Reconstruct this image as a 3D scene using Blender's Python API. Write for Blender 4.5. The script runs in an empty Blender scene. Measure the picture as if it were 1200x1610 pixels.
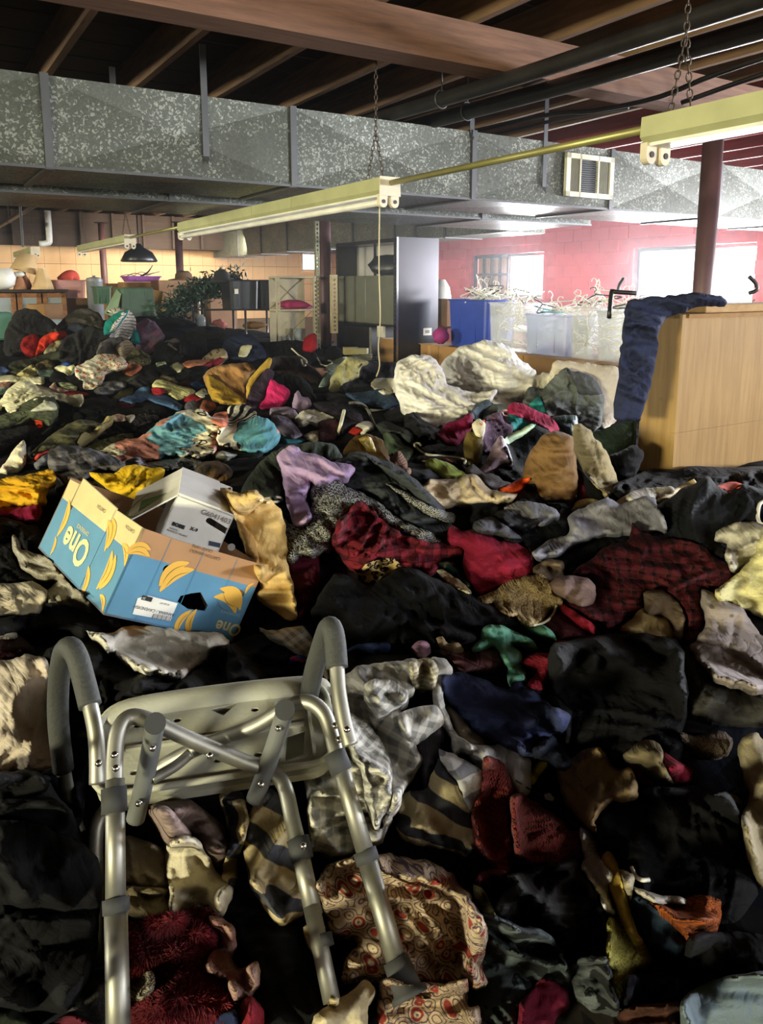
import bpy, math, random
import numpy as np
from mathutils import Vector, Matrix
from mathutils.geometry import delaunay_2d_cdt

# ------------------------------------------------------------------ camera, world, lights, exposure
sc = bpy.context.scene
col = sc.collection
F = 1205.0                      # focal length in pixels of the 1200x1610 frame
PU, PV = 600.0, 662.0           # principal point
PITCH = math.radians(10.0)
CZ = 1.65                       # camera height above the floor
CP, SP = math.cos(PITCH), math.sin(PITCH)
cd = bpy.data.cameras.new('camera'); cam = bpy.data.objects.new('camera', cd); col.objects.link(cam)
cam.location = (0, 0, CZ); cam.rotation_euler = (math.radians(90) - PITCH, 0, 0)
cd.sensor_fit = 'AUTO'; cd.sensor_width = 36.0; cd.lens = F / 1610 * 36.0
cd.shift_y = (PV - 805.0) / 1610.0
cd.clip_start = 0.02; cd.clip_end = 200
sc.camera = cam

YAW = math.radians(31.8)
ED = np.array([math.cos(YAW), math.sin(YAW), 0.0])     # room axis d (ducts, beams)
EJ = np.array([-math.sin(YAW), math.cos(YAW), 0.0])    # room axis j (joists, light rows)
def room(d, j, z): return ED * d + EJ * j + np.array([0, 0, z])

def area_light(name, loc, target, sx, sy, power, color):
    l = bpy.data.lights.new(name, 'AREA'); l.shape = 'RECTANGLE'; l.size = sx; l.size_y = sy
    l.energy = power; l.color = color
    o = bpy.data.objects.new(name, l); col.objects.link(o)
    o.location = loc
    o.rotation_euler = (Vector(target) - Vector(loc)).to_track_quat('-Z', 'Y').to_euler()
    return o

w = bpy.data.worlds.new('sky'); sc.world = w; w.use_nodes = True
bg = w.node_tree.nodes['Background']; bg.inputs[0].default_value = (0.86, 0.93, 1.0, 1); bg.inputs[1].default_value = 14.0
# daylight through the two windows of the red wall (the panes themselves), through unseen windows, plus added fill lights
D_RED, J_TAN, D_LEFT, J_NEAR = 10.0, 17.1, -9.0, -5.0
area_light('window_daylight', room(10.06, 11.02, 1.85), room(0, 9.5, 1.0), 0.94, 0.78, 480, (0.94, 0.97, 1.0))
area_light('window_daylight', room(10.06, 7.45, 1.8), room(0, 6.2, 1.0), 2.1, 0.86, 1000, (0.94, 0.97, 1.0))
area_light('window_daylight', room(10.06, 2.4, 1.8), room(0, 1.6, 1.0), 2.0, 0.86, 900, (0.90, 0.95, 1.0))
area_light('near_window_and_fill', room(7.5, -4.93, 2.0), room(1.0, 1.2, 0.7), 1.6, 0.9, 620, (0.92, 0.96, 1.0))  # added fill from behind for the foreground, no known window there
area_light('side_window_and_fill', room(-8.94, -2.2, 2.3), room(2.0, 4.2, 1.0), 1.3, 0.8, 1500, (1.0, 0.94, 0.60))
area_light('near_window_and_fill', room(2.5, -4.93, 2.2), room(2.5, 5.0, 1.3), 1.2, 0.8, 115, (1.0, 0.97, 0.92))
area_light('side_window_and_fill', room(-8.94, 8.2, 2.3), room(2.0, 7.0, 0.8), 1.3, 0.8, 900, (1.0, 0.96, 0.74))  # made-up side window light, added to brighten the far heap
area_light('back_wall_fill', room(5.0, 15.0, 2.5), room(5.0, 17.1, 1.5), 3.0, 0.3, 120, (1.0, 0.86, 0.68))  # unseen light that brightens the tan wall, no lamp hangs here

vs = sc.view_settings
sc.display_settings.display_device = 'sRGB'
vs.view_transform = 'Standard'; vs.look = 'None'; vs.exposure = 0.0; vs.gamma = 1.0; vs.use_curve_mapping = False
sc.cycles.use_denoising = True
sc.cycles.max_bounces = 8; sc.cycles.diffuse_bounces = 4; sc.cycles.glossy_bounces = 3; sc.cycles.transmission_bounces = 6
sc.cycles.caustics_reflective = False; sc.cycles.caustics_refractive = False
sc.cycles.sample_clamp_indirect = 4.0

# ------------------------------------------------------------------ pixel <-> world
def ray(u, v):
    a = (np.asarray(u, float) - PU) / F; b = (np.asarray(v, float) - PV) / F
    return np.stack([a, CP - b * SP, -SP - b * CP], -1)
CAM = np.array([0, 0, CZ])
def at(u, v, Y):                 # point on the pixel's ray at forward distance Y
    r = ray(u, v); return CAM + r * (Y / r[1])
def atz(u, v, z):
    r = ray(u, v); return CAM + r * ((z - CZ) / r[2])
def atj(u, v, j):
    r = ray(u, v); return CAM + r * (j / float(r @ EJ))
def atd(u, v, d):
    r = ray(u, v); return CAM + r * (d / float(r @ ED))
def zc(u, v, t):                 # point at camera depth t
    return CAM + ray(u, v) * t

# ------------------------------------------------------------------ materials
def C(h):
    h = h.lstrip('#'); r = [int(h[i:i + 2], 16) / 255 for i in (0, 2, 4)]
    return tuple((c / 12.92 if c <= 0.04045 else ((c + 0.055) / 1.055) ** 2.4) for c in r) + (1.0,)
_M = {}
class NT:
    def __init__(s, name):
        s.m = bpy.data.materials.new(name); s.m.use_nodes = True; s.t = s.m.node_tree; s.n = s.t.nodes
        s.b = s.n['Principled BSDF']
    def add(s, t, **kw):
        n = s.n.new(t)
        for k, v in kw.items():
            if k in n.inputs: n.inputs[k].default_value = v
            else: setattr(n, k, v)
        return n
    def link(s, a, b): s.t.links.new(a, b)
    def coord(s, kind='Object', scale=(1, 1, 1), rot=(0, 0, 0)):
        tc = s.add('ShaderNodeTexCoord'); mp = s.add('ShaderNodeMapping')
        mp.inputs['Scale'].default_value = scale; mp.inputs['Rotation'].default_value = rot
        s.link(tc.outputs[kind], mp.inputs['Vector']); return mp.outputs[0]
    def noise(s, vec, scale, detail=3, rough=0.5):
        n = s.add('ShaderNodeTexNoise'); n.inputs['Scale'].default_value = scale; n.inputs['Detail'].default_value = detail
        n.inputs['Roughness'].default_value = rough; s.link(vec, n.inputs['Vector']); return n.outputs['Fac']
    def ramp(s, fac, stops, interp='LINEAR'):
        r = s.add('ShaderNodeValToRGB'); r.color_ramp.interpolation = interp
        while len(r.color_ramp.elements) < len(stops): r.color_ramp.elements.new(0.5)
        for e, (p, c) in zip(r.color_ramp.elements, stops):
            e.position = p; e.color = c if len(c) == 4 else (*c, 1)
        s.link(fac, r.inputs[0]); return r.outputs[0]
    def math(s, op, a, b=None, c=None):
        n = s.add('ShaderNodeMath'); n.operation = op
        for i, x in enumerate((a, b, c)):
            if x is None: continue
            if isinstance(x, (int, float)): n.inputs[i].default_value = x
            else: s.link(x, n.inputs[i])
        return n.outputs[0]
    def mix(s, fac, a, b, mode='MIX'):
        n = s.add('ShaderNodeMix'); n.data_type = 'RGBA'; n.blend_type = mode
        for i, x in ((0, fac), (6, a), (7, b)):
            if isinstance(x, (int, float)): n.inputs[i].default_value = x
            elif isinstance(x, tuple): n.inputs[i].default_value = x
            else: s.link(x, n.inputs[i])
        return n.outputs[2]
    def base(s, x):
        if isinstance(x, tuple): s.b.inputs['Base Color'].default_value = x
        else: s.link(x, s.b.inputs['Base Color'])
    def bump(s, h, strength=0.3, dist=0.01):
        n = s.add('ShaderNodeBump'); n.inputs['Strength'].default_value = strength; n.inputs['Distance'].default_value = dist
        s.link(h, n.inputs['Height']); s.link(n.outputs[0], s.b.inputs['Normal'])
    def set(s, **kw):
        for k, v in kw.items(): s.b.inputs[k.replace('_', ' ')].default_value = v
        return s
def scl(c, k): return tuple(min(1, x * k) for x in c[:3]) + (1.0,)

def plain(name, hexc, rough=0.6, metal=0.0, var=0.12, nscale=6.0, bump=0.0, bscale=60.0, **kw):
    key = ('plain', name)
    if key in _M: return _M[key]
    k = NT(name); c = C(hexc); v = k.coord()
    k.base(k.ramp(k.noise(v, nscale, 4), [(0.3, scl(c, 1 - var)), (0.7, scl(c, 1 + var))]))
    k.set(Roughness=rough, Metallic=metal, **kw)
    if bump: k.bump(k.noise(v, bscale, 4), bump, 0.01)
    _M[key] = k.m; return k.m
def wood(name, c1, c2, scale=(1.2, 14, 14), rough=0.75, axis=None):
    key = ('wood', name)
    if key in _M: return _M[key]
    k = NT(name); v = k.coord('Object', scale)
    g = k.noise(v, 2.2, 6, 0.62)
    g2 = k.noise(k.coord('Object', (0.5, 2, 2)), 1.7, 2)
    cc = k.ramp(g, [(0.28, C(c1)), (0.72, C(c2))])
    kn = k.add('ShaderNodeTexVoronoi'); kn.inputs['Scale'].default_value = 2.3
    k.link(k.coord('Object', (0.55, 2.2, 2.2)), kn.inputs['Vector'])
    kf = k.ramp(kn.outputs['Distance'], [(0.03, (1, 1, 1)), (0.09, (0, 0, 0))])
    cc = k.mix(k.math('MULTIPLY', kf, 0.6), cc, scl(C(c1), 0.35))
    k.base(k.mix(k.math('MULTIPLY', g2, 0.5), cc, scl(C(c1), 0.6)))
    k.set(Roughness=rough); k.bump(g, 0.25, 0.004)
    _M[key] = k.m; return k.m

# ------------------------------------------------------------------ meshes
def mk(name, verts, faces, mat, parent=None, smooth=False, origin=None, uvs=None, **props):
    verts = np.asarray(verts, float)
    if parent is not None:
        p = parent; org = np.zeros(3)
        while p is not None: org = org + np.array(p.location); p = p.parent
        loc = np.zeros(3)
        if origin is not None: loc = np.asarray(origin, float) - org; org = np.asarray(origin, float)
    else:
        if origin is None:
            origin = np.array([(verts[:, 0].min() + verts[:, 0].max()) / 2, (verts[:, 1].min() + verts[:, 1].max()) / 2, verts[:, 2].min()])
        org = np.asarray(origin, float); loc = org
    me = bpy.data.meshes.new(name)
    me.from_pydata((verts - org).tolist(), [], faces)
    if smooth:
        me.polygons.foreach_set('use_smooth', np.ones(len(me.polygons), dtype=bool))
    if uvs is not None:
        ul = me.uv_layers.new(name='uv'); li = np.empty(len(me.loops), dtype=np.int32); me.loops.foreach_get('vertex_index', li)
        ul.data.foreach_set('uv', np.asarray(uvs, np.float32)[li].ravel())
    if mat is not None: me.materials.append(mat)
    me.update()
    o = bpy.data.objects.new(name, me); col.objects.link(o)
    o.location = loc
    if parent is not None: o.parent = parent
    for k, v in props.items(): o[k] = v
    return o
def thing(name, label, cat, loc, group=None, parent=None, **props):
    o = bpy.data.objects.new(name, None); col.objects.link(o); o.empty_display_size = 0.05
    o.location = tuple(float(x) for x in loc)
    o['label'] = label; o['category'] = cat
    if group: o['group'] = group
    for k, v in props.items(): o[k] = v
    return o
def struct(name, loc=(0, 0, 0)):
    o = bpy.data.objects.new(name, None); col.objects.link(o); o.location = loc; o['kind'] = 'structure'; return o
def join(*ms):
    V = []; Fc = []; n = 0
    for v, f in ms:
        v = np.asarray(v, float); V.append(v); Fc += [tuple(i + n for i in q) for q in f]; n += len(v)
    return np.concatenate(V), Fc
BOXF = [(0, 1, 3, 2), (4, 6, 7, 5), (0, 4, 5, 1), (2, 3, 7, 6), (0, 2, 6, 4), (1, 5, 7, 3)]
def box(o, ax, ay, az, bev=0.0):
    """box from corner o with edge vectors ax, ay, az"""
    o, ax, ay, az = (np.asarray(x, float) for x in (o, ax, ay, az))
    if bev <= 0:
        V = [o + ax * i + ay * j + az * k for i in (0, 1) for j in (0, 1) for k in (0, 1)]
        Fc = BOXF
        if np.dot(np.cross(ax, ay), az) < 0: Fc = [q[::-1] for q in Fc]
        return np.array(V), Fc
    # chamfered: 24 verts
    L = [np.linalg.norm(x) for x in (ax, ay, az)]; U = [x / max(l, 1e-9) for x, l in zip((ax, ay, az), L)]
    b = min(bev, *(l * 0.45 for l in L)); c = o + (ax + ay + az) / 2; H = [l / 2 for l in L]
    V = []; idx = {}
    for sx in (-1, 1):
        for sy in (-1, 1):
            for sz in (-1, 1):
                for m in range(3):
                    h = [H[i] - (0 if i == m else b) for i in range(3)]
                    idx[(sx, sy, sz, m)] = len(V)
                    V.append(c + U[0] * sx * h[0] + U[1] * sy * h[1] + U[2] * sz * h[2])
    V = np.array(V); Fc = []
    for m in range(3):
        a, b2 = [(1, 2), (0, 2), (0, 1)][m]
        for s in (-1, 1):
            q = []
            for (p, r) in ((-1, -1), (1, -1), (1, 1), (-1, 1)):
                k = [0, 0, 0]; k[m] = s; k[a] = p; k[b2] = r; q.append(idx[(*k, m)])
            Fc.append(q)
    for m in range(3):
        a, b2 = [(1, 2), (0, 2), (0, 1)][m]
        for p in (-1, 1):
            for r in (-1, 1):
                k0 = [0, 0, 0]; k0[m] = -1; k0[a] = p; k0[b2] = r; k1 = list(k0); k1[m] = 1
                Fc.append([idx[(*k0, a)], idx[(*k0, b2)], idx[(*k1, b2)], idx[(*k1, a)]])
    for sx in (-1, 1):
        for sy in (-1, 1):
            for sz in (-1, 1): Fc.append([idx[(sx, sy, sz, m)] for m in range(3)])
    out = []
    for q in Fc:
        n = np.cross(V[q[1]] - V[q[0]], V[q[2]] - V[q[0]]); m = V[q].mean(0) - c
        out.append(tuple(q) if n @ m > 0 else tuple(q[::-1]))
    return V, out
def rbox(d0, d1, j0, j1, z0, z1, bev=0.0):
    return box(room(d0, j0, z0), ED * (d1 - d0), EJ * (j1 - j0), np.array([0, 0, z1 - z0]), bev)
def catmull(P, n=6, closed=False):
    P = np.asarray(P, float); N = len(P); out = []
    rng = range(N) if closed else range(N - 1)
    for i in rng:
        g = (lambda k: P[k % N]) if closed else (lambda k: P[min(max(k, 0), N - 1)])
        p0, p1, p2, p3 = g(i - 1), g(i), g(i + 1), g(i + 2)
        for t in np.arange(n) / n:
            out.append(0.5 * ((2 * p1) + (-p0 + p2) * t + (2 * p0 - 5 * p1 + 4 * p2 - p3) * t * t + (-p0 + 3 * p1 - 3 * p2 + p3) * t ** 3))
    if not closed: out.append(P[-1])
    return np.array(out)
def tube(P, r, sides=10, caps=True, closed=False, smooth=0):
    P = np.asarray(P, float)
    if smooth: 
        rr = np.asarray(r, float) if not np.isscalar(r) else np.full(len(P), r)
        P2 = catmull(np.column_stack([P, rr]), smooth, closed); P, r = P2[:, :3], P2[:, 3]
    N = len(P); r = np.full(N, r) if np.isscalar(r) else np.asarray(r, float)
    if closed: T = np.roll(P, -1, 0) - np.roll(P, 1, 0)
    else: T = np.gradient(P, axis=0)
    T /= np.linalg.norm(T, axis=1)[:, None] + 1e-12
    up = np.array([0, 0, 1.0]) if abs(T[0][2]) < 0.9 else np.array([1.0, 0, 0])
    n = np.cross(T[0], up); n /= np.linalg.norm(n); V = []
    ang = np.arange(sides) * 2 * math.pi / sides
    for i in range(N):
        n = n - T[i] * (n @ T[i]); n /= np.linalg.norm(n) + 1e-12; b = np.cross(T[i], n)
        V.append(P[i] + r[i] * (np.cos(ang)[:, None] * n + np.sin(ang)[:, None] * b))
    V = np.concatenate(V); Fc = []
    for i in range(N if closed else N - 1):
        k = (i + 1) % N
        for s in range(sides):
            s2 = (s + 1) % sides
            Fc.append((i * sides + s, i * sides + s2, k * sides + s2, k * sides + s))
    if caps and not closed:
        Fc.append(tuple(range(sides))[::-1]); Fc.append(tuple((N - 1) * sides + s for s in range(sides)))
    return V, Fc
def lathe(c, prof, sides=20, axis=(0, 0, 1), cap=True):
    c = np.asarray(c, float); a = np.asarray(axis, float); a /= np.linalg.norm(a)
    n = np.cross(a, [0, 0, 1.0] if abs(a[2]) < 0.9 else [1.0, 0, 0]); n /= np.linalg.norm(n); b = np.cross(a, n)
    ang = np.arange(sides) * 2 * math.pi / sides; V = []; Fc = []
    for r, h in prof: V.append(c + a * h + r * (np.cos(ang)[:, None] * n + np.sin(ang)[:, None] * b))
    V = np.concatenate(V)
    for i in range(len(prof) - 1):
        for s in range(sides):
            s2 = (s + 1) % sides; Fc.append((i * sides + s, i * sides + s2, (i + 1) * sides + s2, (i + 1) * sides + s))
    if cap:
        Fc.append(tuple(range(sides))[::-1]); Fc.append(tuple((len(prof) - 1) * sides + s for s in range(sides)))
    return V, Fc
def slab(poly, n, th):
    """extrude a planar 3-D polygon by th along n"""
    P = np.asarray(poly, float); n = np.asarray(n, float) * th; N = len(P)
    V = np.concatenate([P, P + n]); Fc = [tuple(range(N))[::-1], tuple(range(N, 2 * N))]
    Fc += [(i, (i + 1) % N, N + (i + 1) % N, N + i) for i in range(N)]
    nn = np.cross(P[1] - P[0], P[2] - P[0])
    if nn @ n < 0: Fc = [q[::-1] for q in Fc]
    return V, Fc
def copy_tree(o, loc=None, label=None, parent=None):
    c = o.copy(); col.objects.link(c); c.parent = parent
    if loc is not None: c.location = loc
    if label: c['label'] = label
    for ch in list(o.children): copy_tree(ch, parent=c)
    return c
# ================================================================== the room
M_deck = wood('deck_wood', '#2a211c', '#3d2f27')
M_joist = wood('joist_wood', '#5e4836', '#957456')
M_beam = wood('beam_wood', '#5d4031', '#8d6650')
M_floor = plain('concrete_floor', '#55524c', 0.9)
M_red = plain('red_paint', '#ea6470', 0.55, var=0.08, nscale=2.5, bump=0.15)
M_redm = plain('red_mortar', '#d85862', 0.7)
M_tan = plain('tan_block', '#d6ad7c', 0.6, var=0.1, nscale=3)
M_tanm = plain('tan_mortar', '#6e5a42', 0.8)
M_wallx = plain('dim_wall', '#8d8473', 0.8)
M_dark = plain('dark_steel', '#241f22', 0.45, 0.3)
M_iron = plain('iron_pipe', '#2e2c2e', 0.42, 0.35, var=0.25, nscale=9)
M_postm = plain('post_paint', '#55393a', 0.5, 0.1, var=0.3, nscale=5)
M_glass = NT('window_glass').set(Roughness=0.02, Transmission_Weight=1.0, IOR=1.05).m

def galv(name='galvanized_steel', base='#4a4d45', fl='#80837b'):
    k = NT(name); v = k.coord('Object')
    wv = k.add('ShaderNodeTexVoronoi'); wv.inputs['Scale'].default_value = 95
    nz = k.noise(v, 22, 2); 
    mx = k.add('ShaderNodeMix'); mx.data_type = 'VECTOR'; mx.inputs[0].default_value = 0.035
    k.link(v, mx.inputs[4]); nn = k.add('ShaderNodeTexNoise'); nn.inputs['Scale'].default_value = 40; k.link(v, nn.inputs['Vector']); k.link(nn.outputs['Color'], mx.inputs[5])
    k.link(mx.outputs[1], wv.inputs['Vector'])
    sep = k.add('ShaderNodeSeparateColor'); k.link(wv.outputs['Color'], sep.inputs[0])
    big = k.noise(v, 3.2, 3)
    f = k.math('ADD', sep.outputs[0], k.math('MULTIPLY', k.math('SUBTRACT', big, 0.5), 0.9))
    fl_ = k.ramp(f, [(0.0, scl(C(base), 0.8)), (0.6, C(base)), (0.8, scl(C(base), 1.2)), (0.92, C(fl))], 'LINEAR')
    k.base(fl_); k.set(Metallic=0.35)
    r = k.ramp(sep.outputs[1], [(0, (0.32,) * 3), (1, (0.5,) * 3)]); k.link(r, k.b.inputs['Roughness'])
    return k.m
M_galv = galv(); M_galv2 = galv('galvanized_steel_dull', '#5c6156', '#838878')
M_strap = plain('strap_steel', '#4f5052', 0.45, 0.5)
M_yel = plain('fixture_enamel', '#b0b084', 0.5, 0.0, var=0.1, nscale=7)
M_enam = plain('fixture_white', '#e6e4da', 0.35)
M_bakel = plain('lampholder_plastic', '#d9cdb4', 0.45)
M_chain = plain('chain_rust', '#4d4136', 0.6, 0.6)
M_conduit = plain('conduit_steel', '#9a9560', 0.42, 0.5)

floor = mk('floor', *rbox(-9.2, 10.3, -5.2, 17.3, -0.12, 0.0), M_floor, kind='structure')

# ---- ceiling: deck boards across the joists, each joist and the timber girder its own piece
ceil = struct('ceiling', (0, 0, 3.3))
def piece_set(name, parent, mats, base_vf, placements, smooth=False):
    """one shared mesh, one object per placement (translation)"""
    proto = None
    for i, loc in enumerate(placements):
        if proto is None:
            v, f = base_vf; me = bpy.data.meshes.new(name); me.from_pydata(np.asarray(v).tolist(), [], f); me.materials.append(mats); me.update(); proto = me
        o = bpy.data.objects.new(name, proto); col.objects.link(o); o.parent = parent
        o.location = np.asarray(loc, float) - np.array(parent.location)
    return proto
rotJ = lambda L, Wd, H: box(-EJ * L / 2 - ED * Wd / 2, EJ * L, ED * Wd, np.array([0, 0, H]))
rotD = lambda L, Wd, H: box(-ED * L / 2 - EJ * Wd / 2, ED * L, EJ * Wd, np.array([0, 0, H]))
def obj_axes(o):   # rotate the object's own axes so grain runs along the length
    pass
# joists: local x along the length
def local_box_mesh(name, L, Wd, H, mat):
    v, f = box((-L / 2, -Wd / 2, 0), (L, 0, 0), (0, Wd, 0), (0, 0, H)); me = bpy.data.meshes.new(name); me.from_pydata(v.tolist(), [], f)
    me.materials.append(mat); me.update(); return me
aJ = math.atan2(EJ[1], EJ[0]); aD = math.atan2(ED[1], ED[0])
def place(name, me, parent, loc, rot, **kw):
    o = bpy.data.objects.new(name, me); col.objects.link(o); o.parent = parent
    o.location = np.asarray(loc, float) - np.array(parent.location if parent else (0, 0, 0)); o.rotation_euler = (0, 0, rot)
    for k, v in kw.items(): o[k] = v
    return o
jm = local_box_mesh('joist', 22.4, 0.045, 0.235, M_joist); jmr = local_box_mesh('joist', 22.4, 0.045, 0.235, wood('red_joist_wood', '#7a2f2a', '#a5483e'))
k = 0
for i in range(-16, 15):
    d = 1.0 + 0.607 * i
    if -9 < d < 10: place('joist', jm if d < 5.8 else jmr, ceil, room(d, 6.1, 3.07), aJ)
dm = local_box_mesh('deck_board', 19.2, 0.137, 0.025, M_deck)
for i in range(160):
    place('deck_board', dm, ceil, room(0.5, -5.0 + 0.14 * i, 3.306 + 0.002 * (i % 3)), aD)
mk('roof_slab', *rbox(-9.2, 10.3, -5.2, 17.3, 3.34, 3.45), M_deck, parent=ceil)
gm = local_box_mesh('timber_girder', 18.9, 0.2, 0.22, M_beam)
place('timber_girder', gm, ceil, room(0.45, 3.67, 2.85), aD)
place('timber_girder', gm, ceil, room(0.45, 8.95, 2.85), aD)
# blocking boards between some joists beyond the ducts
bm_ = local_box_mesh('bridging_board', 0.55, 0.03, 0.2, M_joist)
for i in range(0, 14, 2): place('bridging_board', bm_, ceil, room(1.0 + 0.607 * i + 0.3, 8.0 + 0.3 * (i % 3), 3.09), aD)

# ---- red wall on the window side (blocks in running bond), wall holes for two windows and a third outside the frame
wr = struct('wall_right', room(D_RED, 8, 0))
WIN = [(10.54, 12.67, 1.44, 2.26), (6.4, 8.5, 1.37, 2.24), (1.4, 3.4, 1.37, 2.24)]
def wall_with_holes(plane_d, th, j0, j1, z0, z1, holes):
    ms = []; js = sorted({j0, j1, *[h[0] for h in holes], *[h[1] for h in holes]})
    for a, b in zip(js, js[1:]):
        hs = sorted([h for h in holes if h[0] <= a and h[1] >= b], key=lambda h: h[2]); z = z0
        for h in hs:
            ms.append(rbox(plane_d, plane_d + th, a, b, z, h[2])); z = h[3]
        ms.append(rbox(plane_d, plane_d + th, a, b, z, z1))
    return join(*ms)
mk('block_backing', *wall_with_holes(10.0, 0.24, -5.2, 17.3, 0, 3.34, WIN), M_redm, parent=wr)
bl = local_box_mesh('block', 0.392, 0.03, 0.192, M_red); hb = local_box_mesh('block', 0.19, 0.03, 0.192, M_red)
for r in range(4, 16):
    z = r * 0.2 + 0.004
    j = 5.6 + (0.2 if r % 2 else 0.0)
    while j < 17.0:
        if not any(h[0] - 0.2 < j < h[1] + 0.2 and h[2] - 0.19 < z < h[3] for h in WIN):
            place('block', bl, wr, room(9.99 - 0.002 * ((r * 7 + int(j * 5)) % 3), j, z), aJ)
        j += 0.4
# ---- tan block wall at the end, stack bond
wt = struct('wall_back', room(3, J_TAN, 0))
mk('block_backing', *rbox(-9.2, 10.3, J_TAN, J_TAN + 0.2, 0, 3.34), M_tanm, parent=wt)
tl = local_box_mesh('tile_block', 0.296, 0.03, 0.392, M_tan)
for r in range(2, 7):
    for i in range(48):
        place('tile_block', tl, wt, room(-4.2 + 0.3 * i, J_TAN - 0.005 - 0.002 * ((i * 5 + r) % 3), 0.1 + r * 0.4), aD)
mk('wall_left', *wall_with_holes(-9.24, 0.24, -5.2, 17.3, 0, 3.34, [(-2.85, -1.55, 1.9, 2.7), (7.55, 8.85, 1.9, 2.7)]), M_wallx, kind='structure')  # second opening goes with the added fill for the far heap
wn = []
hs = [(1.88, 3.12, 1.78, 2.62), (6.68, 8.32, 1.54, 2.46)]  # second opening goes with the added foreground fill
ds = [-9.2, 1.88, 3.12, 6.68, 8.32, 10.3]
for a, b in zip(ds, ds[1:]):
    h = [q for q in hs if q[0] == a]
    if h: wn += [rbox(a, b, -5.25, -5.0, 0, h[0][2]), rbox(a, b, -5.25, -5.0, h[0][3], 3.34)]
    else: wn.append(rbox(a, b, -5.25, -5.0, 0, 3.34))
mk('wall_front', *join(*wn), M_wallx, kind='structure')

bb = local_box_mesh('bulkhead_board', 0.60, 0.03, 0.66, wood('bulkhead_wood', '#30251d', '#4d3b2e'))
for i in range(31): place('bulkhead_board', bb, wt, room(-8.7 + 0.607 * i, 16.3 + 0.004 * (i % 3), 2.41), aD)
for i in range(31): place('bulkhead_post', local_box_mesh('bulkhead_post', 0.05, 0.09, 0.66, wood('bulkhead_wood', '#30251d', '#4d3b2e')) if i == 0 else bpy.data.meshes['bulkhead_post'], wt, room(-8.4 + 0.607 * i, 16.24, 2.41), aD)
# ---- windows
M_wframe = plain('window_frame_paint', '#3c3630', 0.5); M_wood_l = wood('window_board', '#b48c5c', '#e6c28e', (14, 14, 1.2)); M_sill = plain('sill_paint', '#e8ddd0', 0.6)
for n, (j0, j1, z0, z1) in enumerate(WIN[:2], 1):
    wdw = struct('window_%d' % n, room(10.12, (j0 + j1) / 2, z0))
    ms = [rbox(10.1, 10.16, j0, j1, z0, z0 + 0.05), rbox(10.1, 10.16, j0, j1, z1 - 0.05, z1), rbox(10.1, 10.16, j0, j0 + 0.05, z0, z1), rbox(10.1, 10.16, j1 - 0.05, j1, z0, z1)]
    mk('window_frame', *join(*ms), M_wframe, parent=wdw)
    mk('pane', *rbox(10.2, 10.206, j0 + 0.02, j1 - 0.02, z0 + 0.02, z1 - 0.02), M_glass, parent=wdw)
    mk('sill', *rbox(9.93, 10.1, j0 - 0.05, j1 + 0.05, z0 - 0.04, z0), M_sill, parent=wdw)
    if n == 1:   # the left half is boarded behind a dark barred sash
        a, b = 11.52, 12.5
        for i in range(4):
            mk('window_board', *rbox(10.07, 10.09, a + i * 0.245 + 0.004, a + i * 0.245 + 0.241, z0 + 0.04, z1 - 0.04), M_wood_l, parent=wdw)
        for i in range(5):
            mk('sash_bar', *rbox(10.0, 10.04, a + i * 0.245 - 0.02, a + i * 0.245 + 0.02, z0 + 0.02, z1 - 0.02), M_dark, parent=wdw)
        for z in (z0 + 0.03, (z0 + z1) / 2, z1 - 0.07):
            mk('sash_bar', *rbox(9.99, 10.03, a - 0.03, b + 0.03, z, z + 0.04), M_dark, parent=wdw)

# ---- ducts
def duct(label, d0, d1, j0, j1, z0, z1, seams, axis, mat, straps=(), group=None, vent=None):
    t = thing('air_duct', label, 'duct', room((d0 + d1) / 2, (j0 + j1) / 2, z0), group)
    edges = sorted([d0, d1, *seams]) if axis == 'd' else sorted([j0, j1, *seams])
    for a, b in zip(edges, edges[1:]):
        # cross-broken sheet panels: each section a shallow pyramid on its front and underside
        if axis == 'd': v, f = rbox(a, b, j0, j1, z0, z1)
        else: v, f = rbox(d0, d1, a, b, z0, z1)
        V = [np.array(x) for x in v]; Fc = []
        for q in f:
            c = np.mean([v[i] for i in q], 0); n = np.cross(v[q[1]] - v[q[0]], v[q[2]] - v[q[0]]); n /= np.linalg.norm(n)
            V.append(c - n * 0.016); m = len(V) - 1
            Fc += [(q[i], q[(i + 1) % 4], m) for i in range(4)]
        mk('duct_section', V, Fc, mat, parent=t)
    for s in seams:
        if axis == 'd': v, f = join(rbox(s - 0.022, s + 0.022, j0 - 0.02, j0, z0 - 0.008, z1 + 0.008), rbox(s - 0.022, s + 0.022, j0, j1, z0 - 0.014, z0))
        else: v, f = join(rbox(d0 - 0.02, d0, s - 0.022, s + 0.022, z0 - 0.008, z1 + 0.008), rbox(d0, d1, s - 0.022, s + 0.022, z0 - 0.014, z0))
        mk('seam_strip', v, f, M_strap, parent=t)
    if axis == 'd':
        mk('corner_flange', *rbox(d0, d1, j0 - 0.012, j0 + 0.01, z0 - 0.012, z0 + 0.004), M_strap, parent=t)
    for (s, jj, zl, zt) in straps:
        v, f = rbox(s - 0.02, s + 0.02, jj - 0.008, jj - 0.002, zl + 0.05, zt)
        P = np.array([room(s - 0.02, jj - 0.008, zl + 0.05), room(s + 0.02, jj - 0.008, zl + 0.05), room(s, jj - 0.03, zl)])
        mk('hanger_strap', *join((v, f), slab(P, EJ, 0.004)), M_strap, parent=t)
    return t
seamsA = [0.77 + 1.485 * i for i in range(-5, 6)]
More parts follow.
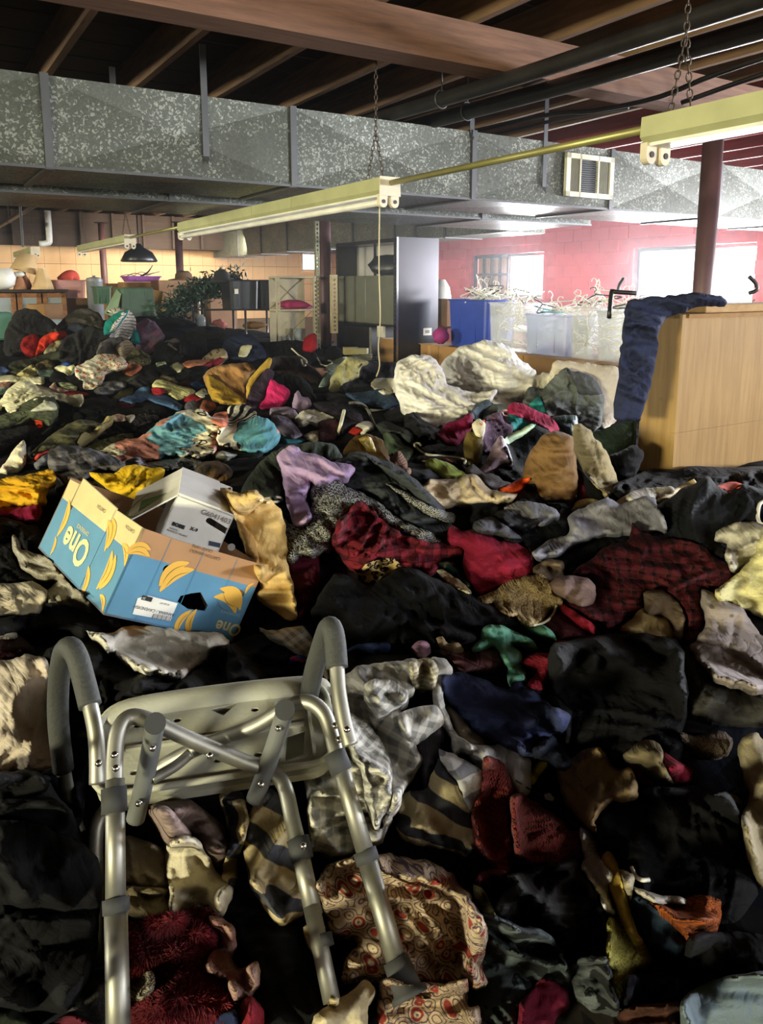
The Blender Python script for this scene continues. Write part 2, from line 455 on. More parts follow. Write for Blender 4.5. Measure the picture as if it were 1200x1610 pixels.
dA = duct('long spangled grey sheet metal air duct below the joists, with a white louvred grille', -8.9, 9.9, 4.73, 5.62, 2.30, 2.78, seamsA, 'd', M_galv,
     straps=[(1.67, 4.73, 2.38, 3.07), (4.46, 4.73, 2.38, 3.12), (1.35, 5.62, 2.7, 3.1), (3.72, 4.73, 2.72, 2.93)])
g0, g1 = 4.67, 5.22
gv = [rbox(g0, g1, 4.69, 4.72, 2.37, 2.41), rbox(g0, g1, 4.69, 4.72, 2.67, 2.71), rbox(g0, g0 + 0.045, 4.69, 4.72, 2.37, 2.71), rbox(g1 - 0.045, g1, 4.69, 4.72, 2.37, 2.71),
      rbox(g0 + 0.15, g0 + 0.165, 4.69, 4.72, 2.37, 2.71), rbox(g0 + 0.36, g0 + 0.375, 4.69, 4.72, 2.37, 2.71)]
gr = mk('grille', *join(*gv), plain('grille_enamel', '#cfcbb4', 0.5), parent=dA)
for i in range(15):
    z = 2.415 + i * 0.0172
    mk('louvre', *box(room(g0 + 0.165, 4.712, z), ED * 0.195, EJ * -0.012 + np.array([0, 0, -0.008]), np.array([0, 0, 0.003])), plain('louvre_grey', '#4a4c50', 0.5), parent=gr)
mk('grille_back', *rbox(g0 + 0.04, g1 - 0.04, 4.716, 4.728, 2.4, 2.68), plain('louvre_dark', '#1d1e22', 0.6), parent=gr)
for i in range(7):
    for a in (0.06, 0.39):
        mk('damper_fin', *rbox(g0 + a + i * 0.014, g0 + a + i * 0.014 + 0.004, 4.695, 4.715, 2.41, 2.67), plain('fin_grey', '#85826f', 0.5), parent=gr)
dB = duct('second lower sheet metal duct running behind the long spangled duct', -8.9, 6.2, 5.85, 6.95, 2.28, 2.66, [0.3 + 1.485 * i for i in range(-5, 4)], 'd', M_galv)
dC = duct('far green grey duct running toward the tan wall', 6.05, 6.65, 7.0, 16.9, 2.27, 2.78, [8.2 + 1.2 * i for i in range(8)], 'j', M_galv2,
          straps=[])

# ---- columns
Mpost = M_postm
def column(u, d, label, r=0.072, j=None):
    P = atd(u, 450, d) if j is None else atj(u, 330, j); P[2] = 0
    t = thing('steel_column', label, 'column', P, 'steel columns in a row')
    mk('shaft', *lathe(P, [(r, 0.012), (r, 2.83)], 22), Mpost, parent=t, smooth=True)
    mk('cap_plate', *box(P + np.array([-0.1, -0.1, 2.83]), (0.2, 0, 0), (0, 0.2, 0), (0, 0, 0.02)), M_dark, parent=t)
    mk('base_plate', *box(P + np.array([-0.1, -0.1, 0]), (0.2, 0, 0), (0, 0.2, 0), (0, 0, 0.012)), M_dark, parent=t)
    return P
colP = [column(1114, 0, 'dark steel column rising behind the plywood box', j=3.67), column(512, 4.62, 'dark steel column beside the beige shelf'),
        column(284, 4.62, 'mauve steel column rising above the dark garland'), column(165, 3.4, 'slim pale steel column beside the grey bin', r=0.062)]

# ---- pipes under the ceiling
def pipe(label, P, r, mat, hangers=()):
    t = thing('ceiling_pipe', label, 'pipe', np.mean(P, 0))
    mk('pipe_run', *tube(P, r, 14, smooth=4 if len(P) > 2 else 0), mat, parent=t, smooth=True)
    for h in hangers:
        h = np.asarray(h, float); a = np.arange(14) / 13 * 2 * math.pi
        axis = EJ; loop = [h + ED * math.cos(x) * (r + 0.006) + np.array([0, 0, math.sin(x) * (r + 0.01)]) for x in a]
        mk('pipe_hanger', *join(tube(loop[:-1], 0.005, 6, closed=True), tube([h + np.array([0, 0, r]), [h[0], h[1], 3.08]], 0.005, 6)), M_strap, parent=t, smooth=True)
pB = lambda j, z: room(3.38, j, z)
pipe('thick black iron pipe under the girder, nearer the light fixture', [pB(-3, 2.70), pB(2, 2.78), pB(3.6, 2.795), pB(6.0, 2.85), pB(8, 2.88)], 0.05, M_iron, [pB(4.35, 2.815)])
pA = lambda j, z: room(3.02, j, z)
pipe('thick black iron pipe nearer the long hanging chain', [pA(-3, 2.72), pA(2, 2.78), pA(3.6, 2.795), pA(6.0, 2.86), pA(8, 2.90)], 0.045, M_iron, [pA(4.15, 2.81)])
c1 = [room(4.3, 0.5, 2.92), room(4.25, 2.2, 2.93), room(4.2, 3.0, 2.88), room(4.1, 3.35, 2.80), room(4.12, 3.9, 2.82), room(4.1, 4.6, 2.88), room(4.05, 7.5, 2.92)]
pipe('thin black conduit bending under the girder', c1, 0.016, M_iron)
pipe('thin straight steel conduit beside the bent one', [room(4.45, 3.9, 2.88), room(4.35, 5, 2.9), room(4.3, 9.5, 2.93)], 0.014, M_strap)
pipe('slim conduit curving out over the near fixture', [room(4.75, 1.2, 2.97), room(4.7, 2.6, 2.97), room(4.62, 3.1, 2.92), room(4.5, 3.5, 2.84)], 0.016, M_iron)

for q, (dd, zz, rr) in enumerate(((-1.2, 2.72, .03), (0.1, 2.66, .045), (0.9, 2.78, .025), (1.5, 2.62, .03))):
    pipe(['thin black pipe far over the sideboard', 'thick black pipe far over the lampshades', 'slim black pipe far over the pink bin', 'black pipe far over the green tote'][q], [room(dd, 7.2, zz), room(dd, 16.2, zz)], rr, M_iron, [room(dd, 11 + q * .7, zz)])
# ---- fluorescent strip lights (no tubes in them), chains and the conduit between them
def chain_vf(P0, P1, link=0.034, wire=0.0028):
    P0, P1 = np.asarray(P0, float), np.asarray(P1, float); L = np.linalg.norm(P1 - P0); n = max(2, int(L / (link * 0.78))); t = (P1 - P0) / L
    s = np.cross(t, [0.3, 0.9, 0.1]); s /= np.linalg.norm(s); q = np.cross(t, s); ms = []
    for i in range(n):
        c = P0 + t * (L * (i + 0.5) / n); a = s if i % 2 else q; an = np.arange(8) * math.pi / 4
        ms.append(tube([c + t * math.cos(x) * link * 0.5 + a * math.sin(x) * link * 0.27 for x in an], wire, 4, closed=True))
    return join(*ms)
def fixture(label, j0, j1, seams, chains, tubehole=True, d=2.38, zb=2.155, group='hanging strip lights'):
    t = thing('strip_light', label, 'ceiling light', room(d, (j0 + j1) / 2, zb + 0.09), group)
    # channel: chamfered section along J
    prof = [(-0.062, 0.09), (0.062, 0.09), (0.066, 0.02), (0.045, 0.0), (-0.045, 0.0), (-0.066, 0.02)]
    edges = sorted([j0, j1, *seams])
    for a, b in zip(edges, edges[1:]):
        P = [room(d + x, a + 0.002, zb + z) for x, z in prof]
        mk('channel', *slab(P, EJ, b - a - 0.004), M_yel, parent=t)
    prof2 = [(-0.05, 0.0), (0.05, 0.0), (0.05, -0.012), (-0.05, -0.012)]
    mk('underside_pan', *slab([room(d + x, j0 + 0.02, zb + z) for x, z in prof2], EJ, j1 - j0 - 0.04), M_enam, parent=t)
    mk('end_plate', *slab([room(d + x, j0 - 0.004, zb + z) for x, z in [(-0.066, 0.094), (0.066, 0.094), (0.07, -0.01), (-0.07, -0.01)]], EJ, 0.006), M_bakel, parent=t)
    for jj in (j0 + 0.005, j1 - 0.035):
        for s in (-0.038, 0.038):
            P = []
            for x in np.linspace(0, math.pi, 9): P.append(room(d + s + 0.026 * math.cos(x), jj, zb - 0.045 - 0.028 * math.sin(x)))
            P = [room(d + s + 0.026, jj, zb), *P, room(d + s - 0.026, jj, zb)]
            h = mk('lampholder', *slab(P, EJ, 0.03), M_bakel, parent=t)
            mk('socket', *lathe(room(d + s, jj - 0.004, zb - 0.04), [(0.011, 0), (0.011, 0.006)], 10, EJ), M_dark, parent=h)
    for (jc, spread) in chains:
        top = room(d, jc, 3.07); y = room(d, jc, zb + 0.36)
        ms = [chain_vf(top, y), chain_vf(y, room(d - spread, jc, zb + 0.09)), chain_vf(y, room(d + spread, jc, zb + 0.09))]
        mk('chain', *join(*ms), M_chain, parent=t, smooth=True)
    return t
fixture('yellowed strip light hanging in front of the dark column', -0.6, 1.97, [0.7], [(1.85, 0.055), (-0.4, 0.055)])
lf_ = fixture('long yellowed strip light hanging below the spangled duct', 3.75, 7.45, [4.9, 5.6, 6.5], [(3.9, 0.055)])
mk('lamp_tube', *lathe(room(2.342, 3.79, 2.112), [(0.010, 0), (0.019, 0.01), (0.019, 3.60), (0.010, 3.61)], 14, EJ), M_enam, parent=lf_, smooth=True)
fixture('distant yellowed strip light near the tan wall', 9.5, 12.4, [11.0], [(9.65, 0.05), (12.2, 0.05)])
fixture('distant grey strip light hung highest above the lampshades', 13.2, 15.4, [], [(13.3, 0.05)], d=1.85)
tt = thing('conduit', 'straight yellowish conduit joining the two nearest strip lights', 'conduit', room(2.38, 2.8, 2.215))
mk('conduit_run', *tube([room(2.38, 1.985, 2.215), room(2.38, 3.735, 2.215)], 0.016, 12), M_conduit, parent=tt, smooth=True)
tt = thing('conduit', 'thin conduit joining the long strip light and the distant one', 'conduit', room(2.38, 8.5, 2.215))
mk('conduit_run', *tube([room(2.38, 7.47, 2.215), room(2.38, 9.48, 2.215)], 0.016, 10), M_conduit, parent=tt, smooth=True)
# ================================================================== cloth: materials
def clothmat(kind, *cols, s=1.0, rot=0.0):
    key = ('cloth', kind, cols, s, rot)
    if key in _M: return _M[key]
    k = NT('cloth_' + kind); c = [C(x) for x in cols]; c = [scl(x, 0.42 if max(x[:3]) < 0.016 else (0.65 if max(x[:3]) < 0.035 else 1)) for x in c]
    uv = k.coord('UV', (1, 1, 1), (0, 0, rot))
    ob = k.coord('Object')
    wv = k.add('ShaderNodeTexNoise'); wv.inputs['Scale'].default_value = 9; k.link(uv, wv.inputs['Vector'])
    wmix = k.add('ShaderNodeMix'); wmix.data_type = 'VECTOR'; wmix.inputs[0].default_value = 0.03
    k.link(uv, wmix.inputs[4]); k.link(wv.outputs['Color'], wmix.inputs[5]); u2 = wmix.outputs[1]
    sep = k.add('ShaderNodeSeparateXYZ'); k.link(u2, sep.inputs[0]); X, Y = sep.outputs[0], sep.outputs[1]
    fine = k.noise(uv, 420, 2); mid = k.noise(ob, 13, 4, 0.6); wr = k.noise(ob, 42, 3, 0.55)
    rough = 0.92; bumpS, bumpH = 0.35, None
    def band(x, period, duty, soft=0.06):
        f = k.math('FRACT', k.math('MULTIPLY', x, 1 / period))
        return k.ramp(f, [(0, (1,) * 3), (max(0, duty - soft), (1,) * 3), (duty, (0,) * 3), (1 - soft, (0,) * 3), (1, (1,) * 3)])
    def vor(scale, feature='F1', rand=1.0, vec=None, out='Distance'):
        n = k.add('ShaderNodeTexVoronoi'); n.feature = feature; n.inputs['Scale'].default_value = scale
        n.inputs['Randomness'].default_value = rand; k.link(vec or u2, n.inputs['Vector']); return n.outputs[out]
    hgt = None
    if kind == 'solid': cc = c[0]
    elif kind == 'silk': cc = c[0]; rough = 0.5
    elif kind == 'stripe': cc = k.mix(band(Y, 0.075 * s, 0.47, 0.03), c[0], c[1])
    elif kind == 'pinstripe': cc = k.mix(band(Y, 0.02 * s, 0.22), c[0], c[1])
    elif kind == 'gingham':
        a = band(X, 0.03 * s, 0.5, 0.08); b = band(Y, 0.03 * s, 0.5, 0.08)
        f = k.math('MULTIPLY', k.math('ADD', a, b), 0.5); cc = k.mix(f, c[0], c[1])
    elif kind == 'plaid':
        a = band(X, 0.075 * s, 0.45, 0.05); b = band(Y, 0.075 * s, 0.45, 0.05)
        f = k.math('MULTIPLY', k.math('ADD', a, b), 0.5); cc = k.mix(f, c[0], c[1])
        l = k.math('MAXIMUM', band(k.math('ADD', X, 0.03), 0.075 * s, 0.07), band(k.math('ADD', Y, 0.03), 0.075 * s, 0.07)); cc = k.mix(k.math('MULTIPLY', l, 0.75), cc, c[2])
    elif kind == 'tweed':
        n = k.noise(uv, 210 / s, 2, 0.7); cc = k.ramp(n, [(0.46, c[0]), (0.56, c[1])]); hgt = n
    elif kind == 'leopard':
        d = vor(55 / s); ring = k.ramp(d, [(0.0, c[2]), (0.2, c[2]), (0.26, c[1]), (0.46, c[1]), (0.54, c[0])]); cc = ring
    elif kind == 'leoblock':   # colour blocks of coral, white and teal, the white ones with loose dark rings
        sw = k.math('ADD', Y, k.math('MULTIPLY', k.noise(uv, 5, 1), 0.35))
        f = k.math('FRACT', k.math('MULTIPLY', sw, 1 / (0.34 * s)))
        d = vor(17 / s); ring = k.ramp(d, [(0.0, c[0]), (0.22, c[0]), (0.26, c[3]), (0.36, c[3]), (0.41, c[0])])
        blk = k.ramp(f, [(0, c[1]), (0.36, c[2]), (0.68, c[0])], 'CONSTANT')
        iswh = k.ramp(f, [(0, (0,) * 3), (0.68, (1,) * 3)], 'CONSTANT'); cc = k.mix(iswh, blk, ring)
    elif kind == 'paisley':
        d = vor(13 / s); e = k.math('SINE', k.math('MULTIPLY', d, 26)); e2 = vor(60 / s)
        base = k.ramp(e, [(0.0, c[0]), (0.35, c[0]), (0.5, c[1]), (0.68, c[0]), (0.8, c[2]), (1, c[3])])
        cell = k.add('ShaderNodeSeparateColor'); k.link(vor(13 / s, out='Color'), cell.inputs[0])
        big = k.math('MULTIPLY', k.ramp(d, [(0.22, (0,) * 3), (0.26, (1,) * 3), (0.4, (1,) * 3), (0.45, (0,) * 3)]), k.ramp(cell.outputs[0], [(0.5, (0,) * 3), (0.52, (1,) * 3)]))
        cc = k.mix(big, base, c[1]); cc = k.mix(k.ramp(e2, [(0.2, (0.55,) * 3), (0.3, (0,) * 3)]), cc, c[3])
    elif kind == 'floral':
        d = vor(24 / s); cell = vor(24 / s, out='Color'); sc_ = k.add('ShaderNodeSeparateColor'); k.link(cell, sc_.inputs[0])
        pet = k.ramp(k.math('ADD', d, k.math('MULTIPLY', k.noise(uv, 60, 2), 0.2)), [(0.3, (1,) * 3), (0.42, (0,) * 3)])
        cc = k.mix(pet, c[0], k.ramp(sc_.outputs[0], [(0, c[1]), (0.5, c[min(2, len(c) - 1)])], 'CONSTANT'))
    elif kind == 'camo':
        n = k.noise(u2, 16 / s, 3); m = k.noise(k.coord('UV', (1, 1, 1), (0, 0, 1.1)), 22 / s, 3)
        cc = k.ramp(n, [(0, c[0]), (0.45, c[1]), (0.58, c[2])], 'CONSTANT'); cc = k.mix(k.ramp(m, [(0.56, (0,) * 3), (0.6, (1,) * 3)]), cc, c[min(3, len(c) - 1)])
    elif kind == 'knit':
        st = k.math('SINE', k.math('MULTIPLY', X, 2 * math.pi / (0.011 * s))); zz = k.math('SINE', k.math('ADD', k.math('MULTIPLY', Y, 2 * math.pi / (0.009 * s)), k.math('MULTIPLY', k.math('ABSOLUTE', st), 2.2)))
        hgt = k.math('ADD', k.math('MULTIPLY', st, 0.5), zz); cc = k.mix(k.math('MULTIPLY', k.math('ADD', zz, 1.0), 0.22), c[0], scl(c[0], 0.6)); bumpS = 0.9
    elif kind == 'lace':
        d = vor(150 / s, 'DISTANCE_TO_EDGE'); n = k.noise(uv, 30, 3); cc = k.mix(k.ramp(d, [(0.06, (0,) * 3), (0.16, (0.75,) * 3)]), c[0], c[1]); hgt = d; bumpS = 0.8
    elif kind == 'fur':
        n = k.noise(k.coord('Object', (1, 1, 1)), 9, 3); cc = k.ramp(n, [(0.40, c[0]), (0.62, c[min(1, len(c) - 1)])]); hgt = k.noise(ob, 160, 4, 0.8); bumpS = 1.0
    elif kind == 'sparkle':
        v_ = vor(130 / s, out='Color'); q = k.add('ShaderNodeSeparateColor'); k.link(v_, q.inputs[0]); cc = k.ramp(q.outputs[0], [(0.8, c[0]), (0.86, c[1])])
        k.set(Metallic=0.2); rough = 0.4
    elif kind == 'dots':
        d = vor(28 / s, rand=0.5); cc = k.ramp(d, [(0.13, c[1]), (0.17, c[0])])
    elif kind == 'print':
        n = k.noise(u2, 20 / s, 2); m = k.noise(k.coord('UV', (1, 1, 1), (0, 0, 0.8)), 15 / s, 2)
        cc = k.ramp(n, [(0.0, c[0]), (0.56, c[1]), (0.6, c[0]), (0.66, c[2]), (0.7, c[0])], 'CONSTANT')
        cc = k.mix(k.ramp(m, [(0.6, (0,) * 3), (0.62, (1,) * 3), (0.66, (1,) * 3), (0.68, (0,) * 3)]), cc, c[-1])
    else: cc = c[0]
    v = k.ramp(mid, [(0.3, (0.86,) * 3), (0.72, (1.1,) * 3)])
    cc = k.mix(1.0, cc, v, 'MULTIPLY'); fv = k.ramp(fine, [(0.3, (0.9,) * 3), (0.7, (1.08,) * 3)]); cc = k.mix(1.0, cc, fv, 'MULTIPLY')
    k.base(cc)
    k.set(Roughness=rough, Specular_IOR_Level=0.18 if kind not in ('silk', 'sparkle') else 0.45)
    if kind in ('fur', 'knit', 'fleece') : k.set(Sheen_Weight=0.08, Sheen_Roughness=0.4)
    def crz(scale, dist):
        n = k.add('ShaderNodeTexNoise'); n.inputs['Scale'].default_value = scale; n.inputs['Detail'].default_value = 2.5; n.inputs['Distortion'].default_value = dist
        k.link(uv, n.inputs['Vector']); return k.math('ABSOLUTE', k.math('SUBTRACT', n.outputs['Fac'], 0.5))
    c1_ = k.math('POWER', k.math('MULTIPLY', crz(7.0, 1.6), 4.0), 0.6); c2_ = k.math('POWER', k.math('MULTIPLY', crz(19.0, 1.2), 4.0), 0.7)
    h = k.math('ADD', k.math('ADD', k.math('MULTIPLY', c1_, 1.0), k.math('MULTIPLY', c2_, 0.4)), k.math('ADD', k.math('MULTIPLY', wr, 0.35), k.math('MULTIPLY', fine, 0.03)))
    if hgt is not None: h = k.math('ADD', h, k.math('MULTIPLY', hgt, 0.22 if kind != 'fur' else 0.8))
    k.bump(h, min(1.0, bumpS * 0.9), 0.016)
    _M[key] = k.m; return k.m

# ================================================================== cloth: shape
STEP = 2.0
RW, RH = 700, 830                    # depth raster covers u -100..1300, v 0..1660
U0, V0 = -100.0, 0.0
rs = np.random.RandomState(7)
def _tile(nc, px, seed):
    r = np.random.RandomState(seed); g = r.rand(nc, nc) * 2 * math.pi; gx, gy = np.cos(g), np.sin(g); N = nc * px
    i = np.arange(N) / px; X, Y = np.meshgrid(i, i); x0 = X.astype(int); y0 = Y.astype(int); fx, fy = X - x0, Y - y0
    def dot(ix, iy, dx, dy): return gx[iy % nc, ix % nc] * dx + gy[iy % nc, ix % nc] * dy
    s = lambda t: t * t * t * (t * (t * 6 - 15) + 10)
    a = dot(x0, y0, fx, fy); b = dot(x0 + 1, y0, fx - 1, fy); c_ = dot(x0, y0 + 1, fx, fy - 1); d = dot(x0 + 1, y0 + 1, fx - 1, fy - 1)
    return (a + (b - a) * s(fx)) * (1 - s(fy)) + (c_ + (d - c_) * s(fx)) * s(fy)
NTILE = _tile(64, 16, 3) * 1.5
def pn(x, y):
    """tiled gradient noise, one cell per unit, about -1..1"""
    N = NTILE.shape[0]; X = (x * 16) % N; Y = (y * 16) % N; x0 = X.astype(int); y0 = Y.astype(int); fx, fy = X - x0, Y - y0
    x1, y1 = (x0 + 1) % N, (y0 + 1) % N; x0 %= N; y0 %= N
    return (NTILE[y0, x0] * (1 - fx) + NTILE[y0, x1] * fx) * (1 - fy) + (NTILE[y1, x0] * (1 - fx) + NTILE[y1, x1] * fx) * fy
def fbm(x, y, o=3): return sum(pn(x * 2 ** i + 17.3 * i, y * 2 ** i + 5.1 * i) * 0.5 ** i for i in range(o))
def sstep(a, b, x):
    t = np.clip((x - a) / (b - a), 0, 1); return t * t * (3 - 2 * t)

# ---- the ground of the heap: one height field
MOUNDS = [(-0.15, 2.95, 0.20, 0.48), (-0.45, 5.2, 0.07, 0.9), (-3.6, 9.2, 0.34, 1.3), (-2.4, 9.6, 0.20, 0.9), (0.75, 6.4, 0.10, 0.7),
          (0.75, 4.3, 0.04, 0.5), (0.95, 2.6, 0.05, 0.5), (0.75, 1.9, -0.05, 0.4), (1.5, 2.2, 0.10, 0.4), (-0.38, 1.90, -0.12, 0.22), (-1.2, 3.3, 0.05, 0.5), (0.45, 1.05, -0.06, 0.3)]
def ground(x, y):
    z = 0.75 - 0.20 * (1 - sstep(0.85, 1.75, y)) + 0.12 * sstep(8.5, 11, y) - 0.16 * sstep(4.0, 6.0, y) * sstep(0.6, 1.8, x)
    for mx, my, h, r in MOUNDS: z = z + h * np.exp(-((x - mx) ** 2 + (y - my) ** 2) / (2 * r * r))
    return z + 0.035 * fbm(x * 1.7 + 3, y * 1.7 + 8, 2)
GX0, GX1, GY0, GY1, GS = -9.0, 7.5, 0.2, 13.5, 0.05
_gx = np.arange(GX0, GX1, GS); _gy = np.arange(GY0, GY1, GS)
GRID = ground(*np.meshgrid(_gx, _gy))
def gsample(x, y):
    X = np.clip((x - GX0) / GS, 0, len(_gx) - 1.001); Y = np.clip((y - GY0) / GS, 0, len(_gy) - 1.001)
    i, j = X.astype(int), Y.astype(int); fx, fy = X - i, Y - j
    return (GRID[j, i] * (1 - fx) + GRID[j, i + 1] * fx) * (1 - fy) + (GRID[j + 1, i] * (1 - fx) + GRID[j + 1, i + 1] * fx) * fy
uu, vv = np.meshgrid(U0 + STEP * (np.arange(RW) + 0.5), V0 + STEP * (np.arange(RH) + 0.5))
RAY = ray(uu, vv)
def march():
    T = np.full(uu.shape, 16.0); sub = RAY[::2, ::2]; lo = np.full(sub.shape[:2], 0.4); hit = np.zeros(lo.shape, bool); res = np.full(lo.shape, 16.0)
    t = lo.copy(); prev = lo.copy()
    for _ in range(150):
        x, y, z = sub[..., 0] * t, sub[..., 1] * t, CZ + sub[..., 2] * t
        below = (z < gsample(x, y)) & ~hit
        res[below] = ((prev + t) / 2)[below]; hit |= below
        prev = t.copy(); t = t * 1.026
    for k in range(5):       # refine
        e = 0.013 * res / (2 ** k)
        z = CZ + sub[..., 2] * res; g = gsample(sub[..., 0] * res, sub[..., 1] * res); res = np.where(hit, np.where(z < g, res - e, res + e), res)
    return np.repeat(np.repeat(res, 2, 0), 2, 1)
ZB = march()
def boxblur(A, r):
    r = int(max(1, r)); P = np.pad(A, ((r + 1, r), (r + 1, r)), 'edge'); S = P.cumsum(0).cumsum(1); n = 2 * r + 1
    return (S[n:, n:] - S[:-n, n:] - S[n:, :-n] + S[:-n, :-n]) / (n * n)
def blur(A, r): return boxblur(boxblur(A, r), r)
def edge_dist(px, py, P):
    """signed distance to polygon P (positive inside), pixels"""
    d2 = np.full(px.shape, 1e12); ins = np.zeros(px.shape, bool); n = len(P)
    for i in range(n):
        a, b = P[i], P[(i + 1) % n]; e = b - a; l = e @ e + 1e-9
        t = np.clip(((px - a[0]) * e[0] + (py - a[1]) * e[1]) / l, 0, 1)
        d2 = np.minimum(d2, (px - a[0] - t * e[0]) ** 2 + (py - a[1] - t * e[1]) ** 2)
        if (a[1] > b[1]) != (b[1] > a[1]) or a[1] != b[1]:
            cond = (a[1] > py) != (b[1] > py)
            with np.errstate(divide='ignore', invalid='ignore'):
                ins ^= cond & (px < (b[0] - a[0]) * (py - a[1]) / (b[1] - a[1] if b[1] != a[1] else 1e-9) + a[0])
    d = np.sqrt(d2); return np.where(ins, d, -d)
def bil(A, x, y):
    x = np.clip(x, 0, A.shape[1] - 1.001); y = np.clip(y, 0, A.shape[0] - 1.001); i, j = x.astype(int), y.astype(int); fx, fy = x - i, y - j
    return (A[j, i] * (1 - fx) + A[j, i + 1] * fx) * (1 - fy) + (A[j + 1, i] * (1 - fx) + A[j + 1, i + 1] * fx) * fy
def pixels(z, pts):
    (x0, y0, s) = z; return np.array([(x0 + p[0] / s, y0 + p[1] / s) for p in pts], float)
_seed = [0]
def cloth(name, label, poly, mat, z=(0, 0, 1.0), puff=0.03, fold=0.016, wl=0.09, ang=None, lift=None, crumple=0.5, th=0.007, parent=None, group=None, cat=None,
          smooth=True, rot=None, depth=None, edge=0.009, cell=None, seam=None, skirt=0.035, front=0.0, wl_auto=True):
    """a crumpled piece of clothing lying on whatever the heap holds there already"""
    _seed[0] += 1; sd = _seed[0]; r = random.Random(sd * 7 + 1)
    P = pixels(z, poly)
    if smooth:
        Pl = np.concatenate([P[i] + (P[(i + 1) % len(P)] - P[i]) * np.linspace(0, 1, 6, endpoint=False)[:, None] for i in range(len(P))])
        P = 0.55 * catmull(P, 6, True) + 0.45 * Pl
    ext = math.sqrt(max(1.0, np.ptp(P[:, 0]) * np.ptp(P[:, 1]))); wob = min(4.0, 0.020 * ext) + 0.35
    f1, f2 = 5.0 / ext + 0.02, 14.0 / ext + 0.05
    P = P + wob * np.column_stack([pn(P[:, 0] * f1 + sd, P[:, 1] * f1 + 7.7) + 0.6 * pn(P[:, 0] * f2 + sd, P[:, 1] * f2), pn(P[:, 0] * f1 + 31.1, P[:, 1] * f1 + sd) + 0.6 * pn(P[:, 0] * f2 + 3, P[:, 1] * f2 + sd)])
    m = 14
    i0 = int(max(0, (P[:, 0].min() - U0) / STEP - m)); i1 = int(min(RW, (P[:, 0].max() - U0) / STEP + m)); j0 = int(max(0, (P[:, 1].min() - V0) / STEP - m)); j1 = int(min(RH, (P[:, 1].max() - V0) / STEP + m))
    X, Y = uu[j0:j1, i0:i1], vv[j0:j1, i0:i1]; Zc = ZB[j0:j1, i0:i1]; R = RAY[j0:j1, i0:i1]
    ed = edge_dist(X, Y, P); ins = ed > 0
    if not ins.any(): return None
    zm = float(np.median(Zc[ins])); size = math.sqrt(ins.sum()) * STEP
    # the support: the heap so far, smoothed; with lift, a slope raised from the lower edge
    br = max(2, size * 0.07 / STEP); B = blur(np.where(ed > -12, Zc, np.minimum(Zc, zm * 1.3)), br); B = np.minimum(B, blur(np.minimum(Zc, B), max(1, br * 0.4)))
    if lift is not None or depth is not None:
        ymax = P[:, 1].max(); low = ins & (Y > ymax - max(6, 0.18 * (ymax - P[:, 1].min())))
        if depth is None: t0 = float(np.percentile(Zc[low], 30)); 
        else: t0 = depth
        la = math.radians(lift if lift is not None else 80); u0 = float(X[low].mean()); v0 = float(Y[low].max())
        A0 = CAM + ray(u0, v0) * t0; n = np.array([0, -math.sin(la), math.cos(la)])
        den = R @ n; Tp = ((A0 - CAM) @ n) / np.where(np.abs(den) < 1e-4, -1e-4, den); Tp = np.where((Tp > 0.3) & (Tp < t0 * 1.6), Tp, t0 * 1.6)
        B = np.minimum(B, Tp) if front == 0 else Tp
        zm = t0
    mpp = zm / F
    PT = CAM + R * B[..., None]
    du = np.gradient(PT, axis=1); dv = np.gradient(PT, axis=0); N = np.cross(dv, du); N /= np.linalg.norm(N, axis=2)[..., None] + 1e-12
    Rn = R / np.linalg.norm(R, axis=2)[..., None]; ca = np.abs((N * Rn).sum(2)); ca = np.clip(blur(ca, 3), 0.26, 1.0)
    yf = 1.0 / float(np.clip(np.median(ca[ins]), 0.3, 1)); yf = 1 + (yf - 1) * 0.75
    cx, cy = P.mean(0); x = (X - cx) * mpp; y = (Y - cy) * mpp * yf
    # folds: long drape ridges along a wandering direction plus broken crumple
    A = math.radians(ang) if ang is not None else r.uniform(0, math.pi)
    ox, oy = r.uniform(0, 50), r.uniform(0, 50)
    W0 = float(np.clip(max(0.6 * wl, 12 * mpp), 0.035, 0.13))
    ampl = W0 * (0.85 if zm < 3 else 1.05) * min(1.6, max(0.12, fold / 0.03))
    def layer(L_, A_, s_, sharp):
        cx_ = x + 1.8 * L_ * pn(x / (L_ * 5) + ox + s_, y / (L_ * 5) + oy); cy_ = y + 1.8 * L_ * pn(x / (L_ * 5) + oy, y / (L_ * 5) + ox + s_)
        p_ = (-cx_ * math.sin(A_) + cy_ * math.cos(A_)) / L_; q_ = (cx_ * math.cos(A_) + cy_ * math.sin(A_)) / L_
        n_ = pn(p_ * 0.8 + ox + s_, q_ * 0.16 + oy) + 0.35 * pn(p_ * 1.7 + oy, q_ * 0.4 + ox + s_)
        return np.clip(1 - np.abs(n_) * sharp, 0, 1) ** 1.5 * np.clip(0.55 + 1.0 * pn(p_ * 0.25 + oy + s_, q_ * 0.12 + ox + 3), 0, 1), n_
    r0, n0 = layer(W0 * 2.1, A + 0.25, 37, 2.4); r1, n1 = layer(W0, A, 0, 2.5); r2, n2 = layer(W0 * 0.62, A + 0.9, 11, 2.6); r3, n3 = layer(W0 * 0.35, A - 0.5, 23, 2.6)
    fd = ampl * ((1 - 0.6 * crumple) * (0.9 * r0 + r1 + 0.55 * r2 + 0.28 * r3 + 0.35 * n1) + 0.75 * crumple * (1.2 * np.abs(n1) ** 0.7 + 0.5 * np.abs(n2) ** 0.7 + 0.25 * np.abs(n3) ** 0.7))
    em = np.maximum(ed, 0) * mpp
    hem = np.sqrt(np.clip(1 - (1 - np.clip(em / edge, 0, 1)) ** 2, 0, 1))
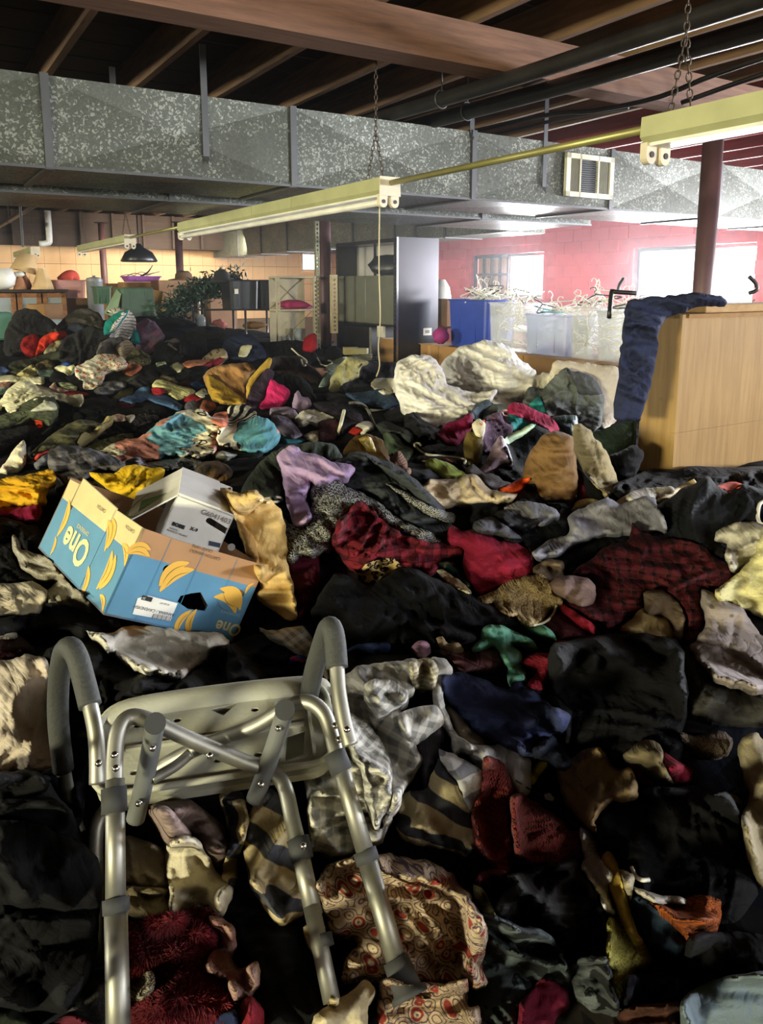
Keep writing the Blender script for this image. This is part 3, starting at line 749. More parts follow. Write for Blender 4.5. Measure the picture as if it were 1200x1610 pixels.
    halfw = max(1e-3, float(em.max())); dm = np.clip(em / halfw, 0, 1); dome = 0.5 * np.sqrt(np.clip(1 - (1 - np.clip(em / (halfw * 0.6), 0, 1)) ** 2, 0, 1)) + 0.5 * dm
    lump = 0.8 + 0.55 * pn(x / (W0 * 3) + oy, y / (W0 * 3))
    h = th * (0.35 + 0.65 * hem) + 0.75 * puff * dome * np.clip(lump, 0.1, 1.6) + fd * (0.2 + 0.8 * hem)
    if seam is not None:                       # sewn line or hem across the piece: a groove along a pixel polyline
        for sl in seam:
            Q = pixels(z, sl)
            for a, b in zip(Q, Q[1:]):
                e = b - a; t = np.clip(((X - a[0]) * e[0] + (Y - a[1]) * e[1]) / (e @ e + 1e-9), 0, 1)
                dd = np.hypot(X - a[0] - t * e[0], Y - a[1] - t * e[1]) * mpp; h = h - 0.007 * np.exp(-(dd / 0.006) ** 2)
    T = B - h / ca; T = np.minimum(T, Zc - 0.004 / ca - 0.25 * np.maximum(h, 0) / ca) if depth is None else T
    Tb = boxblur(T, 2); kb = 0.75 * np.clip(1 - em / 0.04, 0, 1); T = T * (1 - kb) + Tb * kb
    # mesh
    cpx = cell or min(5.0, max(2.3, 0.008 / mpp)); 
    cpx = max(cpx, size / 125)
    gx = np.arange(P[:, 0].min(), P[:, 0].max(), cpx); gy = np.arange(P[:, 1].min(), P[:, 1].max(), cpx * 0.88)
    IX, IY = np.meshgrid(gx, gy); IX = IX + (np.arange(len(gy)) % 2)[:, None] * cpx * 0.5; IX, IY = IX.ravel(), IY.ravel()
    e = bil(ed, (IX - U0) / STEP - 0.5 - i0, (IY - V0) / STEP - 0.5 - j0); kp = e > cpx * 0.55; IX, IY = IX[kp], IY[kp]
    # boundary resampled at the cell size
    seg = np.roll(P, -1, 0) - P; L = np.linalg.norm(seg, axis=1); cum = np.concatenate([[0], L.cumsum()]); nb = max(8, int(cum[-1] / cpx)); s = np.arange(nb) * cum[-1] / nb
    k = np.clip(np.searchsorted(cum, s, 'right') - 1, 0, len(P) - 1); f = (s - cum[k]) / np.maximum(L[k], 1e-9); Bd = P[k] + seg[k] * f[:, None]
    pts = [Vector(q) for q in Bd] + [Vector(q) for q in zip(IX, IY)]
    vs_, _, fs, ov, _, _ = delaunay_2d_cdt(pts, [], [list(range(nb))], 1, 1e-5)
    V2 = np.array([(q[0], q[1]) for q in vs_]); src = [o_[0] if o_ else -1 for o_ in ov]
    t = bil(T, (V2[:, 0] - U0) / STEP - 0.5 - i0, (V2[:, 1] - V0) / STEP - 0.5 - j0)
    W = CAM + ray(V2[:, 0], V2[:, 1]) * t[:, None]
    faces = [tuple(q) for q in fs]
    if not faces: return None
    a_, b_, c_ = W[faces[0][0]], W[faces[0][1]], W[faces[0][2]]
    if np.cross(b_ - a_, c_ - a_) @ (CAM - a_) < 0: faces = [q[::-1] for q in faces]
    # boundary edges -> skirt that tucks under the piece
    cnt = {}
    for q in faces:
        for i in range(3):
            e_ = (q[i], q[(i + 1) % 3]); cnt[e_] = 1
    bd = [e_ for e_ in cnt if (e_[1], e_[0]) not in cnt]
    bv = sorted({i for e_ in bd for i in e_}); mp_ = {v_: len(W) + i for i, v_ in enumerate(bv)}
    ctr = W.mean(0); sk = W[bv] + ray(V2[bv, 0], V2[bv, 1]) * (min(skirt / 0.35, skirt * yf * 1.2)); sk = sk + (ctr - sk) * 0.02
    sk[:, 2] -= 0.01
    W = np.concatenate([W, sk]); faces += [(e_[1], e_[0], mp_[e_[0]], mp_[e_[1]]) for e_ in bd]
    ra = rot if rot is not None else r.uniform(-0.5, 0.5)
    ux = np.concatenate([V2[:, 0], V2[bv, 0]]) - cx; uy = np.concatenate([V2[:, 1], V2[bv, 1]]) - cy
    ux, uy = ux * mpp, uy * mpp * yf; tt_ = np.concatenate([t, t[bv]]); off = (tt_ - np.median(tt_)) * 0.25
    UV = np.column_stack([ux * math.cos(ra) + uy * math.sin(ra) + off, -ux * math.sin(ra) + uy * math.cos(ra) + off])
    kw = {}
    if parent is None:
        kw['label'] = label; kw['category'] = cat or name.replace('_', ' ')
        if group: kw['group'] = group
    elif label: kw['label'] = label
    o = mk(name, W, faces, mat, parent=parent, smooth=True, uvs=UV, **kw)
    # the heap now includes this piece
    upd = ins; ZB[j0:j1, i0:i1][upd] = np.minimum(Zc, T)[upd]
    return o
def block_depth(poly3):
    """tell the heap that a flat rigid face stands here (so that cloth drapes over it)"""
    poly3 = np.asarray(poly3, float); q = poly3 - CAM; Fv = np.array([0, CP, -SP]); Uv = np.array([0, SP, CP])
    zc_ = q @ Fv; P = np.column_stack([PU + F * q[:, 0] / zc_, PV - F * (q @ Uv) / zc_])
    n = np.cross(poly3[1] - poly3[0], poly3[2] - poly3[0]); ed = edge_dist(uu, vv, P)
    den = RAY @ n; T = ((poly3[0] - CAM) @ n) / np.where(np.abs(den) < 1e-5, 1e-5, den); msk = (ed > -1) & (T > 0.2)
    ZB[msk] = np.minimum(ZB, T)[msk]
def project(p):
    q = np.asarray(p, float) - CAM; z_ = q @ np.array([0, CP, -SP]); return PU + F * q[..., 0] / z_, PV - F * (q @ np.array([0, SP, CP])) / z_

# ---- underlayer: the heap itself, dark cloth packed together
_X, _Y = np.meshgrid(np.arange(GX0, GX1, 0.06), np.arange(GY0, GY1, 0.06))
_Z = gsample(_X, _Y) - 0.012 + 0.02 * (1 - np.abs(pn(_X * 5, _Y * 5)) * 2) + 0.012 * pn(_X * 12, _Y * 12)
_V = np.column_stack([_X.ravel(), _Y.ravel(), _Z.ravel()]); _nx, _ny = _X.shape[1], _X.shape[0]
_id = np.arange(_nx * _ny).reshape(_ny, _nx)
_dd = _V @ ED; _jj = _V @ EJ; _ok = ((_dd < 5.05) & (_dd > -8.8) & (_jj < 11.4)).reshape(_ny, _nx)
_q = _ok[:-1, :-1] & _ok[1:, :-1] & _ok[:-1, 1:] & _ok[1:, 1:]
_F = np.stack([_id[:-1, :-1], _id[:-1, 1:], _id[1:, 1:], _id[1:, :-1]], -1)[_q]
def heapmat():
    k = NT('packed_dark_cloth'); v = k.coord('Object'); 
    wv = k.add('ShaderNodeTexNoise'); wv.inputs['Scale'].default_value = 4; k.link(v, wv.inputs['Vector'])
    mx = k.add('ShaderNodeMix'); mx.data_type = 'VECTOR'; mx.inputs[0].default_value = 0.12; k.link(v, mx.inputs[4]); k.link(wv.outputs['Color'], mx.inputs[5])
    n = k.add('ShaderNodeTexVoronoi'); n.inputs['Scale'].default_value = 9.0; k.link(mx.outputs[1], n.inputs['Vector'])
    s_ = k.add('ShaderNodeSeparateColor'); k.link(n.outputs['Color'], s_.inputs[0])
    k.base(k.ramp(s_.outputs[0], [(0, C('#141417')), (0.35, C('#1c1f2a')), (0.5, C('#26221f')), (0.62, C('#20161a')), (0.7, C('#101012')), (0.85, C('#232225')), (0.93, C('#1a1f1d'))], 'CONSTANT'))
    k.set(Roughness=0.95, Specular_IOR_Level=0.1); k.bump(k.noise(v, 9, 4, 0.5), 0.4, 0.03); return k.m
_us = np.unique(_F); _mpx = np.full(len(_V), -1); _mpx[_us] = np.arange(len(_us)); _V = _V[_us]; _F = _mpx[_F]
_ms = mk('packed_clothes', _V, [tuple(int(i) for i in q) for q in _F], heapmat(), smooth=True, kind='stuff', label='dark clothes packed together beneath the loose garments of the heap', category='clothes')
# ================================================================== flat print and panels
def flatmat(name, hexc, rough=0.7):
    return plain(name, hexc, rough, var=0.05, nscale=14)
def text2d(s, h, bold=0.0, spacing=1.0):
    cu = bpy.data.curves.new('lettering', 'FONT'); cu.body = s; cu.size = h; cu.resolution_u = 3; cu.offset = bold; cu.space_character = spacing
    ob = bpy.data.objects.new('lettering', cu); col.objects.link(ob); bpy.context.view_layer.update()
    dg = bpy.context.evaluated_depsgraph_get(); me = ob.evaluated_get(dg).to_mesh()
    V = np.array([v.co[:2] for v in me.vertices]); Fc = [tuple(p.vertices) for p in me.polygons]
    ob.evaluated_get(dg).to_mesh_clear(); bpy.data.objects.remove(ob); bpy.data.curves.remove(cu)
    return V, Fc
class Face:
    """a flat face in space: origin, unit axes e1, e2, normal n toward the viewer"""
    def __init__(s, o, e1, e2):
        s.o, s.e1, s.e2 = (np.asarray(x, float) for x in (o, e1, e2)); s.n = np.cross(s.e1, s.e2)
        if s.n @ (CAM - s.o) < 0: s.n = -s.n
        s.n /= np.linalg.norm(s.n)
    def st(s, u, v):
        r = ray(u, v); t = ((s.o - CAM) @ s.n) / (r @ s.n); q = CAM + r * t - s.o; return np.array([q @ s.e1, q @ s.e2])
    def P(s, st, lift=0.0):
        st = np.asarray(st, float); return s.o + st[..., :1] * s.e1 + st[..., 1:2] * s.e2 + s.n * lift
    def poly(s, name, pts, mat, parent, lift=0.0012, px=True, label=None):
        st = np.array([s.st(*p) for p in pts]) if px else np.asarray(pts, float)
        tri = delaunay_2d_cdt([Vector(p) for p in st], [], [list(range(len(st)))], 1, 1e-6)
        V = np.array([tuple(p) for p in tri[0]]); W = s.P(V, lift); Fc = [tuple(f) for f in tri[2]]
        a, b, c = (W[i] for i in Fc[0][:3])
        if np.cross(b - a, c - a) @ s.n < 0: Fc = [f[::-1] for f in Fc]
        return mk(name, W, Fc, mat, parent=parent, **({'label': label} if label else {}))
    def text(s, body, at_st, h, ang, mat, parent, lift=0.0016, bold=0.0, center=True, name='lettering'):
        V, Fc = text2d(body, h, bold)
        if center: V = V - (V.max(0) + V.min(0)) / 2
        flip = 1.0 if np.cross(s.e1, s.e2) @ s.n > 0 else -1.0
        V = V * np.array([flip, 1.0])
        c, q = math.cos(ang), math.sin(ang); V = np.column_stack([V[:, 0] * c - V[:, 1] * q, V[:, 0] * q + V[:, 1] * c]) + np.asarray(at_st)
        return mk(name, s.P(V, lift), Fc, mat, parent=parent)
    def panel(s, name, outer, holes, th, mat, parent, px=True, label=None):
        o2 = np.array([s.st(*p) for p in outer]) if px else np.asarray(outer, float); hs = [np.array([s.st(*p) for p in h]) if px else np.asarray(h, float) for h in holes]
        pts = [Vector(p) for p in o2]; fl = [list(range(len(o2)))]
        for h in hs: fl.append(list(range(len(pts), len(pts) + len(h)))); pts += [Vector(p) for p in h]
        r = delaunay_2d_cdt(pts, [], fl, 1, 1e-6); V = np.array([tuple(p) for p in r[0]]); tri = [tuple(f) for f in r[2]]; Vn = V
        if hs:
            cen = np.array([Vn[list(f)].mean(0) for f in tri]); bad = np.zeros(len(tri), bool)
            for h in hs:
                nr = np.where(np.abs(cen - h.mean(0)).max(1) < np.abs(h - h.mean(0)).max() * 1.1)[0]
                if len(nr): bad[nr] |= edge_dist(cen[nr, 0], cen[nr, 1], h) > 0
            tri = [f for f, k_ in zip(tri, bad) if not k_]
        N = len(V); W = np.concatenate([s.P(V), s.P(V, -th)]); Fc = []
        for f in tri:
            a, b, c = (W[i] for i in f[:3]); f = f if np.cross(b - a, c - a) @ s.n > 0 else f[::-1]; Fc += [f, tuple(i + N for i in f[::-1])]
        cnt = {}
        for f in Fc[::2]:
            for i in range(len(f)): cnt[(f[i], f[(i + 1) % len(f)])] = 1
        for (a, b) in cnt:
            if (b, a) not in cnt: Fc.append((b, a, a + N, b + N))
        return mk(name, W, Fc, mat, parent=parent, **({'label': label} if label else {}))
def ell(c, a, b, ang=0, n=18):
    t = np.arange(n) * 2 * math.pi / n; x, y = a * np.cos(t), b * np.sin(t); return np.column_stack([c[0] + x * math.cos(ang) - y * math.sin(ang), c[1] + x * math.sin(ang) + y * math.cos(ang)])
def crescent(c, L, w_, bend, ang, n=9):
    """a banana outline"""
    t = np.linspace(-1, 1, n); mid = np.column_stack([t * L / 2, bend * (1 - t * t)]); wd = w_ * (1 - np.abs(t) ** 2.6) * 0.5 + w_ * 0.10
    P = np.concatenate([mid + np.column_stack([t * 0, wd]), (mid - np.column_stack([t * 0, wd]))[::-1]]); ca, sa = math.cos(ang), math.sin(ang)
    return np.column_stack([c[0] + P[:, 0] * ca - P[:, 1] * sa, c[1] + P[:, 0] * sa + P[:, 1] * ca])
# ================================================================== shelving, boxes and bins behind the heap
M_black = plain('black_plastic', '#17181b', 0.4); M_blkmet = plain('black_metal', '#26272a', 0.32, 0.4); M_kraft2 = plain('brown_carton', '#a37a49', 0.85, var=0.1, nscale=5)
M_kraft3 = plain('dull_carton', '#7f5f45', 0.85, var=0.12, nscale=5); M_beige = plain('beige_metal', '#b7ac92', 0.5, 0.1, var=0.15, nscale=5); M_olivem = plain('olive_metal', '#77765a', 0.5, 0.2)
M_greyp = plain('grey_green_panel', '#5d5e50', 0.55, 0.1); M_pinkb = plain('pink_plastic', '#dba09a', 0.5); M_greym = plain('grey_can', '#8e9093', 0.4, 0.4); M_tote = plain('green_plastic', '#3d5a44', 0.5)
M_purple = plain('purple_plastic', '#9a5aa8', 0.45); M_whitep = plain('white_plastic', '#dfdcd2', 0.45); M_bluep = plain('blue_plastic', '#2b46a8', 0.4); M_oak = wood('oak_frame', '#7a4a28', '#b07a48'); M_darkwood = wood('dark_top', '#2a2220', '#3b302b')
M_clear = NT('clear_plastic'); M_clear.set(Base_Color=(0.88, 0.9, 0.92, 1), Roughness=0.3, Alpha=0.2); M_clear = M_clear.m
M_clearb = NT('lilac_clear_plastic'); M_clearb.set(Base_Color=(0.62, 0.68, 0.88, 1), Roughness=0.3, Alpha=0.36); M_clearb = M_clearb.m
M_leaf = plain('garland_green', '#1f3a2c', 0.6); M_shade = plain('lamp_shade_cloth', '#c9a878', 0.8); M_clay = plain('clay', '#a5714e', 0.8); M_glassd = NT('cabinet_glass').set(Base_Color=(0.5, 0.56, 0.58, 1), Roughness=0.08, Transmission_Weight=0.4).m
M_chromew = plain('chrome_wire', '#9a9ca0', 0.25, 0.9); M_book = plain('old_book', '#8f8557', 0.8)
UPZ = np.array([0, 0, 1.0])
class On:
    """a vertical front plane in the room: j = const (faces the camera along D) or d = const (faces along J)"""
    def __init__(s, axis, val): s.axis, s.val = axis, val; s.e = ED if axis == 'j' else EJ; s.dep = EJ if axis == 'j' else ED
    def p(s, u, v): return atj(u, v, s.val) if s.axis == 'j' else atd(u, v, s.val)
    def box(s, u0, v0, u1, v1, depth, bev=0.0, z0=None, off=0.0):
        a, b, t = s.p(u0, v1), s.p(u1, v1), s.p((u0 + u1) / 2, v0); zb = (s.p((u0 + u1) / 2, v1))[2] if z0 is None else z0
        a = a.copy(); b = b.copy(); a[2] = b[2] = zb; e = b - a
        return box(a + s.dep * off, e, s.dep * depth, UPZ * (t[2] - zb), bev)
def carton(label, pl, u0, v0, u1, v1, depth, mat, z0=None, group=None, open_=False, name='cardboard_box'):
    v, f = pl.box(u0, v0, u1, v1, depth, 0, z0); v = np.array(v); lo = v.min(0)
    t = thing(name, label, 'box', [v[:, 0].mean(), v[:, 1].mean(), lo[2]], group)
    mk('carton_body', v, f, mat, parent=t)
    ztop = v[:, 2].max(); a = v[0].copy(); a[2] = ztop; e = pl.e * np.linalg.norm(v[4] - v[0]) * (1 if (v[4] - v[0]) @ pl.e > 0 else -1)
    mk('lid_flap', *box(a + pl.dep * 0.003, e, pl.dep * depth * 0.49, UPZ * 0.004), mat, parent=t); mk('lid_flap', *box(a + pl.dep * depth * 0.505, e, pl.dep * depth * 0.49, UPZ * 0.004), mat, parent=t)
    return t
def tub(name, label, c, w_, d_, h, mat, e=ED, dep=EJ, taper=0.86, rim=0.018, group=None, inverted=False, wall=0.006, cat='bin'):
    """open plastic tub with a rolled rim, centre of base at c"""
    t = thing(name, label, cat, c, group); c = np.asarray(c, float); k0, k1 = (1, taper) if inverted else (taper, 1)
    def ring(k, z, inset=0): 
        w2, d2 = w_ * k / 2 - inset, d_ * k / 2 - inset; r = min(w2, d2) * 0.18; P = []
        for sx, sy, a0 in ((1, 1, 0), (-1, 1, 90), (-1, -1, 180), (1, -1, 270)):
            for a in (0, 45, 90): P.append(c + e * (sx * (w2 - r) + r * math.cos(math.radians(a0 + a))) + dep * (sy * (d2 - r) + r * math.sin(math.radians(a0 + a))) + UPZ * z)
        return P
    rings = [ring(k0, 0), ring(k1, h), ring(k1, h, wall), ring(k0, wall, wall)] if not inverted else [ring(k0, 0), ring(k1, h - 0.02), ring(k1 * 0.97, h)]
    V = np.concatenate(rings); n = 12; Fc = []
    for i in range(len(rings) - 1):
        for s in range(n): s2 = (s + 1) % n; Fc.append((i * n + s, i * n + s2, (i + 1) * n + s2, (i + 1) * n + s))
    Fc.append(tuple(range(n))[::-1]); Fc.append(tuple((len(rings) - 1) * n + s for s in range(n)))
    mk('tub_wall', V, Fc, mat, parent=t)
    zr = 0.0 if inverted else h
    P = [p for p in ring(1.0, zr, -rim * 0.4)]
    mk('tub_rim', *tube(P, rim * 0.55, 6, closed=True), mat, parent=t, smooth=True)
    for s in (-1, 1):
        k = (k0 + k1) / 2; a = c + e * s * w_ * k * 0.22 - dep * (d_ * k / 2 + 0.003)
        mk('tub_ridge', *box(a + UPZ * h * 0.08 - e * 0.008, e * 0.016, dep * 0.02, UPZ * h * 0.8), mat, parent=t)
    return t
BK = On('j', 11.6)
# ---- glazed sideboard at the far left
sb0, sb1 = BK.p(-60, 455), BK.p(104, 455); L = np.linalg.norm(sb1 - sb0); sb = sb0.copy(); sb[2] = 0; ztop = sb1[2]
t = thing('sideboard', 'dark topped oak sideboard with glazed doors, carrying the lampshades', 'cabinet', sb + ED * L / 2)
mk('top_board', *box(sb - ED * 0.02 - EJ * 0.03 + UPZ * (ztop - 0.04), ED * (L + 0.04), EJ * 0.5, UPZ * 0.04, 0.006), M_darkwood, parent=t)
mk('carcass', *join(box(sb + EJ * 0.42, ED * L, EJ * 0.02, UPZ * (ztop - 0.04)), box(sb, ED * 0.03, EJ * 0.44, UPZ * (ztop - 0.04)), box(sb + ED * (L - 0.03), ED * 0.03, EJ * 0.44, UPZ * (ztop - 0.04)), box(sb + UPZ * 0.0, ED * L, EJ * 0.44, UPZ * 0.08)), M_darkwood, parent=t)
nd = 4
for i in range(nd):
    a = sb + ED * (L * i / nd + 0.01) - EJ * 0.012; w_ = L / nd - 0.02; zb = 0.75; zt = ztop - 0.05; fw = 0.06
    dr = mk('door', *join(box(a + UPZ * zb, ED * fw, EJ * 0.022, UPZ * (zt - zb)), box(a + ED * (w_ - fw) + UPZ * zb, ED * fw, EJ * 0.022, UPZ * (zt - zb)), box(a + UPZ * (zt - fw), ED * w_, EJ * 0.022, UPZ * fw), box(a + UPZ * zb, ED * w_, EJ * 0.022, UPZ * fw)), M_oak, parent=t)
    mk('pane', *box(a + ED * fw + EJ * 0.01 + UPZ * (zb + fw), ED * (w_ - 2 * fw), EJ * 0.004, UPZ * (zt - zb - 2 * fw)), M_glassd, parent=dr)
    mk('knob', *lathe(a + ED * (0.03 if i % 2 else w_ - 0.03) + UPZ * (zb + zt) / 2, [(0.012, 0), (0.016, 0.012), (0.004, 0.02)], 10, -EJ), M_chromew, parent=dr)
ST = ztop
def on_top(u, j=11.75): p = atj(u, 455, j); p[2] = ST; return p
# lampshades, clay vase, white jug
c = on_top(68); t = thing('lampshade', 'beige flared lampshade standing on the sideboard beside the pink bin', 'lampshade', c)
mk('shade', *lathe(c, [(0.155, 0.0), (0.13, 0.09), (0.09, 0.19), (0.055, 0.29), (0.05, 0.285), (0.085, 0.185), (0.125, 0.085), (0.15, 0.0)], 8, cap=False), M_shade, parent=t); mk('shade_ring', *lathe(c + UPZ * 0.28, [(0.054, 0), (0.054, 0.012)], 16), M_beige, parent=t)
c = on_top(40, 11.95) + UPZ * 0.24; t = thing('lampshade', 'large tan lampshade tilted above the clay vase', 'lampshade', c)
mk('shade', *lathe(c, [(0.19, 0), (0.10, 0.26), (0.094, 0.26), (0.184, 0.0)], 20, (0.25, 0.1, 1), cap=False), M_shade, parent=t, smooth=True); mk('lamp_base', *lathe(on_top(40, 11.95), [(0.07, 0), (0.09, 0.05), (0.06, 0.14), (0.02, 0.2), (0.015, 0.34)], 16), M_clay, parent=t, smooth=True)
c = on_top(32); t = thing('vase', 'terracotta cone vase with a white stopper on the sideboard', 'vase', c)
mk('vase_body', *lathe(c, [(0.09, 0), (0.075, 0.06), (0.045, 0.15), (0.035, 0.17)], 16), M_clay, parent=t, smooth=True); mk('stopper', *lathe(c + UPZ * 0.17, [(0.03, 0), (0.075, 0.025), (0.06, 0.06), (0.015, 0.075)], 16), M_whitep, parent=t, smooth=True)
c = on_top(3); t = thing('planter', 'round white ceramic planter at the end of the sideboard', 'planter', c)
mk('bowl', *lathe(c, [(0.08, 0), (0.17, 0.06), (0.19, 0.16), (0.15, 0.28), (0.14, 0.28), (0.175, 0.16), (0.15, 0.06), (0.05, 0.02)], 22), M_whitep, parent=t, smooth=True); mk('spout', *tube([c + ED * 0.17 + UPZ * 0.12, c + ED * 0.24 + UPZ * 0.14, c + ED * 0.27 + UPZ * 0.15], [0.035, 0.022, 0.01], 8), M_pinkb, parent=t, smooth=True)
# ---- bins, cartons along the end wall
def floorbox(label, u0, v0, u1, j, depth, mat, **k):
    return carton(label, On('j', j), u0, v0, u1, 470, depth, mat, z0=0.0, **k)
def stand(label, u0, u1, v, j, depth, name='crate', mat=None):
    p = On('j', j); a, b = p.p(u0, v), p.p(u1, v); z = a[2]; a[2] = b[2] = 0
    o = mk(name, *box(a, b - a, EJ * depth, UPZ * z, 0.01), mat or M_kraft3); o['label'] = label; o['category'] = 'crate'; return (a + b) / 2 + EJ * depth / 2 + UPZ * z
c = stand('plain brown crate under the pink bin, right of the sideboard', 88, 138, 469, 11.8, 0.5)
pw = np.linalg.norm(atj(137, 468, 11.8) - atj(88, 468, 11.8)); ph = atj(110, 441, 11.8)[2] - c[2]
tub('storage_bin', 'pink plastic bin beside the beige lampshade', c, pw, 0.42, ph, M_pinkb, taper=0.93)
t = mk('cloth', *tube([c + UPZ * (ph + 0.0) - ED * .12, c + UPZ * (ph + .05), c + UPZ * (ph + .07) + ED * 0.08, c + UPZ * ph + ED * 0.14], [.05, .09, .08, .04], 10, smooth=4), plain('red_cloth', '#c4483a', 0.9), smooth=True); t['label'] = 'red cloth bundled in the top of the pink bin'; t['category'] = 'cloth'
c = atj(150, 470, 11.7); c[2] = 0; hh_ = atj(150, 440, 11.7)[2]; t = thing('trash_can', 'tall grey metal can right of the pink bin', 'bin', c)
mk('can_body', *lathe(c, [(0.10, 0), (0.115, hh_ - .02), (0.122, hh_ - .01), (0.115, hh_), (0.106, hh_ - .01), (0.1, .03)], 22), M_greym, parent=t, smooth=True); mk('can_lid', *lathe(c + UPZ * (hh_ + 0.001), [(0.118, 0), (0.1, .025), (0.02, .04), (0.02, .06)], 20), M_greym, parent=t, smooth=True)
c = atj(161, 478, 11.2); c[2] = max(0.75, c[2]); tub('storage_bin', 'narrow dark green bin behind the open green tote', c + UPZ * 0, 0.20, 0.3, atj(161, 451, 11.2)[2] - c[2], M_tote, taper=0.85)
floorbox('mustard brown carton under the purple tray', 196, 444, 249, 12.75, 0.4, M_kraft2); floorbox('tan carton behind the narrow green bin', 168, 446, 195, 13.3, 0.4, M_kraft2)
bx_ = floorbox('wide worn brown carton behind the mauve column', 251, 441, 310, 12.2, 0.45, M_kraft3); floorbox('white storage carton right of the mauve column', 313, 437, 331, 12.75, 0.4, M_whitep)
o_ = floorbox('dark brown low carton behind the wire shelf', 331, 448, 372, 11.9, 0.5, M_kraft3)
c = atj(222, 443, 12.95); c[2] = atj(222, 444, 12.75)[2] + 0.008; tw = np.linalg.norm(atj(250, 440, 12.8) - atj(195, 440, 12.8)); tub('tray', 'shallow purple plastic tray of hangers on the mustard carton', c, tw, 0.4, 0.085, M_purple, taper=0.85, cat='tray')
for i in range(5):
    a = c + ED * (i - 2) * 0.1 + UPZ * 0.09; o = mk('hanger', *tube([a - ED * 0.13, a + UPZ * (0.03 + 0.02 * (i % 3)), a + ED * 0.12 + UPZ * 0.02 * i], 0.007, 6, smooth=3), (M_greym, M_black)[i % 2], smooth=True); o['label'] = 'loose plastic hanger heaped in the purple tray'; o['category'] = 'hanger'; o['group'] = 'hangers in the purple tray'
o = mk('branch', *tube([c + UPZ * 0.09, c + ED * 0.12 + UPZ * 0.16, c + ED * 0.2 + UPZ * 0.27], [0.02, 0.014, 0.006], 6, smooth=3), M_black, smooth=True); o['label'] = 'dark stick rising out of the purple tray'; o['category'] = 'stick'
c = atj(289, 440, 12.4); c[2] = atj(280, 441, 12.3)[2] + .004; o = mk('hat', *lathe(c, [(0.24, 0), (0.25, 0.01), (0.14, 0.03), (0.13, 0.10), (0.08, 0.15), (0.01, 0.15)], 20), plain('brown_felt', '#5b4430', 0.9), smooth=True); o['label'] = 'brown brimmed hat on the wide worn carton'; o['category'] = 'hat'
# green tote tipped upside down with its lid leaning
c = atj(212, 500, 10.2); gw = np.linalg.norm(atj(241, 480, 10.2) - atj(184, 480, 10.2)); gh = atj(212, 452, 10.2)[2] - c[2]
tub('tote', 'green plastic tote standing upside down above the zebra top', c, gw, 0.45, gh, M_tote, inverted=True, taper=0.9, rim=0.03)
a = [atj(166, 498, 10.15), atj(186, 498, 10.05), atj(189, 456, 10.15), atj(182, 455, 10.2)]
o = mk('plastic_cover', *slab(np.array([atj(163, 492, 10.0), atj(181, 500, 9.9), atj(190, 462, 10.0), atj(183, 455, 10.1)]), -EJ, 0.02), plain('pale_green_plastic', '#7f9678', 0.5)); o['label'] = 'pale green lid leaning against the upside down tote'; o['category'] = 'cover'
a = np.array([atj(240, 455, 10.6), atj(256, 458, 10.5), atj(266, 490, 10.4), atj(252, 494, 10.4), atj(240, 478, 10.5)]); o = mk('cardboard_piece', *slab(a, EJ, 0.01), M_kraft2); o['label'] = 'torn tan cardboard piece behind the upside down tote'; o['category'] = 'cardboard'
o = mk('storage_bin', *box(atj(0, 535, 9.4) - ED * 0.25, ED * 0.40, EJ * 0.35, UPZ * 0.30, 0.02), plain('teal_plastic', '#5f9184', 0.5)); o['label'] = 'teal plastic bin at the frame edge below the sideboard'; o['category'] = 'bin'
carton('mustard cardboard box in front of the sideboard doors', On('j', 11.0), 48, 479, 72, 502, 0.3, M_kraft2); carton('faded brown cardboard box right of the mustard one', On('j', 10.95), 73, 478, 100, 502, 0.3, M_kraft3)
# ---- dark garland sweeping down from the black tubs
gp = catmull([atj(262, 516, 9.6), atj(272, 492, 9.7), atj(292, 470, 9.8), atj(322, 455, 9.8), atj(352, 447, 9.8), atj(372, 445, 9.8)], 10)
t = thing('garland', 'dark green leafy garland draped between the mauve column and black tubs', 'garland', gp[0])
mk('garland_stem', *tube(gp, 0.012, 6), M_leaf, parent=t, smooth=True)
rg = np.random.RandomState(4); n = 2600; k = rg.randint(0, len(gp), n); p = gp[k] + rg.randn(n, 3) * 0.085; d_ = rg.randn(n, 3); d_ /= np.linalg.norm(d_, axis=1)[:, None]; q_ = np.cross(d_, rg.randn(n, 3)); q_ /= np.linalg.norm(q_, axis=1)[:, None]
V = np.concatenate([p, p + d_ * 0.04 + q_ * 0.014, p + d_ * 0.085, p + d_ * 0.04 - q_ * 0.014]); mk('garland_leaves', V, [(i, i + n, i + 2 * n, i + 3 * n) for i in range(n)], M_leaf, parent=t, kind='stuff')
# ---- two black tubs and a hat above the wire shelf
WS = On('j', 9.2)
z1 = WS.p(390, 487)[2]
for (u0, u1, lb) in ((364, 409, 'black plastic tub with a small white sticker, nearer the garland'), (411, 441, 'black plastic tub beside the beige shelf')):
    a, b = WS.p(u0, 487), WS.p(u1, 487); c = (a + b) / 2 + EJ * 0.2; c[2] = z1 + 0.008; t = tub('storage_bin', lb, c, np.linalg.norm(b - a), 0.38, WS.p((u0 + u1) / 2, 441)[2] - z1 - 0.008, M_black, taper=0.93)
    if u0 == 364: mk('sticker', *box(WS.p(368, 462) - EJ * 0.022, ED * 0.05, EJ * 0.002, UPZ * 0.06), M_whitep, parent=t)
c = WS.p(358, 444) + EJ * 0.2; o = mk('hat', *lathe(c, [(0.16, 0), (0.165, 0.012), (0.11, 0.04), (0.085, 0.12), (0.03, 0.165), (0.005, 0.165)], 18), plain('black_felt', '#1d1c22', 0.9), smooth=True); o['label'] = 'pointed black hat above the black tubs'; o['category'] = 'hat'
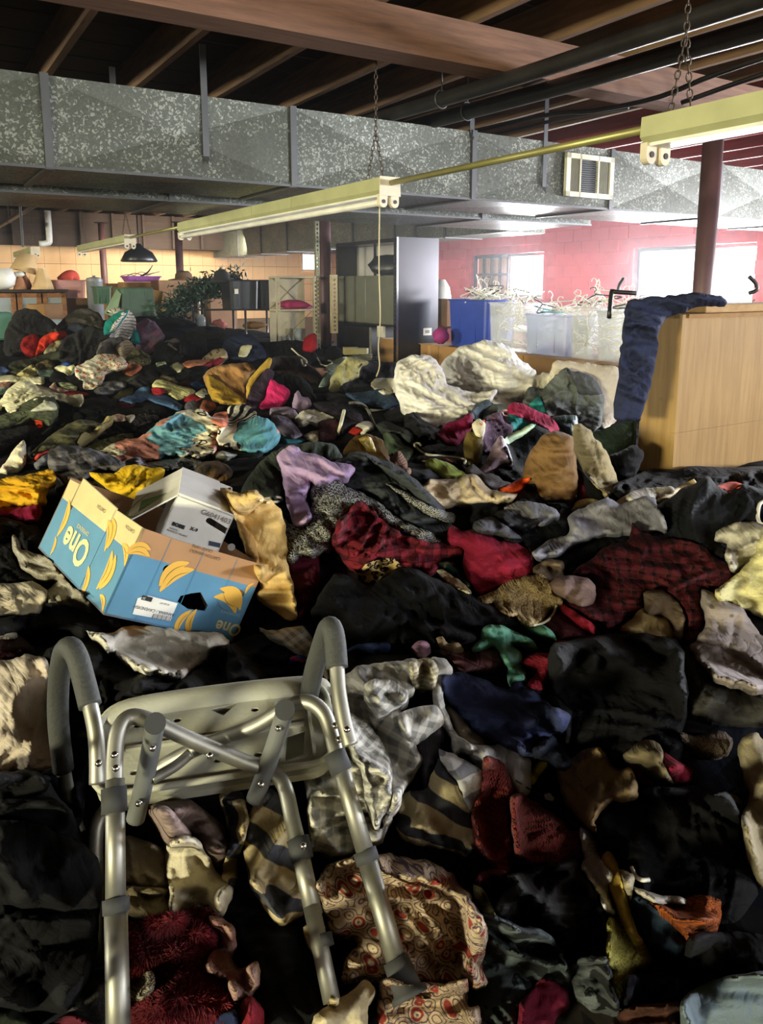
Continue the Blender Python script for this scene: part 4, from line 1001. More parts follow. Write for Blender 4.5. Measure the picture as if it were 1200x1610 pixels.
ws0, ws1 = WS.p(321, 487), WS.p(440, 487); e_ = ws1 - ws0; t = thing('wire_shelf', 'chrome wire shelving under the black tubs', 'shelf', ws0 * [1, 1, 0] + [0, 0, 0.0])
for s in (0.0, 0.53, 1.0):
    for dd in (0, 0.42):
        b = ws0 + e_ * s + EJ * dd; b[2] = 0.3; mk('shelf_post', *lathe(b, [(0.015, 0), (0.015, z1 - 0.3 + 0.02)], 8), M_chromew, parent=t, smooth=True)
for z in (z1, z1 - 0.34):
    ms = [tube([ws0 + EJ * dd + UPZ * (z - ws0[2]), ws1 + EJ * dd + UPZ * (z - ws1[2])], 0.006, 5) for dd in (0, 0.14, 0.28, 0.42)] + [tube([ws0 + e_ * s + UPZ * (z - ws0[2]) , ws0 + e_ * s + EJ * 0.42 + UPZ * (z - ws0[2])], 0.003, 4) for s in np.linspace(0, 1, 34)]
    mk('wire_rack', *join(*ms), M_chromew, parent=t)
def soft(name, label, c, rx, ry, rz, mat, cat='cloth', sd=0):
    nu, nv = 14, 9; V = []; 
    for i in range(nv + 1):
        for j in range(nu):
            a, b = math.pi * i / nv, 2 * math.pi * j / nu; d = np.array([math.sin(a) * math.cos(b), math.sin(a) * math.sin(b), math.cos(a)])
            k = 1 + 0.22 * float(pn(np.array(d[0] * 2 + sd * 3.1), np.array(d[1] * 2 + d[2] * 2 + sd))) ; V.append(np.asarray(c) + d * np.array([rx, ry, rz]) * k)
    Fc = [(i * nu + j, i * nu + (j + 1) % nu, (i + 1) * nu + (j + 1) % nu, (i + 1) * nu + j) for i in range(nv) for j in range(nu)]
    o = mk(name, V, [f[::-1] for f in Fc], mat, smooth=True); o['label'] = label; o['category'] = cat; return o
soft('cloth', 'pink rag on the lower rack of the wire shelf', WS.p(351, 512) + EJ * 0.15, .10, .08, .07, plain('pink_rag', '#a8605a', 0.9), sd=1)
soft('cloth', 'pale rag on the lower rack beside the pink one', WS.p(335, 516) + EJ * 0.12, .12, .08, .04, plain('pale_rag', '#9a9478', 0.9), sd=2)
soft('cloth', 'brown rag at the end of the lower wire rack', WS.p(405, 512) + EJ * 0.12, .16, .1, .05, plain('brown_rag', '#7a5a34', 0.9), sd=3)
carton('small brown carton standing under the wire shelf', On('j', 8.95), 326, 526, 352, 552, 0.25, M_kraft3)
c = WS.p(312, 512) - EJ * 0.1; o = mk('jar', *lathe(c, [(0.05, 0), (0.055, 0.01), (0.055, 0.1), (0.035, 0.125), (0.035, 0.14)], 14), M_glassd, smooth=True); o['label'] = 'small glass jar beside the wire shelf post'; o['category'] = 'jar'
# ---- beige metal shelf with a perforated upright
def perforated(base, h, wx, dx, mat, parent, ex=ED, ey=EJ, pitch=0.05, name='upright'):
    f = Face(base, ex, UPZ); holes = [ell((wx / 2, 0.04 + pitch * i), wx * 0.2, pitch * 0.3, 0, 8) for i in range(int((h - 0.05) / pitch))]
    o = f.panel(name, [(0, 0), (wx, 0), (wx, h), (0, h)], holes, 0.003, mat, parent, px=False)
    mk('upright_flange', *box(base + ex * 0, ex * 0.003, ey * dx, UPZ * h), mat, parent=parent); return o
BS = On('j', 8.55); a, b = BS.p(441, 540), BS.p(497, 540); zt = BS.p(470, 434)[2]; wl_ = np.linalg.norm(b - a)
t = thing('metal_shelf', 'beige metal shelf unit left of the steel column, with crossed wire braces', 'shelf', [a[0], a[1], 0.4])
a[2] = b[2] = 0.4
mk('back_sheet', *box(a + EJ * 0.30, b - a, EJ * 0.004, UPZ * (zt - 0.4)), M_beige, parent=t)
z_sh = [BS.p(470, 486)[2], BS.p(470, 538)[2], zt]
for z in z_sh: mk('shelf_board', *box(a + UPZ * (z - 0.4 - 0.025), b - a, EJ * 0.3, UPZ * 0.025, 0.004), M_beige, parent=t)
perforated(b - ED * 0.02, zt - 0.4, 0.05, 0.04, M_beige, t); perforated(a - ED * 0.03, zt - 0.4, 0.04, 0.04, M_beige, t)
mk('wire_brace', *tube([a + EJ * 0.28 + UPZ * (z_sh[0] - .4), a + (b - a) * 0.98 + EJ * 0.28 + UPZ * (zt - 0.4)], 0.004, 5), M_olivem, parent=t); mk('wire_brace', *tube([b + EJ * 0.28 + UPZ * (z_sh[0] - .4), a + (b - a) * 0.02 + EJ * 0.28 + UPZ * (zt - 0.4)], 0.004, 5), M_olivem, parent=t)
mk('wire_brace', *tube([a + EJ * 0.02 + UPZ * (z_sh[1] - .4), a + (b - a) * 0.98 + EJ * 0.02 + UPZ * (z_sh[0] - 0.4)], 0.004, 5), M_olivem, parent=t)
soft('cloth', 'magenta cloth lying on the upper board of the beige shelf', (a + b) / 2 + EJ * 0.12 + UPZ * (z_sh[0] - 0.4 + 0.05), .19, .12, .06, plain('magenta_cloth', '#8a1f4c', 0.9), sd=5)
soft('cloth', 'pink edge cloth beside the magenta one on the beige shelf', b + EJ * 0.10 - ED * 0.08 + UPZ * (z_sh[0] - 0.4 + 0.025), .09, .08, .028, plain('pink_cloth', '#c05a98', 0.9), sd=6)
c = a + (b - a) * 0.62 + EJ * 0.14 + UPZ * (z_sh[1] - 0.4); o = mk('tumbler', *lathe(c, [(0.04, 0), (0.058, 0.16), (0.054, 0.16), (0.037, 0.006)], 18), M_glassd, smooth=True); o['label'] = 'clear flared tumbler on the lower board of the beige shelf'; o['category'] = 'glass'
c = a + (b - a) * 0.36 + EJ * 0.14 + UPZ * (z_sh[1] - 0.4); o = mk('bottle', *lathe(c, [(0.03, 0), (0.03, 0.05), (0.012, 0.075), (0.012, 0.09)], 14), M_glassd, smooth=True); o['label'] = 'small clear bottle left of the flared tumbler'; o['category'] = 'bottle'
t = thing('shelf_upright', 'tall olive perforated upright beside the steel column', 'upright', BS.p(503, 575)); b2 = BS.p(499, 578); perforated(b2, BS.p(500, 345)[2] - b2[2], 0.055, 0.04, M_olivem, t)
t = thing('shelf_upright', 'black perforated upright right of the steel column', 'upright', On('j', 8.3).p(524, 520)); b2 = On('j', 8.3).p(522, 524); perforated(b2, On('j', 8.3).p(523, 432)[2] - b2[2], 0.085, 0.04, plain('pale_upright', '#b9ab84', 0.5, 0.2), t); 
# ---- black shelving with grey panels and a tall glossy end panel
dS = 4.78; jn, jf = 7.39, 8.80; SH = On('d', dS); zT = SH.p(600, 376)[2]; zb = 0.5
t = thing('shelving_unit', 'black metal shelving unit with grey panels and a glossy end panel', 'shelf', room(dS, (jn + jf) / 2, zb))
mk('end_panel', *rbox(dS, dS + 0.58, jn - 0.008, jn, zb, zT + 0.01), plain('gloss_panel', '#3a3a3e', 0.28, 0.55, var=0.05), parent=t)
mk('end_panel', *rbox(dS, dS + 0.58, jf, jf + 0.008, zb, zT), M_blkmet, parent=t)
mk('end_edge', *rbox(dS - 0.006, dS + 0.02, jn - 0.014, jn - 0.008, zb, zT + 0.01), M_chromew, parent=t)
zA, zB, zC = SH.p(600, 433)[2], SH.p(600, 508)[2], SH.p(600, 382)[2]
mk('top_shelf', *rbox(dS, dS + 0.58, jn, jf, zC, zT), M_blkmet, parent=t); mk('shelf_board', *rbox(dS, dS + 0.58, jn, jf, zA - 0.025, zA), M_blkmet, parent=t); mk('shelf_board', *rbox(dS, dS + 0.58, jn, jf, zB - 0.025, zB), M_blkmet, parent=t)
jm_ = atd(575, 460, dS) @ EJ
mk('front_sheet', *rbox(dS - 0.004, dS, jn, jm_ - 0.004, zB - .01, zA), M_greyp, parent=t); mk('front_sheet', *rbox(dS - 0.004, dS, jm_ + 0.004, jf, zB - .01, zA), M_greyp, parent=t)
jp = atd(588, 410, dS) @ EJ
mk('upper_sheet', *rbox(dS + 0.30, dS + 0.304, jp, jf, zA, zC), plain('pale_sheet', '#c9c6c4', 0.35, 0.3), parent=t)
ub = room(dS - 0.004, jp - 0.06, zA)
perforated(room(dS - 0.004, jp, zA), zC - zA, 0.05, 0.04, M_blkmet, t, ex=-EJ, ey=ED); perforated(room(dS - 0.008, jf, zb), zT - zb, 0.045, 0.04, M_blkmet, t, ex=-EJ, ey=ED); perforated(room(dS - 0.008, jn + 0.045, zb), zT - zb, 0.045, 0.04, M_blkmet, t, ex=-EJ, ey=ED)
lb = mk('paper_label', *rbox(dS + 0.37, dS + 0.49, jn - 0.011, jn - 0.009, 1.08, 1.165), M_whitep, parent=t)
for q in range(3): mk('label_mark', *rbox(dS + 0.40 + .02 * q, dS + 0.412 + .02 * q, jn - 0.0125, jn - 0.0115, 1.105, 1.14), M_black, parent=lb)
soft('bag', 'black sack lying on top of the grey panels in the shelving', room(dS + 0.16, (jn + jp) / 2 + 0.05, zA + 0.10), .30, .17, .13, M_black, 'bag', 8)
o = mk('crate', *rbox(dS + 0.05, dS + 0.5, jm_ - 0.02, jf - 0.05, zb + 0.12, zB - 0.05, 0.02), M_black); o['label'] = 'black crate in the bottom bay of the black shelving'; o['category'] = 'crate'
o = mk('cardboard_box', *rbox(dS + 0.02, dS + 0.3, jn + 0.03, jn + 0.38, zb + 0.2, zB - 0.18), M_kraft2); o['label'] = 'mustard carton in the bottom bay of the black shelving'; o['category'] = 'box'
o = mk('paper_bag', *rbox(dS + 0.03, dS + 0.06, jn + 0.33, jn + 0.47, zB - 0.17, zB - 0.04), M_whitep); o['label'] = 'white paper packet above the mustard carton in the shelving'; o['category'] = 'packet'
# ---- pile of cartons carrying the bins of hangers, along d = 5.2
dB_ = 5.2; BN = On('d', dB_)
for i, (ja, jb_) in enumerate(((3.86, 4.6), (4.61, 5.6), (5.61, 7.0), (7.01, 7.36))):
    t = thing('cardboard_box', ['long brown flat carton under the nearest clear bins', 'long brown flat carton below the lilac bin', 'long brown flat carton below the blue bin', 'short brown carton against the black shelving'][i], 'box', room(dB_ - 0.2, (ja + jb_) / 2, 0.45))
    mk('carton_body', *rbox(dB_ - 0.10, dB_ + 0.55, ja, jb_, 0.45, 0.985), M_kraft2, parent=t); mk('lid_flap', *rbox(dB_ - 0.13, dB_ + 0.22, ja, jb_, 0.986, 0.992), M_kraft2, parent=t); mk('lid_flap', *rbox(dB_ + 0.23, dB_ + 0.56, ja, jb_, 0.986, 0.992), M_kraft2, parent=t)
    mk('tape_strip', *rbox(dB_ - 0.102, dB_ - 0.1005, (ja + jb_) / 2 - .03, (ja + jb_) / 2 + .03, 0.5, 0.98), plain('tape', '#b98f5c', 0.4), parent=t)
def bin_at(name, label, u0, u1, vt, vb, mat, depth=0.42, dd=0.0, **k):
    a, b = atd(u0, vb, dB_ + dd), atd(u1, vb, dB_ + dd); j0, j1 = sorted((a @ EJ, b @ EJ)); w_ = j1 - j0; h = atd((u0 + u1) / 2, vt, dB_ + dd)[2] - 0.995
    c = room(dB_ + dd + depth / 2, (j0 + j1) / 2, 0.995); tub(name, label, c, w_, depth, h, mat, e=EJ, dep=ED, taper=0.92, **k); return c, w_, h, depth
bins = [bin_at('storage_bin', 'opaque blue plastic bin full of white hangers', 704, 764, 472, 534, M_bluep), bin_at('storage_bin', 'clear plastic bin right beside the blue one', 766, 821, 477, 541, M_clear),
        bin_at('storage_bin', 'low lilac tinted clear bin with a turquoise hanger on top', 823, 890, 496, 549, M_clearb), bin_at('storage_bin', 'tall clear bin between the lilac bin and the nearest one', 893, 930, 483, 557, M_clear),
        bin_at('storage_bin', 'nearest clear bin, beside the navy coat', 933, 992, 490, 566, M_clear)]
# hangers: one mesh each for three colours, copied into the bins and onto the ledge behind them
def hanger_mesh(name, mat, r=0.006):
    P = [(-0.20, 0), (-0.19, 0.012), (0, 0.11), (0.19, 0.012), (0.20, 0), (0.19, -0.008), (0, -0.008), (-0.19, -0.008)]
    hk = [(0, 0.11), (0.0, 0.15), (0.022, 0.17), (0.03, 0.195), (0.012, 0.22), (-0.016, 0.215), (-0.022, 0.2)]
    v, f = join(tube([(x, 0, z) for x, z in P], r, 6, closed=True), tube([(x, 0, z) for x, z in hk], r * 0.7, 6, smooth=2)); me = bpy.data.meshes.new(name); me.from_pydata(v.tolist(), [], f); me.materials.append(mat); me.update(); return me
hmW, hmB, hmT = hanger_mesh('hanger', M_whitep), hanger_mesh('hanger', M_black), hanger_mesh('hanger', plain('turquoise_plastic', '#4fa6b4', 0.4))
rh = random.Random(5)
def put_hanger(me, loc, label, group, tilt=0.5, flat=False):
    o = bpy.data.objects.new('hanger', me); col.objects.link(o); o.location = tuple(float(x) for x in loc)
    o.rotation_euler = (rh.uniform(-tilt, tilt) + (1.3 if flat else 0), rh.uniform(-tilt, tilt), rh.uniform(0, 6.28)); o['label'] = label; o['category'] = 'hanger'; o['group'] = group; return o
names = ['the blue bin', 'the clear bin beside the blue one', 'the low lilac bin', 'the tall clear bin', 'the nearest clear bin']
for k, (c, w_, h, dp) in enumerate(bins):
    for i in range(17):
        z = 0.06 + (h - 0.02) * rh.random() if k else h - 0.08 + 0.12 * rh.random()
        if i < 5: z = h + 0.02 + 0.05 * rh.random()
        put_hanger(hmB if (i == 4 or (k == 0 and i == 3)) else hmW, c + EJ * rh.uniform(-.5, .5) * max(0.02, w_ - 0.34) + ED * rh.uniform(-.5, .5) * 0.12 + UPZ * z,
                   ('black' if (i == 4 or (k == 0 and i == 3)) else 'white') + ' plastic hanger jumbled in ' + names[k], ('black' if (i == 4 or (k == 0 and i == 3)) else 'white') + ' hangers in ' + names[k], 0.45, i % 2 == 0)
put_hanger(hmT, bins[2][0] + UPZ * (bins[2][2] + 0.03) - ED * 0.1, 'turquoise plastic hanger lying on the low lilac bin', 'turquoise hangers', 0.2, True)
# second row behind: cartons on the floor with a heap of hangers below the windows
for i, (ja, jb_) in enumerate(((3.4, 5.0), (5.02, 6.6), (6.62, 8.4))):
    o = mk('table', *join(rbox(6.1, 6.9, ja, jb_, 1.10, 1.14), rbox(6.13, 6.19, ja + .03, ja + .09, 0, 1.1), rbox(6.13, 6.19, jb_ - .09, jb_ - .03, 0, 1.1), rbox(6.81, 6.87, ja + .03, ja + .09, 0, 1.1), rbox(6.81, 6.87, jb_ - .09, jb_ - .03, 0, 1.1)), M_oak)
    o['label'] = ['table under the hanger heap, nearest of the row below the windows', 'table in the middle of the row below the windows', 'table at the far end of the row below the windows'][i]; o['category'] = 'table'
for i in range(54):
    j = 3.6 + 4.6 * rh.random(); b_ = i % 9 == 0
    put_hanger(hmB if b_ else hmW, room(6.45 + 0.35 * (rh.random() - .5), j, 1.17 + 0.20 * rh.random() * (1 if j < 6.5 else .5)), ('black' if b_ else 'white') + ' plastic hanger in the heap on the tables below the windows', ('black' if b_ else 'white') + ' hangers heaped below the windows', 0.6, i % 3 != 0)
c = atd(694, 476, 5.6); o = mk('lampshade', *lathe(c, [(0.10, 0), (0.12, 0.06), (0.10, 0.18), (0.05, 0.27), (0.03, 0.28)], 18), M_whitep, smooth=True); o['label'] = 'white globe lampshade between the end panel and blue bin'; o['category'] = 'lampshade'
o = mk('cardboard_box', *box(atd(686, 512, 5.45), EJ * -0.22, ED * 0.3, UPZ * 0.32), M_kraft3); o['label'] = 'small brown box under the white globe lampshade'; o['category'] = 'box'
soft('bag', 'magenta bag wedged left of the blue bin', atd(693, 528, 5.02), .09, .11, .09, plain('magenta_bag', '#a0307c', 0.7), 'bag', 9)
# ---- plywood box with a batten, and the board lying on it
jP = 2.24; PB = On('j', jP); p0 = PB.p(1056, 760); d0 = p0 @ ED; jB = atd(1001, 740, d0) @ EJ; dpt = jB - jP; zt = PB.p(1100, 494)[2]
M_ply = wood('plywood', '#8f6d3a', '#b39157', (14, 14, 1.0), 0.6)
t = thing('plywood_box', 'large plain plywood box with the navy coat over its corner', 'box', room(d0 + 0.7, jP + 0.15, 0.35))
mk('front_sheet', *rbox(d0, d0 + 1.6, jP, jP + 0.018, 0.98, zt), M_ply, parent=t); mk('front_sheet', *rbox(d0, d0 + 1.6, jP, jP + 0.018, 0.35, 0.979), M_ply, parent=t, label='lower plywood sheet')
mk('side_sheet', *rbox(d0, d0 + 0.018, jP + 0.018, jB, 0.35, zt), M_ply, parent=t); mk('top_sheet', *rbox(d0, d0 + 1.6, jP + 0.018, jB, zt - 0.018, zt), M_ply, parent=t)
mk('edge_batten', *rbox(d0 + 0.03, d0 + 1.6, jP - 0.012, jP - 0.001, zt - 0.016, zt + 0.002), wood('batten', '#8a6234', '#b08a52'), parent=t)
q = PB.p(1122, 490); o = mk('wood_board', *box(room(q @ ED, jP + 0.04, zt + 0.002), ED * 0.8, EJ * 0.22, UPZ * 0.04, 0.004), wood('pale_board', '#b58d58', '#d4b07a')); o['label'] = 'pale wooden board lying on top of the plywood box'; o['category'] = 'board'
block_depth([room(d0, jP, 0.35), room(d0, jB, 0.35), room(d0, jB, zt), room(d0, jP, zt)])
block_depth([room(d0, jP, 0.35), room(d0 + 1.6, jP, 0.35), room(d0 + 1.6, jP, zt), room(d0, jP, zt)])
# ---- distant ceiling pieces and the pull cord
c = atj(219, 412, 13.2); t = thing('pendant_lamp', 'wide black drum lamp hanging before the tan wall', 'ceiling light', c)
mk('drum', *lathe(c, [(0.28, 0), (0.30, 0.02), (0.22, 0.16), (0.08, 0.24), (0.03, 0.3)], 24), M_blkmet, parent=t, smooth=True); mk('rod', *tube([c + UPZ * 0.3, [c[0], c[1], 3.08]], 0.012, 6), M_blkmet, parent=t)
c = atd(612, 402, 6.6); t = thing('pendant_lamp', 'white cone lamp hanging beyond the black shelving', 'ceiling light', c); mk('shade', *lathe(c, [(0.12, 0), (0.05, 0.13), (0.03, 0.2)], 18), M_whitep, parent=t, smooth=True); mk('cord', *tube([c + UPZ * 0.2, [c[0], c[1], 3.08]], 0.006, 5), M_black, parent=t)
c = atj(78, 380, 14.0); o = mk('pipe_elbow', *tube([c + UPZ * 0.5, c + UPZ * 0.05, c - ED * 0.03 - UPZ * 0.02, c - ED * 0.16 - UPZ * 0.04], 0.05, 10, smooth=3), M_whitep, smooth=True); o['label'] = 'white plastic pipe elbow hanging above the pink bin'; o['category'] = 'pipe'
c0 = atj(35, 350, 9.0); o = mk('ceiling_rod', *tube([[c0[0], c0[1], 3.08], atj(36, 388, 9.0)], 0.012, 6), M_strap); o['label'] = 'thin steel rod hanging above the clay vase'; o['category'] = 'rod'
cordP = [at(597, 322, 4.6), at(596, 420, 4.75), at(598, 500, 4.85), at(595, 545, 4.9), at(597, 575, 4.95), at(592, 592, 5.0)]
o = mk('pull_cord', *tube(cordP, 0.0045, 6, smooth=4), plain('cord_cream', '#c9bd98', 0.8), smooth=True); o['label'] = 'long cream pull cord hanging from the strip light to the heap'; o['category'] = 'cord'
# bright window in the tan wall near the corner
wj = J_TAN - 0.03; a, b = atj(473, 426, wj), atj(500, 398, wj); w3 = struct('window_3', a)
mk('window_frame', *join(rbox(a @ ED, b @ ED, wj - 0.05, wj - 0.02, a[2], a[2] + 0.04), rbox(a @ ED, b @ ED, wj - 0.05, wj - 0.02, b[2] - 0.04, b[2]), rbox(a @ ED, a @ ED + 0.04, wj - 0.05, wj - 0.02, a[2], b[2]), rbox(b @ ED - 0.04, b @ ED, wj - 0.05, wj - 0.02, a[2], b[2])), M_sill, parent=w3)
k = NT('lit_window'); k.b.inputs['Emission Color'].default_value = (1, 0.97, 0.9, 1); k.b.inputs['Emission Strength'].default_value = 3.0
mk('pane', *rbox(a @ ED + 0.03, b @ ED - 0.03, wj - 0.03, wj - 0.025, a[2] + 0.03, b[2] - 0.03), k.m, parent=w3)
# ================================================================== the heap, far part (back to front)
Z = dict(R3=(0, 330, 3), R4=(300, 330, 3), R6=(0, 520, 2.4), R7=(450, 520, 2.1818), F1=(0, 540, 5), F2=(220, 540, 5), F3=(430, 540, 5), F4=(640, 600, 5), F5=(820, 560, 5),
         B1=(0, 700, 2.4), B2=(400, 700, 2.667), B3=(750, 700, 2.667), B4=(0, 950, 3), B5=(380, 950, 2.857), B6=(780, 1050, 2.857), B7=(0, 1250, 2.667), B8=(400, 1250, 3),
         B9=(750, 1300, 2.667), N1=(0, 740, 4.615), N2=(640, 880, 4.615), N3=(860, 880, 3.529), N6=(0, 1200, 3.927), PX=(0, 0, 1))
def G(name, label, zc_, poly, mat, **kw):
    if isinstance(mat, str): mat = ('solid', mat)
    opts = {k: kw.pop(k) for k in ('s', 'mrot') if k in kw}
    m = clothmat(*mat, s=opts.get('s', 1.0), rot=opts.get('mrot', 0.0))
    return cloth(name, label, poly, m, z=Z[zc_], **kw)
FUR = {}
def fur(o, n, length, cols, seed=1, down=0.35):
    """loose strands standing on a furry piece: one part"""
    me = o.data; r = np.random.RandomState(seed); nv = len(me.vertices); co = np.empty(nv * 3); me.vertices.foreach_get('co', co); co = co.reshape(-1, 3)
    no = np.empty(nv * 3); me.vertices.foreach_get('normal', no); no = no.reshape(-1, 3)
    tri = np.array([p.vertices[:3] for p in me.polygons if len(p.vertices) == 3]); ar = np.linalg.norm(np.cross(co[tri[:, 1]] - co[tri[:, 0]], co[tri[:, 2]] - co[tri[:, 0]]), axis=1)
    t = tri[r.choice(len(tri), n, p=ar / ar.sum())]; a, b = r.rand(n, 1), r.rand(n, 1); sw = a + b > 1; a = np.where(sw, 1 - a, a); b = np.where(sw, 1 - b, b)
    p = co[t[:, 0]] * (1 - a - b) + co[t[:, 1]] * a + co[t[:, 2]] * b; nn = no[t].mean(1)
    d = nn + r.randn(n, 3) * 0.55; d[:, 2] -= down; d /= np.linalg.norm(d, axis=1)[:, None]; s = np.cross(d, r.randn(n, 3)); s /= np.linalg.norm(s, axis=1)[:, None]
    L = length * (0.5 + r.rand(n, 1)); w_ = length * 0.055
    V = np.concatenate([p - s * w_, p + s * w_, p + d * L * 0.55 + s * w_ * 0.6, p + d * L + np.array([0, 0, -0.25]) * L], 0); i = np.arange(n)
    F_ = [(int(k), int(k + n), int(k + 2 * n)) for k in i] + [(int(k), int(k + 2 * n), int(k + 3 * n)) for k in i]
    org = np.array(o.location)
    return mk('fur_strands', V + org, F_, clothmat('fur', *cols), parent=o, kind='stuff')

# --- back left: black furs, reds, the striped and plum tops
f1 = G('fur_coat', 'shaggy black coat heaped highest beside the red garments at the back', 'R3', [(15, 640), (30, 560), (70, 480), (120, 462), (180, 480), (240, 520), (290, 570), (270, 620), (200, 660), (100, 680), (30, 690)], ('fur', '#141214', '#221d20'), lift=50, puff=.09, fold=.05, crumple=.8)
G('jacket', 'grey brown jacket slumped behind the slate blue fold at the back', 'R3', [(255, 570), (300, 510), (360, 470), (420, 465), (470, 490), (500, 560), (480, 610), (400, 620), (300, 610)], '#4e4a44', lift=50, puff=.06, fold=.04)
G('denim_shirt', 'slate blue folded cloth between the two shaggy black coats', 'R3', [(300, 570), (345, 532), (400, 545), (405, 595), (330, 605)], '#48505f', lift=40, puff=.04, fold=.02)
G('t_shirt', 'dark red top lying at the foot of the highest black coat', 'R3', [(96, 645), (112, 598), (170, 585), (195, 620), (165, 690), (120, 685)], '#8a1a18', lift=35, puff=.05, fold=.025)
G('t_shirt', 'bright orange-red top with a long sleeve reaching out to the right', 'R3', [(165, 690), (190, 610), (235, 580), (300, 568), (317, 598), (250, 622), (215, 660)], '#d23a22', lift=35, puff=.05, fold=.025)
G('cloth', 'small cream rag under the orange-red sleeve', 'R3', [(205, 678), (235, 632), (302, 610), (265, 668)], '#d8d6ae', lift=30, puff=.03, fold=.015)
f2 = G('fur_coat', 'shaggy black coat in front of the slate blue fold', 'R3', [(270, 705), (290, 620), (360, 570), (440, 550), (500, 570), (525, 615), (480, 650), (460, 695), (400, 735), (320, 738)], ('fur', '#121112', '#1d1a1c'), lift=42, puff=.08, fold=.05, crumple=.8)
G('fleece', 'folded teal fleece under the zebra striped top', 'R3', [(488, 590), (498, 522), (560, 480), (610, 470), (580, 520), (540, 570)], '#1f7a72', lift=60, puff=.04, fold=.02)
G('top', 'black and white zebra striped top hanging off the green tote', 'R3', [(515, 600), (528, 545), (575, 490), (500, 480), (560, 458), (615, 472), (642, 520), (642, 572), (600, 615), (560, 605)], ('pinstripe', '#d6d0c4', '#23211f'), lift=55, puff=.06, fold=.03, s=2.2)
G('trousers', 'grey ribbed trousers bunched below the zebra striped top', 'R3', [(455, 695), (470, 632), (520, 602), (575, 610), (575, 695)], '#5b564e', lift=40, puff=.05, fold=.03, ang=1.3)
G('sweater', 'plum and grey sweater slumped beside the zebra striped top', 'R3', [(640, 655), (650, 590), (640, 540), (690, 510), (740, 540), (778, 600), (742, 655), (690, 680)], ('fur', '#59495a', '#7a4660'), lift=55, puff=.08, fold=.03)
G('scarf', 'thin teal scarf squeezed between zebra top and plum sweater', 'R3', [(618, 620), (630, 560), (652, 580), (662, 632)], '#17706e', lift=50, puff=.03)
G('cloth', 'beige striped cloth spread under the zebra striped top', 'R3', [(540, 650), (600, 608), (640, 650), (645, 692), (590, 705)], ('pinstripe', '#a5957a', '#7d6e56'), lift=35, puff=.04, fold=.02, s=2)
G('trousers', 'olive camouflage trousers with a white tag', 'R3', [(585, 710), (640, 652), (700, 680), (722, 712), (680, 740), (610, 728)], ('camo', '#55543a', '#77724e', '#3c3a2a', '#8f8a66'), lift=30, puff=.05, fold=.025)
G('bag', 'round black bag at the foot of the plum sweater', 'R3', [(715, 710), (735, 642), (790, 622), (842, 650), (855, 705), (800, 738), (740, 732)], '#121317', lift=45, puff=.09, fold=.012)
G('scarf', 'grey woolly scarf trailing over the round black bag', 'R3', [(775, 622), (830, 606), (872, 650), (862, 695), (838, 668)], ('knit', '#5f5750'), lift=45, puff=.03)
G('blanket', 'black blanket heaped under the dark garland', 'R3', [(845, 670), (858, 600), (920, 568), (968, 600), (978, 668), (900, 690)], '#17181c', lift=45, puff=.08, fold=.04)
G('jacket', 'navy padded jacket heaped in front of the wire shelf', 'R4', [(140, 670), (165, 600), (220, 578), (290, 590), (345, 650), (360, 700), (260, 712), (190, 705)], '#232a3d', lift=45, puff=.10, fold=.04)
G('cloth', 'small pale cream cloth stuck on the navy padded jacket', 'R4', [(226, 690), (236, 645), (268, 636), (290, 642), (262, 690)], '#cfcaa0', lift=45, puff=.02, fold=.008)
G('jacket', 'black quilted jacket between the beige shelf and the navy one', 'R4', [(360, 700), (370, 630), (440, 615), (540, 620), (600, 690), (560, 730), (440, 720)], '#1b181a', lift=40, puff=.08, fold=.04)
G('sweater', 'red sweater stuffed against the foot of the beige shelf', 'R4', [(528, 660), (535, 605), (570, 585), (592, 585), (594, 650), (570, 672)], '#9a1822', lift=60, puff=.05, fold=.02)
G('blouse', 'cream and brown flowered blouse near the navy padded jacket', 'R3', [(950, 712), (1000, 662), (1060, 655), (1075, 702), (1020, 740)], ('floral', '#b9a98c', '#6a4634', '#8a2028'), lift=30, puff=.04, fold=.03)
G('backpack', 'small black backpack leaning by the steel column', 'R4', [(636, 720), (640, 655), (680, 640), (712, 660), (715, 712), (670, 725)], '#141416', lift=55, puff=.08, fold=.012)

# --- far field, left
G('trousers', 'dark olive trousers laid flat in front of the red garments', 'F1', [(50, 210), (100, 140), (230, 120), (330, 85), (485, 55), (490, 112), (330, 155), (140, 245)], '#393b2b', puff=.05, fold=.02, ang=.1)
G('jeans', 'blue denim edge poking out left of the khaki shorts', 'F1', [(-60, 190), (0, 178), (50, 183), (78, 215), (20, 250), (-60, 255)], '#4b5f8e', puff=.05)
G('shorts', 'khaki shorts crumpled beside the pale blue cloth', 'F1', [(128, 248), (190, 200), (250, 163), (302, 188), (305, 240), (220, 268)], '#b2a873', puff=.06, fold=.03, lift=25)
G('jacket', 'brown and olive jacket tucked behind the pale blue cloth', 'F1', [(280, 165), (340, 135), (390, 128), (435, 172), (405, 215), (300, 205)], ('camo', '#5a5134', '#3d3a28', '#77684a', '#2c2a20'), puff=.05, lift=25)
G('cloth', 'pale blue cloth between khaki shorts and cream bundle', 'F1', [(292, 215), (418, 208), (405, 268), (310, 262)], '#97b2ae', puff=.04)
G('t_shirt', 'royal blue scrap poking out behind the cream bundle', 'F1', [(470, 165), (530, 145), (562, 160), (540, 182), (490, 182)], '#26479a', puff=.03)
G('sheet', 'cream bundle knotted beside the printed white T-shirt', 'F1', [(425, 190), (480, 168), (540, 180), (582, 163), (592, 218), (540, 255), (480, 230)], '#dcd8ac', puff=.06, fold=.03, lift=25)
